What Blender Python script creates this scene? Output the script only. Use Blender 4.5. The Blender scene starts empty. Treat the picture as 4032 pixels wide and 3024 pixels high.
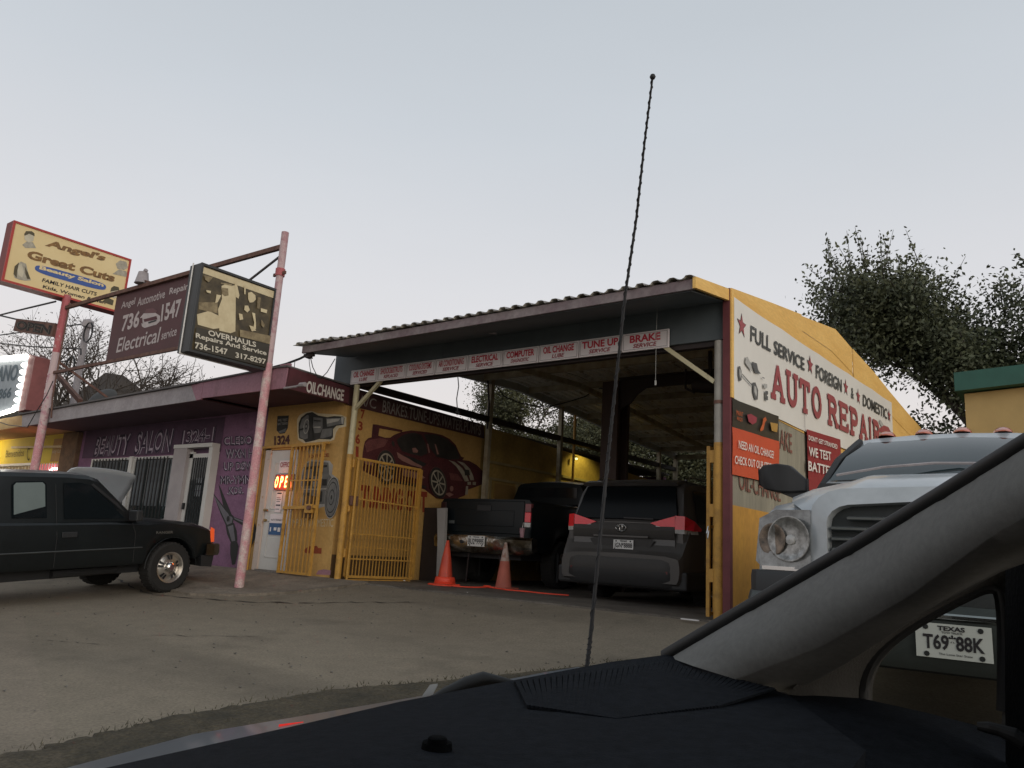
import bpy, math, random
import numpy as np
from mathutils import Vector, Matrix
random.seed(7)
R = math.radians
C = bpy.context.scene.collection
S = bpy.context.scene

# ---------------------------------------------------------------- camera
cam = bpy.data.cameras.new('camera'); camo = bpy.data.objects.new('camera', cam); C.objects.link(camo)
right = Vector((0.80041732, 0.59660337, 0.05827985)); upv = Vector((0.08002216, -0.20269795, 0.97596619)); fwd = Vector((-0.59407792, 0.77651656, 0.20998443))
camo.matrix_world = Matrix(((right.x, upv.x, -fwd.x, 0), (right.y, upv.y, -fwd.y, 0), (right.z, upv.z, -fwd.z, 0.62), (0, 0, 0, 1)))
cam.sensor_width = 36; cam.lens = 27.03; cam.clip_start = 0.02; cam.clip_end = 2000
S.camera = camo

# ---------------------------------------------------------------- sky at dusk
w = bpy.data.worlds.new('World'); S.world = w; w.use_nodes = True
nt = w.node_tree; nt.nodes.clear()
out = nt.nodes.new('ShaderNodeOutputWorld'); bg = nt.nodes.new('ShaderNodeBackground')
sky = nt.nodes.new('ShaderNodeTexSky'); sky.sky_type = 'NISHITA'; sky.sun_disc = False
SUN_EL, SUN_AZ = R(9), R(112)       # azimuth clockwise from +Y
sky.sun_elevation = SUN_EL; sky.sun_rotation = SUN_AZ; sky.air_density = 1.0; sky.dust_density = 4.0; sky.ozone_density = 1.5
geo = nt.nodes.new('ShaderNodeNewGeometry'); sep = nt.nodes.new('ShaderNodeSeparateXYZ')
tc = nt.nodes.new('ShaderNodeTexCoord')
nt.links.new(tc.outputs['Generated'], sep.inputs[0])
ramp = nt.nodes.new('ShaderNodeValToRGB')
nt.links.new(sep.outputs['Z'], ramp.inputs[0])
cr = ramp.color_ramp
# thin high overcast after sunset: warm grey near the horizon, cool grey overhead
stops = [(0.0, (8.9, 8.0, 7.7)), (0.16, (9.2, 8.5, 8.4)), (0.30, (8.5, 8.35, 8.7)), (0.50, (7.0, 7.35, 7.95)), (0.75, (5.5, 6.0, 6.6)), (1.0, (4.7, 5.2, 5.8))]
cr.elements[0].position = 0; cr.elements[0].color = (*stops[0][1], 1)
cr.elements[1].position = 1; cr.elements[1].color = (*stops[-1][1], 1)
for p, c in stops[1:-1]:
    e = cr.elements.new(p); e.color = (*c, 1)
mixc = nt.nodes.new('ShaderNodeMix'); mixc.data_type = 'RGBA'; mixc.inputs[0].default_value = 0.82
hs = nt.nodes.new('ShaderNodeHueSaturation'); hs.inputs['Saturation'].default_value = 0.5; hs.inputs['Value'].default_value = 1.0
nt.links.new(sky.outputs[0], hs.inputs['Color'])
nt.links.new(hs.outputs[0], mixc.inputs[6]); nt.links.new(ramp.outputs[0], mixc.inputs[7])
cn = nt.nodes.new('ShaderNodeTexNoise'); cn.inputs['Scale'].default_value = 2.2; cn.inputs['Detail'].default_value = 5; cmp_ = nt.nodes.new('ShaderNodeMapping'); cmp_.inputs['Scale'].default_value = (1, 1, 3.5)
nt.links.new(tc.outputs['Generated'], cmp_.inputs[0]); nt.links.new(cmp_.outputs[0], cn.inputs['Vector'])
cmr = nt.nodes.new('ShaderNodeMapRange'); cmr.inputs[1].default_value = .3; cmr.inputs[2].default_value = .7; cmr.inputs[3].default_value = .985; cmr.inputs[4].default_value = 1.015; nt.links.new(cn.outputs['Fac'], cmr.inputs[0])
cmx = nt.nodes.new('ShaderNodeMix'); cmx.data_type = 'RGBA'; cmx.blend_type = 'MULTIPLY'; cmx.inputs[0].default_value = 1; nt.links.new(mixc.outputs[2], cmx.inputs[6]); nt.links.new(cmr.outputs[0], cmx.inputs[7])
nt.links.new(cmx.outputs[2], bg.inputs[0]); bg.inputs[1].default_value = 0.105
nt.links.new(bg.outputs[0], out.inputs[0])

# ---------------------------------------------------------------- low, veiled sun
sl = bpy.data.lights.new('sun', 'SUN'); sl.energy = 1.15; sl.angle = R(50); sl.color = (1.0, 0.90, 0.78)
so = bpy.data.objects.new('sun', sl); C.objects.link(so)
d = Vector((math.sin(SUN_AZ) * math.cos(SUN_EL), math.cos(SUN_AZ) * math.cos(SUN_EL), math.sin(SUN_EL)))
so.rotation_euler = d.to_track_quat('Z', 'Y').to_euler()

S.view_settings.view_transform = 'Standard'; S.view_settings.look = 'None'
S.view_settings.exposure = 0.0; S.view_settings.gamma = 1.0; S.view_settings.use_curve_mapping = False
S.cycles.max_bounces = 9; S.cycles.diffuse_bounces = 7; S.cycles.transparent_max_bounces = 16
S.cycles.sample_clamp_indirect = 4.0

# ================================================================ helpers
def mat(name, col, rough=0.7, metal=0.0, var=0.25, scale=3.0, col2=None, bump=0.0, spec=0.5, stretch=None, detail=5, coat=0.0, fine=0.0, thr=None):
    m = bpy.data.materials.new(name); m.use_nodes = True
    n = m.node_tree; b = n.nodes['Principled BSDF']
    b.inputs['Roughness'].default_value = rough; b.inputs['Metallic'].default_value = metal
    b.inputs['Specular IOR Level'].default_value = spec; b.inputs['Coat Weight'].default_value = coat
    if coat: b.inputs['Coat Roughness'].default_value = 0.08
    if col2 is None: col2 = tuple(max(0, c * (1 - var)) for c in col)
    t = n.nodes.new('ShaderNodeTexCoord'); mp = n.nodes.new('ShaderNodeMapping')
    n.links.new(t.outputs['Object'], mp.inputs[0])
    if stretch: mp.inputs['Scale'].default_value = stretch
    nz = n.nodes.new('ShaderNodeTexNoise'); nz.inputs['Scale'].default_value = scale; nz.inputs['Detail'].default_value = detail; nz.inputs['Roughness'].default_value = 0.65
    n.links.new(mp.outputs[0], nz.inputs['Vector'])
    rp = n.nodes.new('ShaderNodeValToRGB')
    a, z = (0.32, 0.68) if thr is None else thr
    rp.color_ramp.elements[0].position = a; rp.color_ramp.elements[1].position = z
    rp.color_ramp.elements[0].color = (*col2, 1); rp.color_ramp.elements[1].color = (*col, 1)
    n.links.new(nz.outputs['Fac'], rp.inputs[0])
    last = rp.outputs[0]
    if fine:
        n2 = n.nodes.new('ShaderNodeTexNoise'); n2.inputs['Scale'].default_value = scale * 14; n2.inputs['Detail'].default_value = 3
        n.links.new(mp.outputs[0], n2.inputs['Vector'])
        mr = n.nodes.new('ShaderNodeMapRange'); mr.inputs[1].default_value = 0.3; mr.inputs[2].default_value = 0.7
        mr.inputs[3].default_value = 1 - fine; mr.inputs[4].default_value = 1 + fine
        n.links.new(n2.outputs['Fac'], mr.inputs[0])
        mx = n.nodes.new('ShaderNodeMix'); mx.data_type = 'RGBA'; mx.blend_type = 'MULTIPLY'; mx.inputs[0].default_value = 1
        n.links.new(last, mx.inputs[6]); n.links.new(mr.outputs[0], mx.inputs[7]); last = mx.outputs[2]
    n.links.new(last, b.inputs['Base Color'])
    if bump:
        bp = n.nodes.new('ShaderNodeBump'); bp.inputs['Strength'].default_value = bump; bp.inputs['Distance'].default_value = 0.02
        n3 = n.nodes.new('ShaderNodeTexNoise'); n3.inputs['Scale'].default_value = scale * 6; n3.inputs['Detail'].default_value = 6
        n.links.new(mp.outputs[0], n3.inputs['Vector'])
        n.links.new(n3.outputs['Fac'], bp.inputs['Height']); n.links.new(bp.outputs[0], b.inputs['Normal'])
    return m
def emit(name, col, strength):
    m = bpy.data.materials.new(name); m.use_nodes = True
    b = m.node_tree.nodes['Principled BSDF']; b.inputs['Base Color'].default_value = (*col, 1)
    b.inputs['Emission Color'].default_value = (*col, 1); b.inputs['Emission Strength'].default_value = strength
    return m
def glassmat(name, tint=(0.5, 0.55, 0.55), amt=0.5, gl=0.08):
    m = bpy.data.materials.new(name); m.use_nodes = True; n = m.node_tree; n.nodes.clear()
    o = n.nodes.new('ShaderNodeOutputMaterial'); tr = n.nodes.new('ShaderNodeBsdfTransparent'); g = n.nodes.new('ShaderNodeBsdfGlossy')
    tr.inputs[0].default_value = (*tint, 1); g.inputs['Roughness'].default_value = 0.03
    fr = n.nodes.new('ShaderNodeFresnel'); fr.inputs[0].default_value = 1.45
    mx = n.nodes.new('ShaderNodeMixShader'); n.links.new(fr.outputs[0], mx.inputs[0]); n.links.new(tr.outputs[0], mx.inputs[1]); n.links.new(g.outputs[0], mx.inputs[2])
    n.links.new(mx.outputs[0], o.inputs[0]); return m

ORG = {}     # world origin of every object built in world coordinates (None = local frame)
class MB:
    def __init__(s): s.v = []; s.f = []; s.m = []; s.mats = []
    def mi(s, m):
        if m is None: return 0
        if m not in s.mats: s.mats.append(m)
        return s.mats.index(m)
    def add(s, vs, fs, m=None):
        b = len(s.v); k = s.mi(m)
        s.v += [tuple(p) for p in vs]
        for f in fs: s.f.append(tuple(i + b for i in f)); s.m.append(k)
        return s
    def box(s, lo, hi, m=None):
        x0, y0, z0 = lo; x1, y1, z1 = hi
        return s.add([(x0,y0,z0),(x1,y0,z0),(x1,y1,z0),(x0,y1,z0),(x0,y0,z1),(x1,y0,z1),(x1,y1,z1),(x0,y1,z1)],
                     [(0,3,2,1),(4,5,6,7),(0,1,5,4),(1,2,6,5),(2,3,7,6),(3,0,4,7)], m)
    def obox(s, c, ax, m=None):
        c = Vector(c); a, b_, d_ = [Vector(q) for q in ax]     # half axes
        pts = [c - a - b_ - d_, c + a - b_ - d_, c + a + b_ - d_, c - a + b_ - d_, c - a - b_ + d_, c + a - b_ + d_, c + a + b_ + d_, c - a + b_ + d_]
        return s.add(pts, [(0,3,2,1),(4,5,6,7),(0,1,5,4),(1,2,6,5),(2,3,7,6),(3,0,4,7)], m)
    def bar(s, a, b, wd, hd, m=None, up=(0,0,1)):
        a, b = Vector(a), Vector(b); t = (b - a); L = t.length; t.normalize(); u = Vector(up)
        if abs(t.dot(u)) > .95: u = Vector((0,1,0))
        sd = t.cross(u).normalized(); u = sd.cross(t).normalized()
        return s.obox((a + b) / 2, (t * L / 2, sd * wd / 2, u * hd / 2), m)
    def tube(s, pts, r, n=8, m=None, cap=True):
        pts = [Vector(p) for p in pts]; k = len(pts); rs = r if isinstance(r, (list, tuple)) else [r] * k
        vs = []; u = None
        for i, p in enumerate(pts):
            t = (pts[min(i + 1, k - 1)] - pts[max(i - 1, 0)])
            if t.length < 1e-9: t = Vector((0,0,1))
            t.normalize()
            if u is None:
                u = Vector((0,0,1)) if abs(t.z) < .9 else Vector((1,0,0))
            u = (u - t * u.dot(t))
            if u.length < 1e-6: u = Vector((0,1,0))
            u.normalize(); q = t.cross(u)
            for j in range(n):
                a = 2 * math.pi * j / n; vs.append(p + (u * math.cos(a) + q * math.sin(a)) * rs[i])
        fs = [(i*n+j, i*n+(j+1) % n, (i+1)*n+(j+1) % n, (i+1)*n+j) for i in range(k-1) for j in range(n)]
        if cap: fs += [tuple(range(n))[::-1], tuple((k-1)*n + j for j in range(n))]
        return s.add(vs, fs, m)
    def lathe(s, prof, c, axis, n=24, m=None):     # prof: (radius, height)
        c = Vector(c); t = Vector(axis).normalized(); u = Vector((0,0,1)) if abs(t.z) < .9 else Vector((1,0,0))
        u = (u - t * u.dot(t)).normalized(); q = t.cross(u); vs = []
        for r_, h in prof:
            for j in range(n):
                a = 2 * math.pi * j / n; vs.append(c + t * h + (u * math.cos(a) + q * math.sin(a)) * r_)
        k = len(prof)
        return s.add(vs, [(i*n+j, i*n+(j+1) % n, (i+1)*n+(j+1) % n, (i+1)*n+j) for i in range(k-1) for j in range(n)], m)
    def prism(s, poly, vec, m=None):
        p = [Vector(q) for q in poly]; v = Vector(vec); n = len(p)
        return s.add(p + [q + v for q in p], [tuple(range(n)), tuple(range(2*n-1, n-1, -1))] + [(i, i + n, (i+1) % n + n, (i+1) % n) for i in range(n)], m)
    def face(s, poly, off=(0,0,0), m=None):
        o = Vector(off); return s.add([Vector(q) + o for q in poly], [tuple(range(len(poly)))], m)
    def loft(s, rings, m=None, closed=False, caps=False):
        n = len(rings[0]); vs = [p for r_ in rings for p in r_]; e = n if closed else n - 1
        fs = [(i*n+j, i*n+(j+1) % n, (i+1)*n+(j+1) % n, (i+1)*n+j) for i in range(len(rings)-1) for j in range(e)]
        if caps: fs += [tuple(range(n)), tuple((len(rings)-1)*n + j for j in range(n))[::-1]]
        return s.add(vs, fs, m)
    def build(s, name, m=None, parent=None, smooth=0, bevel=0, kind=None, solid=0):
        me = bpy.data.meshes.new(name)
        o = bpy.data.objects.new(name, me)
        vs = [Vector(p) for p in s.v]
        if parent is not None and ORG.get(parent.name) is None:
            org = None
        else:
            lo = [min(p[i] for p in vs) for i in range(3)]; hi = [max(p[i] for p in vs) for i in range(3)]
            org = Vector(((lo[0]+hi[0])/2, (lo[1]+hi[1])/2, lo[2] if parent is None else (lo[2]+hi[2])/2))
            vs = [p - org for p in vs]
        me.from_pydata(vs, [], s.f)
        ms = s.mats if s.mats else [m]
        for q in ms: me.materials.append(q if q else m)
        if len(ms) > 1: me.polygons.foreach_set('material_index', s.m)
        if smooth:
            me.polygons.foreach_set('use_smooth', [True] * len(me.polygons)); me.set_sharp_from_angle(angle=R(smooth))
        C.objects.link(o)
        if parent is not None:
            o.parent = parent
            if org is not None: o.location = org - ORG[parent.name]
        else: o.location = org
        ORG[o.name] = org
        if bevel:
            bv = o.modifiers.new('bevel', 'BEVEL'); bv.width = bevel; bv.segments = 2; bv.limit_method = 'ANGLE'
        if solid:
            sd = o.modifiers.new('solid', 'SOLIDIFY'); sd.thickness = solid; sd.offset = -1
        if kind: o['kind'] = kind
        return o
def thing(name, label, cat, loc, group=None, rot=None):
    o = bpy.data.objects.new(name, None); C.objects.link(o); o.location = loc; o.empty_display_size = .2
    o['label'] = label; o['category'] = cat
    if group: o['group'] = group
    if rot is not None: o.rotation_euler = rot; ORG[o.name] = None
    else: ORG[o.name] = Vector(loc)
    return o
def tag(o, label, cat, group=None):
    o['label'] = label; o['category'] = cat
    if group: o['group'] = group
    return o
_tc = {}
def glyphs(s, bold=0.0):
    key = (s, bold)
    if key in _tc: return _tc[key]
    cu = bpy.data.curves.new('t', 'FONT'); cu.body = s; cu.resolution_u = 3; cu.offset = bold; cu.fill_mode = 'FRONT' if hasattr(cu, 'fill_mode') else cu.fill_mode
    o = bpy.data.objects.new('t', cu); C.objects.link(o)
    me = bpy.data.meshes.new_from_object(o.evaluated_get(bpy.context.evaluated_depsgraph_get()))
    v = np.array([tuple(p.co) for p in me.vertices]); f = [tuple(p.vertices) for p in me.polygons]
    lo = v.min(0); hi = v.max(0); v = (v[:, :2] - lo[:2]) / (hi[:2] - lo[:2])
    bpy.data.objects.remove(o); bpy.data.curves.remove(cu); bpy.data.meshes.remove(me)
    _tc[key] = (v, f); return v, f
def put_text(mb, s, bl, br, tl, n, m=None, off=.004, bold=0.0, slant=0.0, depth=0):
    """fit the text into the parallelogram bl-br-tl, lifted off the surface along n"""
    v, f = glyphs(s, bold); bl, br, tl, n = Vector(bl), Vector(br), Vector(tl), Vector(n)
    U = br - bl; V = tl - bl
    if slant: U = U * (1 - slant * V.length / U.length)
    k = slant * V.length
    un = U.normalized()
    pts = [bl + U * a + V * b + un * (k * b) + n * off for a, b in v]
    mb.add(pts, f, m); return mb
def text(s, bl, br, tl, n, m, parent, name='lettering', **kw):
    mb = MB(); put_text(mb, s, bl, br, tl, n, m, **kw); return mb.build(name, m, parent)
def slab_text(mb, s, bl, br, tl, n, m=None, off=.004, wt=.15):
    """heavy slab-serif capitals drawn as strokes in a 0..1 cell"""
    O = [(.5+.36*math.cos(2*math.pi*k/20), .5+.42*math.sin(2*math.pi*k/20)) for k in range(21)]
    arc = lambda cx, cy, rx, ry, a0, a1, k=9: [(cx+rx*math.cos(R(a0+(a1-a0)*i/k)), cy+ry*math.sin(R(a0+(a1-a0)*i/k))) for i in range(k+1)]
    G = {'A': [[(.14,.06),(.5,.94)],[(.5,.94),(.86,.06)],[(.27,.34),(.73,.34)],[(-.01,.05),(.31,.05)],[(.69,.05),(1.01,.05)]],
         'U': [[(.2,.94),(.2,.4)]+arc(.5,.38,.30,.30,180,360)+[(.8,.4),(.8,.94)],[(.03,.95),(.37,.95)],[(.63,.95),(.97,.95)]],
         'T': [[(.5,.9),(.5,.06)],[(.06,.93),(.94,.93)],[(.10,.93),(.10,.72)],[(.90,.93),(.90,.72)],[(.32,.05),(.68,.05)]],
         'O': [O], 'R': [[(.2,.05),(.2,.95)],[(.2,.93),(.5,.93)]+arc(.55,.715,.26,.215,90,-90)+[(.2,.5)],[(.5,.5),(.86,.06)],[(.03,.05),(.37,.05)],[(.03,.95),(.3,.95)],[(.74,.05),(1.0,.05)]],
         'E': [[(.2,.05),(.2,.95)],[(.03,.93),(.9,.93)],[(.03,.06),(.92,.06)],[(.2,.5),(.66,.5)],[(.88,.93),(.88,.74)],[(.90,.06),(.90,.27)],[(.66,.6),(.66,.4)]],
         'P': [[(.24,.05),(.24,.95)],[(.24,.93),(.52,.93)]+arc(.58,.70,.28,.235,90,-90)+[(.24,.465)],[(.05,.05),(.45,.05)],[(.05,.95),(.3,.95)]],
         'I': [[(.5,.05),(.5,.95)],[(.28,.05),(.72,.05)],[(.28,.95),(.72,.95)]]}
    W = {'I': .5, 'T': .95}
    tot = sum(W.get(c, 1.0) for c in s) + .12*(len(s)-1); x = 0; bl, n = Vector(bl), Vector(n); U = (Vector(br)-bl)/tot; V = Vector(tl)-bl; z = off; asp = V.length/U.length
    for c in s:
        for st in G[c]:
            k = len(st)
            for i in range(k-1):
                p, q = Vector((st[i][0]*W.get(c,1.0), st[i][1]*asp)), Vector((st[i+1][0]*W.get(c,1.0), st[i+1][1]*asp)); t = (q-p).normalized(); h = Vector((-t.y, t.x))*wt*.62*(1 if k > 2 or abs(t.y) > .5 else .8)
                e = t*.03
                mb.add([bl+U*(x+a.x)+V*(a.y/asp)+n*z for a in (p-e-h, q+e-h, q+e+h, p-e+h)], [(0,1,2,3)], m); z += .0002
        x += W.get(c, 1.0) + .12
    return mb
def lay(mb, polys, n, start=.002, step=.0015):     # painted layers on a wall, each a hair above the last
    n = Vector(n); d_ = start
    for poly, m in polys:
        mb.face(poly, n * d_, m); d_ += step
    return mb
def ell(c, a, b, k=20, a0=0, a1=360):      # ellipse polygon from centre and two half axis vectors
    c, a, b = Vector(c), Vector(a), Vector(b); full = abs(a1 - a0 - 360) < 1e-6
    return [c + a * math.cos(R(a0 + (a1-a0) * i / (k if full else k-1))) + b * math.sin(R(a0 + (a1-a0) * i / (k if full else k-1))) for i in range(k)]
PX_, NY, PZ_ = Vector((1,0,0)), Vector((0,-1,0)), Vector((0,0,1))

# ================================================================ materials
M = {}
M['asphalt'] = mat('asphalt', (.235,.197,.145), .97, scale=.16, col2=(.160,.130,.092), bump=.0, detail=3, thr=(.3,.7), fine=0)
def _asphalt(m):
    n = m.node_tree; b = n.nodes['Principled BSDF']; base = b.inputs['Base Color'].links[0].from_socket
    t = n.nodes.new('ShaderNodeTexCoord')
    def noise(scale, rot, st, detail, a, z, lo, hi):
        mp = n.nodes.new('ShaderNodeMapping'); mp.inputs['Rotation'].default_value = (0, 0, rot); mp.inputs['Scale'].default_value = st; n.links.new(t.outputs['Object'], mp.inputs[0])
        q = n.nodes.new('ShaderNodeTexNoise'); q.inputs['Scale'].default_value = scale; q.inputs['Detail'].default_value = detail; n.links.new(mp.outputs[0], q.inputs['Vector'])
        r = n.nodes.new('ShaderNodeMapRange'); r.inputs[1].default_value = a; r.inputs[2].default_value = z; r.inputs[3].default_value = lo; r.inputs[4].default_value = hi; n.links.new(q.outputs['Fac'], r.inputs[0]); return r.outputs[0], q
    cur = base
    for args in ((.55, R(-68), (.22, 1.3, 1), 5, .48, .70, 1.0, .58), (1.3, 0, (1, 1, 1), 6, .58, .74, 1.0, .74), (5, .4, (1, 1, 1), 6, .3, .7, .93, 1.07), (55, 0, (1, 1, 1), 3, .3, .7, .80, 1.20), (160, 0, (1, 1, 1), 2, .62, .74, 1.0, 1.5)):
        o, q = noise(*args); mx = n.nodes.new('ShaderNodeMix'); mx.data_type = 'RGBA'; mx.blend_type = 'MULTIPLY'; mx.inputs[0].default_value = 1
        n.links.new(cur, mx.inputs[6]); n.links.new(o, mx.inputs[7]); cur = mx.outputs[2]
        if args[0] == 55:
            bp = n.nodes.new('ShaderNodeBump'); bp.inputs['Strength'].default_value = .35; bp.inputs['Distance'].default_value = .008; n.links.new(q.outputs['Fac'], bp.inputs['Height']); n.links.new(bp.outputs[0], b.inputs['Normal'])
    n.links.new(cur, b.inputs['Base Color'])
_asphalt(M['asphalt'])
M['slab'] = mat('concrete_slab', (.25,.21,.165), .9, scale=2, col2=(.13,.11,.085), bump=.4, fine=.2)
M['dirt'] = mat('verge_dirt', (.085,.068,.042), 1, scale=4, col2=(.035,.030,.018), bump=1, fine=.4)
M['grass'] = mat('dry_grass', (.10,.083,.045), .9, scale=2, col2=(.04,.038,.02))
M['yellow'] = mat('yellow_paint', (.54,.33,.11), .75, scale=1.6, col2=(.42,.25,.075), bump=.15, fine=.08)
M['yellow_side'] = mat('yellow_plywood', (.86,.55,.17), .7, scale=1.2, col2=(.74,.43,.11), bump=.2, stretch=(1,.5,3), fine=.08)
M['orange_side'] = mat('ochre_plywood', (.62,.32,.05), .75, scale=1.5, col2=(.48,.24,.045), bump=.2, stretch=(1,1,.6), fine=.08)
M['yellow_metal'] = mat('yellow_metal', (.50,.27,.05), .6, scale=7, col2=(.27,.14,.035), thr=(.25,.5), fine=.1)
M['cream_metal'] = mat('cream_metal', (.52,.47,.30), .5, scale=6, col2=(.33,.27,.16), thr=(.25,.45))
M['rust'] = mat('rusty_steel', (.19,.10,.075), .85, scale=8, col2=(.09,.045,.035), bump=.3)
M['dark_steel'] = mat('dark_steel', (.035,.025,.025), .6, scale=4)
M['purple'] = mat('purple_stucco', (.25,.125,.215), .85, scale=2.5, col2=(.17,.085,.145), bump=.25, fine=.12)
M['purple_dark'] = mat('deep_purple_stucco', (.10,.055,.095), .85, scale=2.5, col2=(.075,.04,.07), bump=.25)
M['pink'] = mat('pink_pole_paint', (.56,.27,.29), .65, scale=4, col2=(.60,.48,.45), thr=(.40,.52), fine=.18)
M['pink_red'] = mat('red_pole_paint', (.42,.10,.11), .6, scale=7, col2=(.5,.33,.33), thr=(.34,.42), fine=.1)
M['fascia_grey'] = mat('fascia_grey', (.36,.33,.34), .8, scale=2, col2=(.26,.235,.24), fine=.1)
M['fascia_pink'] = mat('fascia_pink', (.33,.17,.21), .8, scale=2.5, col2=(.22,.12,.14), thr=(.3,.5), fine=.1)
M['maroon'] = mat('maroon_paint', (.10,.022,.03), .7, scale=3, col2=(.06,.018,.022))
M['soffit'] = mat('soffit_wood', (.085,.045,.06), .9, scale=3)
M['roofing'] = mat('grey_roofing', (.13,.12,.12), .9, scale=2)
M['panel'] = mat('slate_fascia_panel', (.095,.115,.125), .55, scale=1.5, col2=(.07,.085,.095))
M['corr'] = mat('corrugated_sheet', (.30,.28,.27), .55, metal=.3, scale=1.5, col2=(.17,.14,.12), fine=.12)
M['corr_in'] = mat('ceiling_sheet', (.82,.80,.72), .7, scale=3.5, col2=(.40,.34,.24), stretch=(1.6,.7,1), thr=(.36,.46), fine=.15)
M['purlin'] = mat('purlin_paint', (.48,.44,.32), .7, scale=4, col2=(.28,.22,.14))
M['white'] = mat('white_board', (.74,.72,.70), .5, scale=2, var=.08)
M['banner'] = mat('white_vinyl', (.80,.77,.71), .45, scale=1.2, col2=(.74,.71,.65))
M['door_white'] = mat('white_door_paint', (.60,.59,.56), .5, scale=2, var=.12)
M['door_frame'] = mat('peeling_frame', (.55,.46,.40), .6, scale=8, col2=(.40,.24,.12), thr=(.3,.42))
M['red_letter'] = mat('red_print', (.50,.02,.045), .5, var=.1)
M['dred_letter'] = mat('dark_red_print', (.33,.04,.06), .5, var=.15)
M['banner_red'] = mat('banner_red_print', (.36,.075,.08), .5, var=.12)
M['banner_dark'] = mat('banner_dark_print', (.07,.07,.065), .5, var=.1)
M['black'] = mat('black_paint', (.018,.018,.02), .6)
M['black_letter'] = mat('black_letter', (.025,.02,.025), .7)
M['white_letter'] = mat('white_letter_paint', (.62,.58,.54), .7, scale=12, col2=(.40,.34,.30), thr=(.3,.45))
M['grey_letter'] = mat('worn_letter_paint', (.27,.24,.215), .8, scale=12, col2=(.13,.10,.085), thr=(.35,.5))
M['lilac_letter'] = mat('pale_lilac_outline', (.50,.42,.50), .8, var=.3, scale=8)
M['glass_dark'] = mat('dark_glass', (.008,.011,.013), .07, spec=.32, var=.05)
M['privacy_glass'] = mat('privacy_glass', (.004,.005,.006), .12, spec=.12, var=.1)
M['glass_shop'] = mat('shop_glass', (.03,.04,.04), .08, spec=.5, scale=1.5)
M['chrome'] = mat('chrome', (.72,.72,.72), .16, metal=1, var=.1)
M['alu'] = mat('machined_alloy', (.78,.74,.68), .30, metal=.9, var=.12, scale=8)
M['tyre'] = mat('tyre_rubber', (.020,.019,.018), .85, scale=12)
M['plastic'] = mat('black_plastic', (.022,.023,.025), .6, scale=6)
M['red_lens'] = mat('red_lens', (.80,.012,.035), .12, coat=.6, var=.2, scale=6)
M['clear_lens'] = mat('clear_lens', (.55,.55,.54), .12, coat=.6, var=.4, scale=18)
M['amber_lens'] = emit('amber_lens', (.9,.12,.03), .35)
M['plate'] = mat('plate_white', (.62,.62,.60), .4, var=.05)
M['concrete'] = mat('concrete', (.20,.18,.16), .9, scale=3, fine=.2)
print('base ok')
# ================================================================ ground
def gz(x, y):
    pts = [(-40, -.60), (-3, -.60), (0, -.56), (2, -.50), (4.4, -.38), (6.3, -.26), (7.2, -.12), (8.0, -.01), (8.2, 0.0), (400, 0.0)]
    for (a, za), (b, zb) in zip(pts, pts[1:]):
        if y <= b:
            t = min(1, max(0, (y - a) / (b - a))); z = za + (zb - za) * t; break
    return z - .01
xs = [-400, -200, -100, -60, -40] + [-30 + .5 * i for i in range(80)] + [12, 20, 40, 100, 200, 400]
ys = [-400, -150, -60, -30, -12] + [-6 + .35 * i for i in range(60)] + [18, 25, 40, 80, 150, 400]
mb = MB(); rr = random.Random(3)
mb.v = [(x, y, gz(x, y) + (rr.uniform(-.006, .006) if -20 < x < 5 and -4 < y < 8 else 0)) for y in ys for x in xs]
nx = len(xs); mb.f = [(j*nx+i, j*nx+i+1, (j+1)*nx+i+1, (j+1)*nx+i) for j in range(len(ys)-1) for i in range(nx-1)]; mb.m = [0] * len(mb.f)
mb.build('ground', M['asphalt'], kind='structure', smooth=40)

# concrete apron in front of the office, cracked edge
sl_pts = [(-14.6, 8.2), (-14.3, 7.15), (-12.6, 7.05), (-11.7, 6.75), (-10.9, 6.3), (-10.2, 6.25), (-9.5, 6.55), (-9.0, 7.0), (-8.7, 7.6), (-8.75, 8.2)]
mb = MB(); n = len(sl_pts); top = [(x, y, max(gz(x, y) + .035, -.06 if y > 7 else gz(x, y) + .03)) for x, y in sl_pts]
mb.add(top + [(x, y, -.6) for x, y in sl_pts], [tuple(range(n))[::-1]] + [(i, (i+1) % n, (i+1) % n + n, i + n) for i in range(n)])
mb.build('concrete_apron', M['slab'], kind='structure')
# garage floor slab
mb = MB().box((-9.55, 8.15, -.3), (-3.2, 20.5, .004)); mb.build('garage_floor', mat('oily_floor', (.17,.15,.125), .7, scale=1.5, col2=(.07,.06,.05), fine=.2), kind='structure')
# curved dark oil streaks and seams on the lot
def ribbon(pts, wd, z=.006):
    vs = []; pts = [Vector((x, y, 0)) for x, y in pts]
    for i, p in enumerate(pts):
        t = (pts[min(i+1, len(pts)-1)] - pts[max(0, i-1)]).normalized(); q = Vector((-t.y, t.x, 0)); ww = wd * (.6 + .5 * math.sin(i * 1.9))
        for k in (-1, 1):
            v = p + q * k * ww / 2; vs.append((v.x, v.y, gz(v.x, v.y) + z))
    return vs, [(2*i, 2*i+1, 2*i+3, 2*i+2) for i in range(len(pts)-1)]
M['seam'] = mat('tar_seam', (.03,.027,.024), .8, scale=6)
mb = MB(); rr = random.Random(5)
for (x0, y0, x1, y1, wd) in [(-14.2, 6.95, -10.6, 5.9, .04), (-10.6, 5.9, -8.3, 6.6, .045), (-8.3, 6.6, -6.9, 7.4, .03), (-7.4, 4.2, -6.6, 4.9, .015), (-7.9, 3.3, -7.2, 3.6, .012)]:
    pp = [(x0 + (x1-x0)*i/16 + rr.uniform(-.04, .04), y0 + (y1-y0)*i/16 + rr.uniform(-.04, .04)) for i in range(17)]
    v, f = ribbon(pp, wd, .008); mb.add(v, f)
mb.build('asphalt_cracks', M['seam'], kind='structure')

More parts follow.
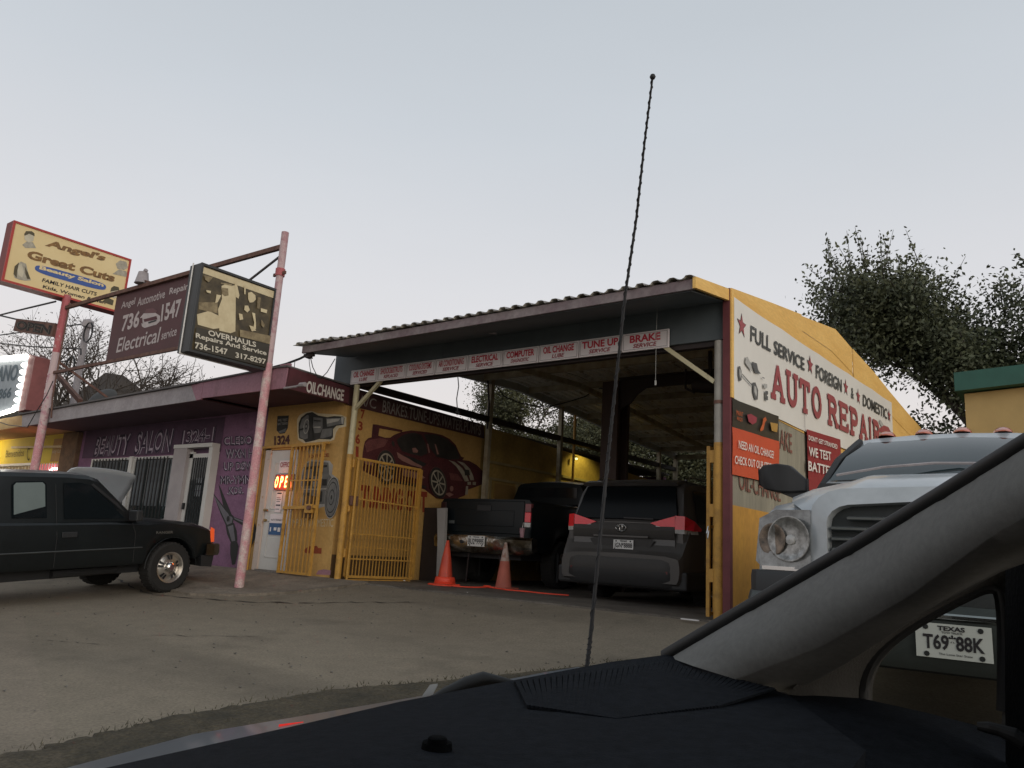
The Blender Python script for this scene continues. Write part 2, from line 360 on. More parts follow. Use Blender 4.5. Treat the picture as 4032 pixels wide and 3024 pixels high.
# verge of dirt and dry grass running up to the garage corner
vl = [(-2.683,6.001,0.07)] + [(-3.371,6.079,-0.12)] + [(-3.923,4.731,-0.3)] + [(-4.351,3.77,-0.42)] + [(-4.465,2.673,-0.5)] + [(-4.358,1.787,-0.52)]
vl = [(p[0], p[1]) for p in vl] + [(-5.6, -2.0), (-6.2, -6)]
mb = MB(); vs = []; rr = random.Random(11); line = []
for (ax, ay), (bx, by) in zip(vl, vl[1:]):
    for i in range(24):
        t = i / 24; line.append((ax + (bx-ax)*t + rr.uniform(-.035, .035), ay + (by-ay)*t))
for x, y in line:
    for dx in (0, .12, .5, .9, 1.25): vs.append((x + dx, y, gz(x, y) + (.004 if dx in (0, 1.25) else .035) + rr.uniform(0, .012)))
mb.add(vs, [(5*i+j, 5*i+5+j, 5*i+6+j, 5*i+1+j) for i in range(len(line)-1) for j in range(4)])
mb.build('dirt_verge', M['dirt'], kind='structure')
mb = MB()
for x, y in line:
    for k in range(9):
        px = x + abs(rr.gauss(0, .4)) * 1.0 - .03; py = y + rr.uniform(-.12, .12); h = rr.uniform(.008, .035); a = rr.uniform(0, 6.28); lx, ly = math.cos(a) * h * .7, math.sin(a) * h * .7
        z = gz(px, py) + .025; mb.add([(px-.006, py, z), (px+.006, py, z), (px+lx, py+ly, z+h)], [(0,1,2)])
g = mb.build('verge_grass', M['grass'], kind='stuff'); g['label'] = 'dry short grass and leaf litter along the driveway verge'; g['category'] = 'grass'
mb = MB()
for k in range(420):
    px = rr.uniform(-14, -3.5); py = rr.uniform(1.5, 8.0)
    s_ = rr.uniform(.006, .02); z = gz(px, py) + .003
    mb.add([(px-s_, py, z), (px, py+s_*.7, z+s_*.7), (px+s_, py, z), (px, py-s_*.6, z+s_*.5)], [(0,1,2),(0,2,3)])
g = mb.build('loose_gravel', mat('litter', (.25,.23,.20), .9, scale=30, col2=(.05,.045,.04)), kind='stuff'); g['label'] = 'scattered grit and bits of litter on the asphalt lot'; g['category'] = 'gravel'

# ================================================================ garage canopy
XG = -3.17
gar = thing('auto_repair_garage', 'open steel garage with corrugated roof, slate front panel and yellow plywood side wall', 'garage', (-6.3, 12, 0))
def P_(lo, hi, name, m, par=gar, **k): return MB().box(lo, hi).build(name, m, par, **k)
# roof profile along Y (gentle shed forward edge, falling towards the back)
RP = [(7.2, 3.52), (8.2, 3.69), (10.2, 3.90), (12.5, 4.02), (15, 3.88), (17.5, 3.70), (20.2, 3.56)]
def rz(y):
    for (a, za), (b, zb) in zip(RP, RP[1:]):
        if y <= b: return za + (zb - za) * (y - a) / (b - a)
    return RP[-1][1]
rr = random.Random(2)
sheet_edges = [-9.83, -8.9, -7.95, -7.0, -6.05, -5.1, -4.15, -3.2]
for a, b in zip(sheet_edges, sheet_edges[1:]):
    mb = MB(); nn = 42; lift = rr.uniform(0, .012); ov = rr.uniform(0, .04)
    ylist = [7.2 - ov, 8.2, 10.2, 12.5, 15, 17.5, 20.2]
    for layer, off in ((0, 0.0), (1, -.004)):
        vs = []
        for y in ylist:
            zz = rz(max(y, 7.2))
            for i in range(nn + 1):
                x = a + (b - a + .02) * i / nn; ph = ((x + 20) / .19) % 1.0
                bumpz = .035 * (1 if ph < .38 else (1 - (ph - .38) / .12 if ph < .5 else (0 if ph < .88 else (ph - .88) / .12)))
                vs.append((x, y, zz + bumpz + lift + off))
        k = nn + 1
        mb.add(vs, [(j*k+i, j*k+i+1, (j+1)*k+i+1, (j+1)*k+i) for j in range(len(ylist)-1) for i in range(nn)], M['corr'] if layer == 0 else M['corr_in'])
    # the roof proper does not cover the strip over the office side: left sheets stop short
    if b < -8.9: mb.f = [f for f in mb.f]; 
    mb.build('roof_sheet', M['corr'], gar, smooth=30)
# front eave fascia boards and yellow return
MB().prism([(-9.66,7.22,3.40),(-3.2,7.22,3.41),(-3.2,7.22,3.52),(-9.66,7.22,3.505)], (0,.035,0)).build('eave_fascia', mat('eave_board_paint', (.23,.195,.195), .7, scale=1.6, col2=(.15,.105,.115), thr=(.38,.62), fine=.15), gar)
for k in range(6):
    pass
MB().prism([(-3.2,7.2,3.41),(-3.2,8.19,3.56),(-3.2,8.19,3.70),(-3.2,7.2,3.535)], (.035,0,0)).build('rake_board', M['yellow_side'], gar)
MB().add([(-9.62,7.26,3.40),(-3.24,7.26,3.40),(-3.24,8.15,3.55),(-9.62,8.15,3.55),(-9.62,7.26,3.415),(-3.24,7.26,3.415),(-3.24,8.15,3.565),(-9.62,8.15,3.565)], [(0,1,2,3),(7,6,5,4),(0,4,5,1),(2,6,7,3),(1,5,6,2),(3,7,4,0)]).build('soffit', M['panel'], gar)
# slate front panel in sheets
for a, b in ((-10.02, -7.6), (-7.597, -5.2), (-5.197, -3.21)):
    P_((a, 8.19, 3.12), (b, 8.23, 3.63), 'front_panel', M['panel'])
P_((-9.98, 8.235, 3.06), (-3.21, 8.33, 3.20), 'header_beam', M['dark_steel'])
# posts
MB().tube([(-9.43,8.2,-.02),(-9.43,8.2,1.95)], .052, 12).build('post', M['yellow_metal'], gar, smooth=40)
MB().tube([(-9.43,8.2,1.95),(-9.43,8.2,3.08)], .048, 12).build('post', M['cream_metal'], gar, smooth=40)
MB().tube([(-3.31,8.2,-.02),(-3.31,8.2,1.92)], .058, 12).build('post', M['yellow_metal'], gar, smooth=40)
MB().tube([(-3.31,8.2,1.92),(-3.31,8.2,3.10)], .055, 12).build('post', mat('grey_pipe', (.38,.36,.32), .5, scale=6), gar, smooth=40)
MB().tube([(-3.31,8.2,2.36),(-3.31,8.2,2.40)], .062, 12).build('pipe_collar', M['rust'], gar, smooth=40)
MB().bar((-9.43,8.19,2.66),(-8.86,8.19,3.11), .05, .05).build('knee_brace', M['cream_metal'], gar)
MB().bar((-3.36,8.19,2.62),(-3.98,8.19,3.10), .05, .05).build('knee_brace', M['cream_metal'], gar)
for x, y in ((-9.42, 11.65), (-9.42, 14.2), (-9.42, 19.1)):
    MB().box((x-.045, y-.045, 0), (x+.045, y+.045, rz(y) - .08)).build('post', M['purlin'], gar)
MB().tube([(-9.42,14.78,2.2),(-9.42,14.78,3.85)], .03, 8).build('pipe', M['yellow_metal'], gar)
MB().tube([(-9.38,11.45,3.95),(-9.40,11.58,3.4),(-9.42,11.6,2.9)], .02, 6).build('drain_pipe', M['dark_steel'], gar)
# dark steel side beam that runs back along the neighbouring wall
MB().box((-9.50, 8.3, 3.045), (-9.38, 20.2, 3.15)).build('side_beam', M['dark_steel'], gar)
MB().box((-9.46, 11.0, 3.76), (-9.38, 20.2, 3.50)).build('eave_beam', M['purlin'], gar) if False else MB().loft([[(-9.47,y,rz(y)-.17),(-9.39,y,rz(y)-.17),(-9.39,y,rz(y)-.02),(-9.47,y,rz(y)-.02)] for y in (8.3,10.2,12.5,15,17.5,20.2)], closed=True, caps=True).build('eave_beam', mat('pale_beam_paint', (.42,.42,.38), .6, scale=5), gar)
# purlins and rafters
for y in (9.3, 10.35, 11.4, 12.9, 14.1, 15.3, 16.6, 17.9, 19.2):
    P_((-9.40, y-.03, rz(y)-.13), (-3.22, y+.03, rz(y)-.015), 'purlin', M['purlin'])
for x in (-7.9, -4.0):
    MB().loft([[(x-.03,y,rz(y)-.24),(x+.03,y,rz(y)-.24),(x+.03,y,rz(y)-.135),(x-.03,y,rz(y)-.135)] for y in (8.3,10.2,12.5,15,17.5,20.2)], closed=True, caps=True).build('rafter', M['purlin'], gar)
# big brown column and beam
mc = MB(); mc.box((-7.05,11.95,0),(-6.72,12.03,3.72)); mc.box((-7.05,12.32,0),(-6.72,12.40,3.72)); mc.box((-6.92,12.03,0),(-6.84,12.32,3.72))
mc.build('column', mat('brown_steel', (.075,.045,.035), .6, scale=5), gar)
mc = MB(); mc.box((-6.72,12.0,3.56),(-3.25,12.06,3.76)); mc.box((-6.72,11.95,3.74),(-3.25,12.2,3.77)); mc.prism([(-6.72,12.01,3.2),(-6.72,12.01,3.56),(-6.2,12.01,3.56),(-6.36,12.01,3.46),(-6.5,12.01,3.3)], (0,.04,0))
mc.build('beam', mat('brown_steel_dark', (.045,.03,.025), .6, scale=5), gar)
# rear corner posts and back rail
for x in (-9.42, -6.6, -3.3): MB().box((x-.05, 20.1, 0), (x+.05, 20.2, 3.5)).build('post', M['purlin'], gar)
P_((-9.4, 20.1, 3.38), (-3.2, 20.2, 3.5), 'rear_beam', M['purlin'])
MB().bar((-6.6,20.05,2.1),(-3.6,20.05,3.4), .05, .05).build('diagonal_brace', M['dark_steel'], gar)
# side wall: plywood sheets, upper and lower
prof = [(8.215,3.715),(9.6,3.95),(10.97,4.18),(12.82,4.47),(13.91,4.40),(15.47,4.33),(18.68,4.12),(20.4,4.02)]
def pz(y):
    for (a, za), (b, zb) in zip(prof, prof[1:]):
        if y <= b: return za + (zb - za) * (y - a) / (b - a)
    return prof[-1][1]
cuts = [8.215, 10.95, 13.90, 16.6, 20.4]
for i, (a, b) in enumerate(zip(cuts, cuts[1:])):
    ylist = [a] + [p[0] for p in prof if a < p[0] < b] + [b - .03]
    poly = [(XG - .014 * (i % 2), y, 2.44) for y in (ylist[0], ylist[-1])] + [(XG - .014 * (i % 2), y, pz(y) + rr.uniform(-.015, .015)) for y in reversed(ylist)]
    MB().prism(poly, (-.018, 0, 0)).build('upper_plywood_sheet', M['yellow_side'], gar)
    MB().prism([(XG-.006,a,1.2),(XG-.006,b-.01,1.2),(XG-.006,b-.01,2.436),(XG-.006,a,2.436)], (-.018,0,0)).build('middle_plywood_sheet', mat('bare_plywood_%d' % i, (.34,.31,.23), .85, scale=1.4, col2=(.22,.20,.15), stretch=(1,2.5,.25), fine=.12) if i == 0 else bpy.data.materials['bare_plywood_0'], gar)
    MB().prism([(XG+.004,a,-.02),(XG+.004,b-.008,-.02),(XG+.004,b-.008,1.235),(XG+.004,a,1.235)], (-.018,0,0)).build('lower_plywood_sheet', M['orange_side'], gar)
for y in (8.28, 10.9, 13.86, 16.6, 20.3): MB().box((XG-.14, y-.045, 0), (XG-.028, y+.045, min(rz(y), 3.6))).build('stud', M['purlin'], gar)
MB().box((-3.24, 8.13, 0), (XG+.012, 8.208, 3.70)).build('corner_trim', mat('maroon_trim', (.16,.04,.045), .7, scale=6), gar)
MB().box((XG+.013, 8.14, 2.42), (XG+.030, 8.21, 3.70)).build('corner_strip', M['yellow_side'], gar)
# painted words on the bare plywood
lt = MB(); lt2 = MB(); put_text(lt, 'OIL-CHANGE', (XG,8.42,1.42), (XG,9.85,1.40), (XG,8.42,1.66), PX_, off=.006, bold=.01)
put_text(lt2, 'BRAKE', (XG,9.55,2.08), (XG,10.35,2.08), (XG,9.55,2.34), PX_, off=.006, bold=.01)
lt.build('lettering', mat('faded_red_letter', (.24,.07,.045), .85, scale=9, col2=(.16,.10,.07)), gar); lt2.build('lettering', bpy.data.materials['faded_red_letter'], gar)
# louvre slots on lower sheet
for k in range(3): MB().box((XG+.005, 9.25, .88 - .09*k), (XG+.012, 9.42, .90 - .09*k)).build('vent_slot', M['orange_side'], gar)

# back boundary of the garage: chain fence bits and clutter stay dark
# ------- hanging things
cab = MB().tube([(-8.3,10.399,3.42),(-8.3,10.654,3.283),(-8.3,11.096,3.253),(-8.3,11.691,3.292),(-8.3,12.175,3.393),(-8.3,12.756,3.585),(-8.3,13.376,3.811),(-8.3,13.862,4.086)] + [(-7.0,12.0,3.6)], .012, 5)
tag(cab.build('sagging_cable', M['black']), 'black cable sagging under the canopy ceiling left of the brown column', 'cable')
cab = MB().tube([(-7.455,8.4,3.115),(-7.418,8.4,2.939),(-7.44,8.4,2.753),(-7.406,8.4,2.564)], .008, 5); cab.tube([(-7.433,8.4,2.559),(-7.405,8.4,2.551),(-7.371,8.4,2.537)], .02, 5)
tag(cab.build('hanging_wire', M['black']), 'thin black wire hanging from the air conditioning sign into the open bay', 'wire')
cab = MB().tube([(-3.953,7.9,3.573),(-3.957,7.9,3.331),(-3.959,7.9,2.954),(-3.957,7.9,2.608)], .0025, 5); cab.tube([(-3.958,7.9,2.627),(-3.957,7.9,2.571)], .012, 6)
tag(cab.build('pull_chain', mat('light_chain', (.35,.35,.33), .5)), 'thin pale pull chain hanging from the eave beside the brake service sign', 'chain')
mb = MB(); mb.bar((-5.83,7.9,3.43),(-6.25,7.9,3.35), .03, .03); mb.box((-6.32,7.85,3.32),(-6.24,7.95,3.40))
mb = MB(); q = [(-6.757,7.9,3.578),(-6.373,7.9,3.5)]; mb.bar(q[0], q[1], .04, .035, M['fascia_grey']); mb.bar(q[0], (q[0][0], q[0][1], q[0][2]+.08), .03, .03, M['fascia_grey'])
tag(mb.build('tube_light', M['fascia_grey']), 'short unlit white tube light under the front eave', 'light fitting')
# motor and fan hanging by right beam
h = thing('hanging_motor', 'dark electric hoist motor hanging below the beam near the right post', 'hoist', (-4.45, 10.8, 3.1))
MB().tube([(-4.75,10.8,3.25),(-4.35,10.8,3.2)], .13, 14).build('motor_drum', M['dark_steel'], h, smooth=40)
MB().box((-4.32,10.72,3.08),(-4.12,10.88,3.32)).build('gear_box', M['dark_steel'], h)
MB().bar((-4.5,10.8,3.3),(-4.5,10.8,3.75), .05, .05).build('hanger', M['dark_steel'], h)
MB().tube([(-4.75,10.8,3.12),(-4.9,10.8,3.2),(-4.9,10.8,3.5)], .02, 6).build('hook_arm', M['dark_steel'], h)

# ================================================================ nine service signs
signs = [('OIL CHANGE','LUBE',347,474,560,628,552,617,'left end, below the slate panel'), ('SHOCKS&STRUTS','REPLACED',475,611,549,615,540,603,''), ('COOLING SYSTEMS','SERVICED',612,753,537,603,527,591,''),
 ('AIR CONDITIONING','SERVICE',754,910,522,590,512,578,''), ('ELECTRICAL','SERVICE',911,1078,505,576,492,561,''), ('COMPUTER','DIAGNOSTIC',1080,1254,487,560,468,543,''),
 ('OIL CHANGE','LUBE',1257,1448,467,542,448,524,''), ('TUNE UP','SERVICE',1450,1657,443,522,421,500,''), ('BRAKE','SERVICE',1659,1886,416,498,389,472,'')]
SX = [(-9.55,8.15,3.197),(-8.923,8.15,3.176),(-8.292,8.15,3.152),(-7.69,8.15,3.161),(-7.055,8.15,3.147),(-6.427,8.15,3.161),(-5.811,8.15,3.156),(-5.18,8.15,3.146),(-4.552,8.15,3.145),(-3.912,8.15,3.175)]; sxs = [p[0] for p in SX]
labs = ['white OIL CHANGE LUBE sign at the far left end of the sign row', 'white SHOCKS&STRUTS REPLACED sign with red and maroon letters', 'white COOLING SYSTEMS SERVICED sign in the row', 'white AIR CONDITIONING SERVICE sign in the row',
 'white ELECTRICAL SERVICE sign in the row', 'white COMPUTER DIAGNOSTIC sign in the row', 'white OIL CHANGE LUBE sign between COMPUTER DIAGNOSTIC and TUNE UP', 'white TUNE UP SERVICE sign behind the car antenna', 'white BRAKE SERVICE sign at the right end of the row']
M['sign_white'] = mat('sign_white', (.78,.73,.74), .5, scale=1.5, col2=(.68,.63,.64))
M['sign_edge'] = mat('sign_edge_grey', (.25,.22,.23), .6)
z0, z1 = 3.085, 3.315
for i, sdef in enumerate(signs):
    a, b = sxs[i] + .006, sxs[i+1] - .006
    t = thing('service_sign', labs[i], 'sign', ((a+b)/2, 8.15, z0), 'service signs hung in a row under the slate panel')
    MB().box((a, 8.145, z0), (b, 8.170, z1)).build('board', M['sign_white'], t, bevel=.003)
    fr = MB(); e = .012; g_ = .018
    for lo, hi in (((a+g_,z0+g_),(b-g_,z0+g_+.004)), ((a+g_,z1-g_-.004),(b-g_,z1-g_)), ((a+g_,z0+g_+.004),(a+g_+.004,z1-g_-.004)), ((b-g_-.004,z0+g_+.004),(b-g_,z1-g_-.004))):
        fr.box((lo[0], 8.142, lo[1]), (hi[0], 8.1446, hi[1]))
    fr.build('border_line', M['sign_edge'], t)
    wd = b - a; k = .78 if len(sdef[0]) > 5 else .66
    if sdef[0] == 'TUNE UP': k = .86
    text(sdef[0], (a+wd*(1-k)/2, 8.145, z0+.105), (b-wd*(1-k)/2, 8.145, z0+.105), (a+wd*(1-k)/2, 8.145, z0+.200), NY, M['red_letter'], t, bold=.032 if len(sdef[0]) < 11 else .014)
    k = .52 if len(sdef[1]) > 5 else .32
    text(sdef[1], (a+wd*(1-k)/2, 8.145, z0+.035), (b-wd*(1-k)/2, 8.145, z0+.035), (a+wd*(1-k)/2, 8.145, z0+.088), NY, M['dred_letter'], t, bold=.028, slant=.25)

# ================================================================ banners and posters on the side wall
def cloth(c4, n, nu=14, nv=6, amp=.012, seed=1, sag=.0):
    """slightly wavy sheet over a quad given BL BR TR TL"""
    bl, br, tr, tl = [Vector(p) for p in c4]; n = Vector(n); r_ = random.Random(seed); ph = [r_.uniform(0, 6) for _ in range(4)]; vs = []
    for j in range(nv+1):
        for i in range(nu+1):
            u, v = i/nu, j/nv; p = bl.lerp(br, u).lerp(tl.lerp(tr, u), v)
            wv = amp * (math.sin(u*9+ph[0]) * .5 + math.sin(u*23+v*5+ph[1]) * .3 + math.sin(v*7+ph[2]) * .2 + 1)
            p = p + n * wv
            if j in (0, nv): p.z -= sag * abs(math.sin(u * math.pi * 5)) * (1 if j == nv else .6)
            vs.append(p)
    return vs, [(j*(nu+1)+i, j*(nu+1)+i+1, (j+1)*(nu+1)+i+1, (j+1)*(nu+1)+i) for j in range(nv) for i in range(nu)]
XB = XG + .012
bn = thing('auto_repair_banner', 'long white vinyl banner reading FULL SERVICE FOREIGN & DOMESTIC AUTO REPAIR on yellow wall', 'banner', (XB, 8.23, 2.42))
v, f = cloth([(XB,8.235,2.42),(XB,16.9,2.60),(XB,16.9,4.0),(XB,8.235,3.62)], PX_, 60, 4, .006, 3, .012); MB().add(v, f).build('sheet', M['banner'], bn, smooth=60)
XT = XB + .016
tA = [(-3.14,8.775,3.444),(-3.14,14.469,3.691),(-3.14,8.677,3.196),(-3.14,16.286,3.761)]
def bq(s_, poly, m, par, bold=.0, slant=0): return text(s_, poly[0], poly[1], poly[2], PX_, m, par, bold=bold, slant=slant)
# words traced as BL BR TL quads on the wall plane
L1 = [(-3.142,8.739,3.217),(-3.142,9.467,3.258),(-3.142,8.749,3.42)]; bq('FULL', L1, M['banner_dark'], bn, .022)
L2 = [(-3.142,9.601,3.266),(-3.142,10.906,3.331),(-3.142,9.598,3.455)]; bq('SERVICE', L2, M['banner_dark'], bn, .022)
L3 = [(-3.142,11.47,3.345),(-3.142,12.918,3.417),(-3.142,11.489,3.565)]; bq('FOREIGN', L3, M['banner_dark'], bn, .022)
L4 = [(-3.142,13.508,3.439),(-3.142,13.693,3.448),(-3.142,13.534,3.635)]; bq('&', L4, M['banner_dark'], bn, .012)
L5 = [(-3.142,14.34,3.459),(-3.142,16.336,3.549),(-3.142,14.375,3.681)]; bq('DOMESTIC', L5, M['banner_dark'], bn, .022)
slab_text(MB(), 'AUTO', (XT,9.48,2.68), (XT,11.72,2.76), (XT,9.48,3.14), PX_, off=.002).build('lettering', M['banner_red'], bn)
slab_text(MB(), 'REPAIR', (XT,12.05,2.77), (XT,15.6,2.90), (XT,12.05,3.22), PX_, off=.002).build('lettering', M['banner_red'], bn)
def star(c, r, m, par, n=PX_, u=(0,1,0)):
    c = Vector(c); u = Vector(u); pts = []
    for k in range(10):
        a = math.pi/2 + k*math.pi/5; rad = r if k % 2 == 0 else r*.42; pts.append(c + u*math.cos(a)*rad + PZ_*math.sin(a)*rad)
    mb = MB(); mb.face([c + (p-c)*1.15 for p in pts], (0,0,0), M['banner_dark']); mb.face(pts, Vector(n)*.002, m); mb.build('star', None, par)
for p in [(-3.142,8.463,3.337),(-3.142,11.192,3.484),(-3.142,13.195,3.558),(-3.142,14.027,3.564),(-3.142,16.546,3.668)]: star(p, .135, M['banner_red'], bn)
# line drawing of a white pickup, printed
pk = MB(); G1 = mat('print_grey', (.12,.12,.12), .5); G2 = mat('print_lightgrey', (.50,.49,.46), .5)
def D8(off, s): return s
lay(pk, [([(-3.14,8.333,2.814),(-3.14,8.39,2.832),(-3.14,8.433,2.782),(-3.14,8.432,2.673),(-3.14,8.36,2.647),(-3.14,8.332,2.717)], G1), ([(-3.14,8.791,2.721),(-3.14,8.885,2.741),(-3.14,8.977,2.664),(-3.14,8.959,2.547),(-3.14,8.864,2.524),(-3.14,8.789,2.604)], G1),
 ([(-3.14,8.356,2.792),(-3.14,8.399,2.785),(-3.14,8.415,2.735),(-3.14,8.38,2.678),(-3.14,8.355,2.732)], G2), ([(-3.14,8.837,2.692),(-3.14,8.899,2.688),(-3.14,8.929,2.62),(-3.14,8.896,2.569),(-3.14,8.835,2.613)], G2), ([(-3.14,8.433,2.755),(-3.14,8.76,2.687),(-3.14,8.759,2.67),(-3.14,8.433,2.739)], G1),
 ([(-3.14,8.75,2.968),(-3.14,8.922,2.984),(-3.14,8.968,2.912),(-3.14,9.063,2.885),(-3.14,8.856,2.853),(-3.14,8.78,2.927)], G1), ([(-3.14,8.553,2.975),(-3.14,8.613,2.994),(-3.14,8.733,2.916),(-3.14,8.757,2.843),(-3.14,8.582,2.881),(-3.14,8.529,2.902)], G2), ([(-3.14,9.205,2.704),(-3.14,9.306,2.718),(-3.14,9.304,2.677),(-3.14,9.253,2.656),(-3.14,9.303,2.648),(-3.14,9.295,2.6),(-3.14,9.202,2.588)], G1),
 ([(-3.14,9.142,2.783),(-3.14,9.275,2.799),(-3.14,9.273,2.747),(-3.14,9.147,2.727)], G2), ([(-3.14,9.095,2.854),(-3.14,9.177,2.86),(-3.14,9.177,2.848),(-3.14,9.095,2.842)], G1)], PX_, .004)
pk.build('truck_print', None, bn)
pk = MB(); lay(pk, [([(-3.14,15.58,3.412),(-3.14,15.701,3.441),(-3.14,15.966,3.378),(-3.14,15.795,3.315),(-3.14,15.608,3.355)], G2), ([(-3.14,15.63,3.271),(-3.14,15.966,3.378),(-3.14,16.381,3.409),(-3.14,16.579,3.349),(-3.14,15.933,3.212),(-3.14,15.538,3.186)], M['banner_red'])], PX_, .004); pk.build('tool_print', None, bn)
# seam line
MB().box((XT, 10.86, 2.46), (XT+.003, 10.866, 2.72)).build('seam', M['sign_edge'], bn)

ob = thing('oil_change_poster', 'creased orange and black banner asking NEED AN OIL CHANGE beside the garage corner', 'banner', (XB, 8.25, 1.6))
q = [(-3.15,8.171,1.562),(-3.15,9.47,1.594),(-3.15,9.743,2.48),(-3.15,8.175,2.409),(-3.15,8.174,2.088),(-3.15,9.741,2.154)]
v, f = cloth([q[4], q[5], q[2], q[3]], PX_, 10, 4, .008, 5); MB().add(v, f).build('black_half', mat('black_vinyl', (.035,.032,.028), .35, var=.2), ob, smooth=60)
q2 = [(-3.15,8.171,1.562),(-3.15,9.717,1.604)]
v, f = cloth([q2[0], q2[1], q[5], q[4]], PX_, 10, 4, .008, 6); MB().add(v, f).build('orange_half', mat('orange_vinyl', (.62,.085,.035), .4, scale=3, var=.12), ob, smooth=60)
for s_, qq in (('NEED AN OIL CHANGE?', [(-3.128,8.307,1.867),(-3.128,9.489,1.901),(-3.128,8.308,1.961)]), ('CHECK OUT OUR SPECIALS!', [(-3.128,8.191,1.681),(-3.128,9.609,1.75),(-3.128,8.191,1.774)])): text(s_, qq[0], qq[1], qq[2], PX_, M['banner'], ob, bold=.01)
for s_, qq in (('MAINT', [(-3.128,8.241,2.236),(-3.128,8.443,2.245),(-3.128,8.241,2.289)]), ('REQD', [(-3.128,8.263,2.174),(-3.128,8.428,2.181),(-3.128,8.264,2.219)])): text(s_, qq[0], qq[1], qq[2], PX_, mat('orange_print', (.6,.12,.03), .5), ob)
mm = MB(); OP = bpy.data.materials['orange_print']; YP = mat('ochre_print', (.5,.28,.06), .5)
lay(mm, [([(-3.13,8.556,2.291),(-3.13,8.68,2.322),(-3.13,8.884,2.312),(-3.13,8.856,2.252),(-3.13,8.728,2.204),(-3.13,8.604,2.219)], M['dred_letter']), ([(-3.13,9.095,2.339),(-3.13,9.178,2.372),(-3.13,9.215,2.34),(-3.13,9.159,2.302),(-3.13,9.091,2.198),(-3.13,9,2.165),(-3.13,8.985,2.19),(-3.13,9.067,2.268)], OP), ([(-3.13,9.342,2.333),(-3.13,9.63,2.361),(-3.13,9.596,2.248),(-3.13,9.395,2.236)], YP)], PX_, .012); mm.build('icon_print', None, ob)
bp_ = thing('battery_poster', 'dark red poster reading DONT GET STRANDED WE TEST BATTERIES behind the tow truck mirror', 'poster', (XB, 10.9, 1.7))
q = [(-3.15,10.953,1.819),(-3.15,12.156,1.89),(-3.15,12.674,2.631),(-3.15,10.932,2.501)]
yb0, yb1 = q[3][1], q[2][1] + .05
v, f = cloth([(XB+.016,yb0+.03,1.30),(XB+.016,yb1,1.36),(XB+.016,yb1,2.62),(XB+.016,yb0,2.50)], PX_, 8, 4, .004, 8); MB().add(v, f).build('sheet', mat('crimson_vinyl', (.30,.022,.035), .45, var=.12), bp_, smooth=60)
for s_, qq in (("DON'T GET STRANDED", [(-3.115,10.922,2.346),(-3.115,12.423,2.425),(-3.115,10.927,2.418)]), ('WE TEST', [(-3.115,10.926,2.123),(-3.115,12.055,2.196),(-3.115,10.922,2.256)]), ('BATTERIES', [(-3.115,10.875,1.915),(-3.115,12.551,1.997),(-3.115,10.885,2.054)])): text(s_, qq[0], qq[1], qq[2], PX_, M['banner'], bp_, bold=.02)
# ================================================================ office + salon strip building
XS = -9.62
off_ = thing('repair_office', 'yellow painted auto repair office with mural walls and maroon OIL CHANGE fascia', 'shop building', (-10.7, 10, 0))
MB().box((-11.72, 8.2, 0), (-9.70, 8.35, 2.86)).build('front_wall', M['yellow'], off_)
MB().box((-9.70, 8.2, 0), (XS, 11.7, 2.76)).build('side_wall', M['yellow'], off_)
mb = MB(); mb.prism([(XS,11.7,0),(XS,20.5,0),(XS,20.5,2.62),(XS,18.5,2.70),(XS,15.5,2.86),(XS,11.7,3.0)], (-.1,0,0)); mb.build('rear_side_wall', mat('old_yellow_wall', (.50,.34,.10), .85, scale=1.2, col2=(.30,.20,.06), bump=.3, fine=.12), off_)
for a, b, z in ((11.9, 20, 2.28), (11.9, 20, 1.95)): MB().box((XS, a, z), (XS+.04, b, z+.05)).build('wall_rail', mat('pale_rail', (.42,.33,.16), .8, scale=4), off_)
for y in (12.0, 12.9, 13.8, 15.6, 17.2): MB().box((XS, y, .2), (XS+.035, y+.06, 1.95)).build('wall_batten', bpy.data.materials['pale_rail'], off_)
for y in (12.2, 13.95): MB().box((XS, y, .5), (XS+.012, y+.7 if y < 13 else y+1.2, 1.9)).build('wall_board', mat('ochre_board', (.36,.22,.07), .85, scale=3), off_)
# strip with white letters on the side wall top and the eave fascia
MB().prism([(XS+.003,8.2,2.76),(XS+.003,11.75,2.74),(XS+.003,11.7,3.01),(XS+.003,8.2,3.06)], (.02,0,0)).build('sign_strip', mat('sooty_maroon', (.045,.022,.02), .8, scale=2, col2=(.07,.02,.022)), off_)
text("A/C", (XS+.024,8.40,2.80), (XS+.024,8.80,2.80), (XS+.024,8.40,2.97), PX_, M['grey_letter'], off_, bold=.005)
text("BRAKES.TUNE-UPS.WATER.PUMPS", (XS+.024,8.95,2.775), (XS+.024,11.62,2.775), (XS+.024,8.95,2.985), PX_, M['grey_letter'], off_, bold=.01)
MB().prism([(XS-.02,6.98,2.79),(XS-.02,8.195,2.78),(XS-.02,8.195,3.05),(XS-.02,7.0,3.12)], (.045,0,0)).build('side_fascia', M['maroon'], off_)
text("OILCHANGE", (XS+.026,7.33,2.80), (XS+.026,8.08,2.80), (XS+.026,7.33,2.985), PX_, M['white_letter'], off_, bold=.03)
MB().prism([(-12.0,6.98,2.80),(XS-.02,6.98,2.80),(XS-.02,6.98,3.12),(-9.9,6.98,3.13),(-12.0,6.98,3.075)], (0,.03,0)).build('front_fascia', M['fascia_pink'], off_)
MB().prism([(-12.05,6.95,3.075),(-9.9,6.95,3.13),(XS+.02,6.95,3.12),(XS+.02,8.3,3.07),(-12.05,8.4,3.07)], (0,0,.025)).build('roof_edge', M['roofing'], off_)
MB().box((-12.0, 7.02, 2.85), (XS-.03, 8.2, 2.87)).build('soffit', M['soffit'], off_)
MB().box((-12.0, 8.3, 2.95), (XS-.1, 20.4, 3.0)).build('roof', M['roofing'], off_)
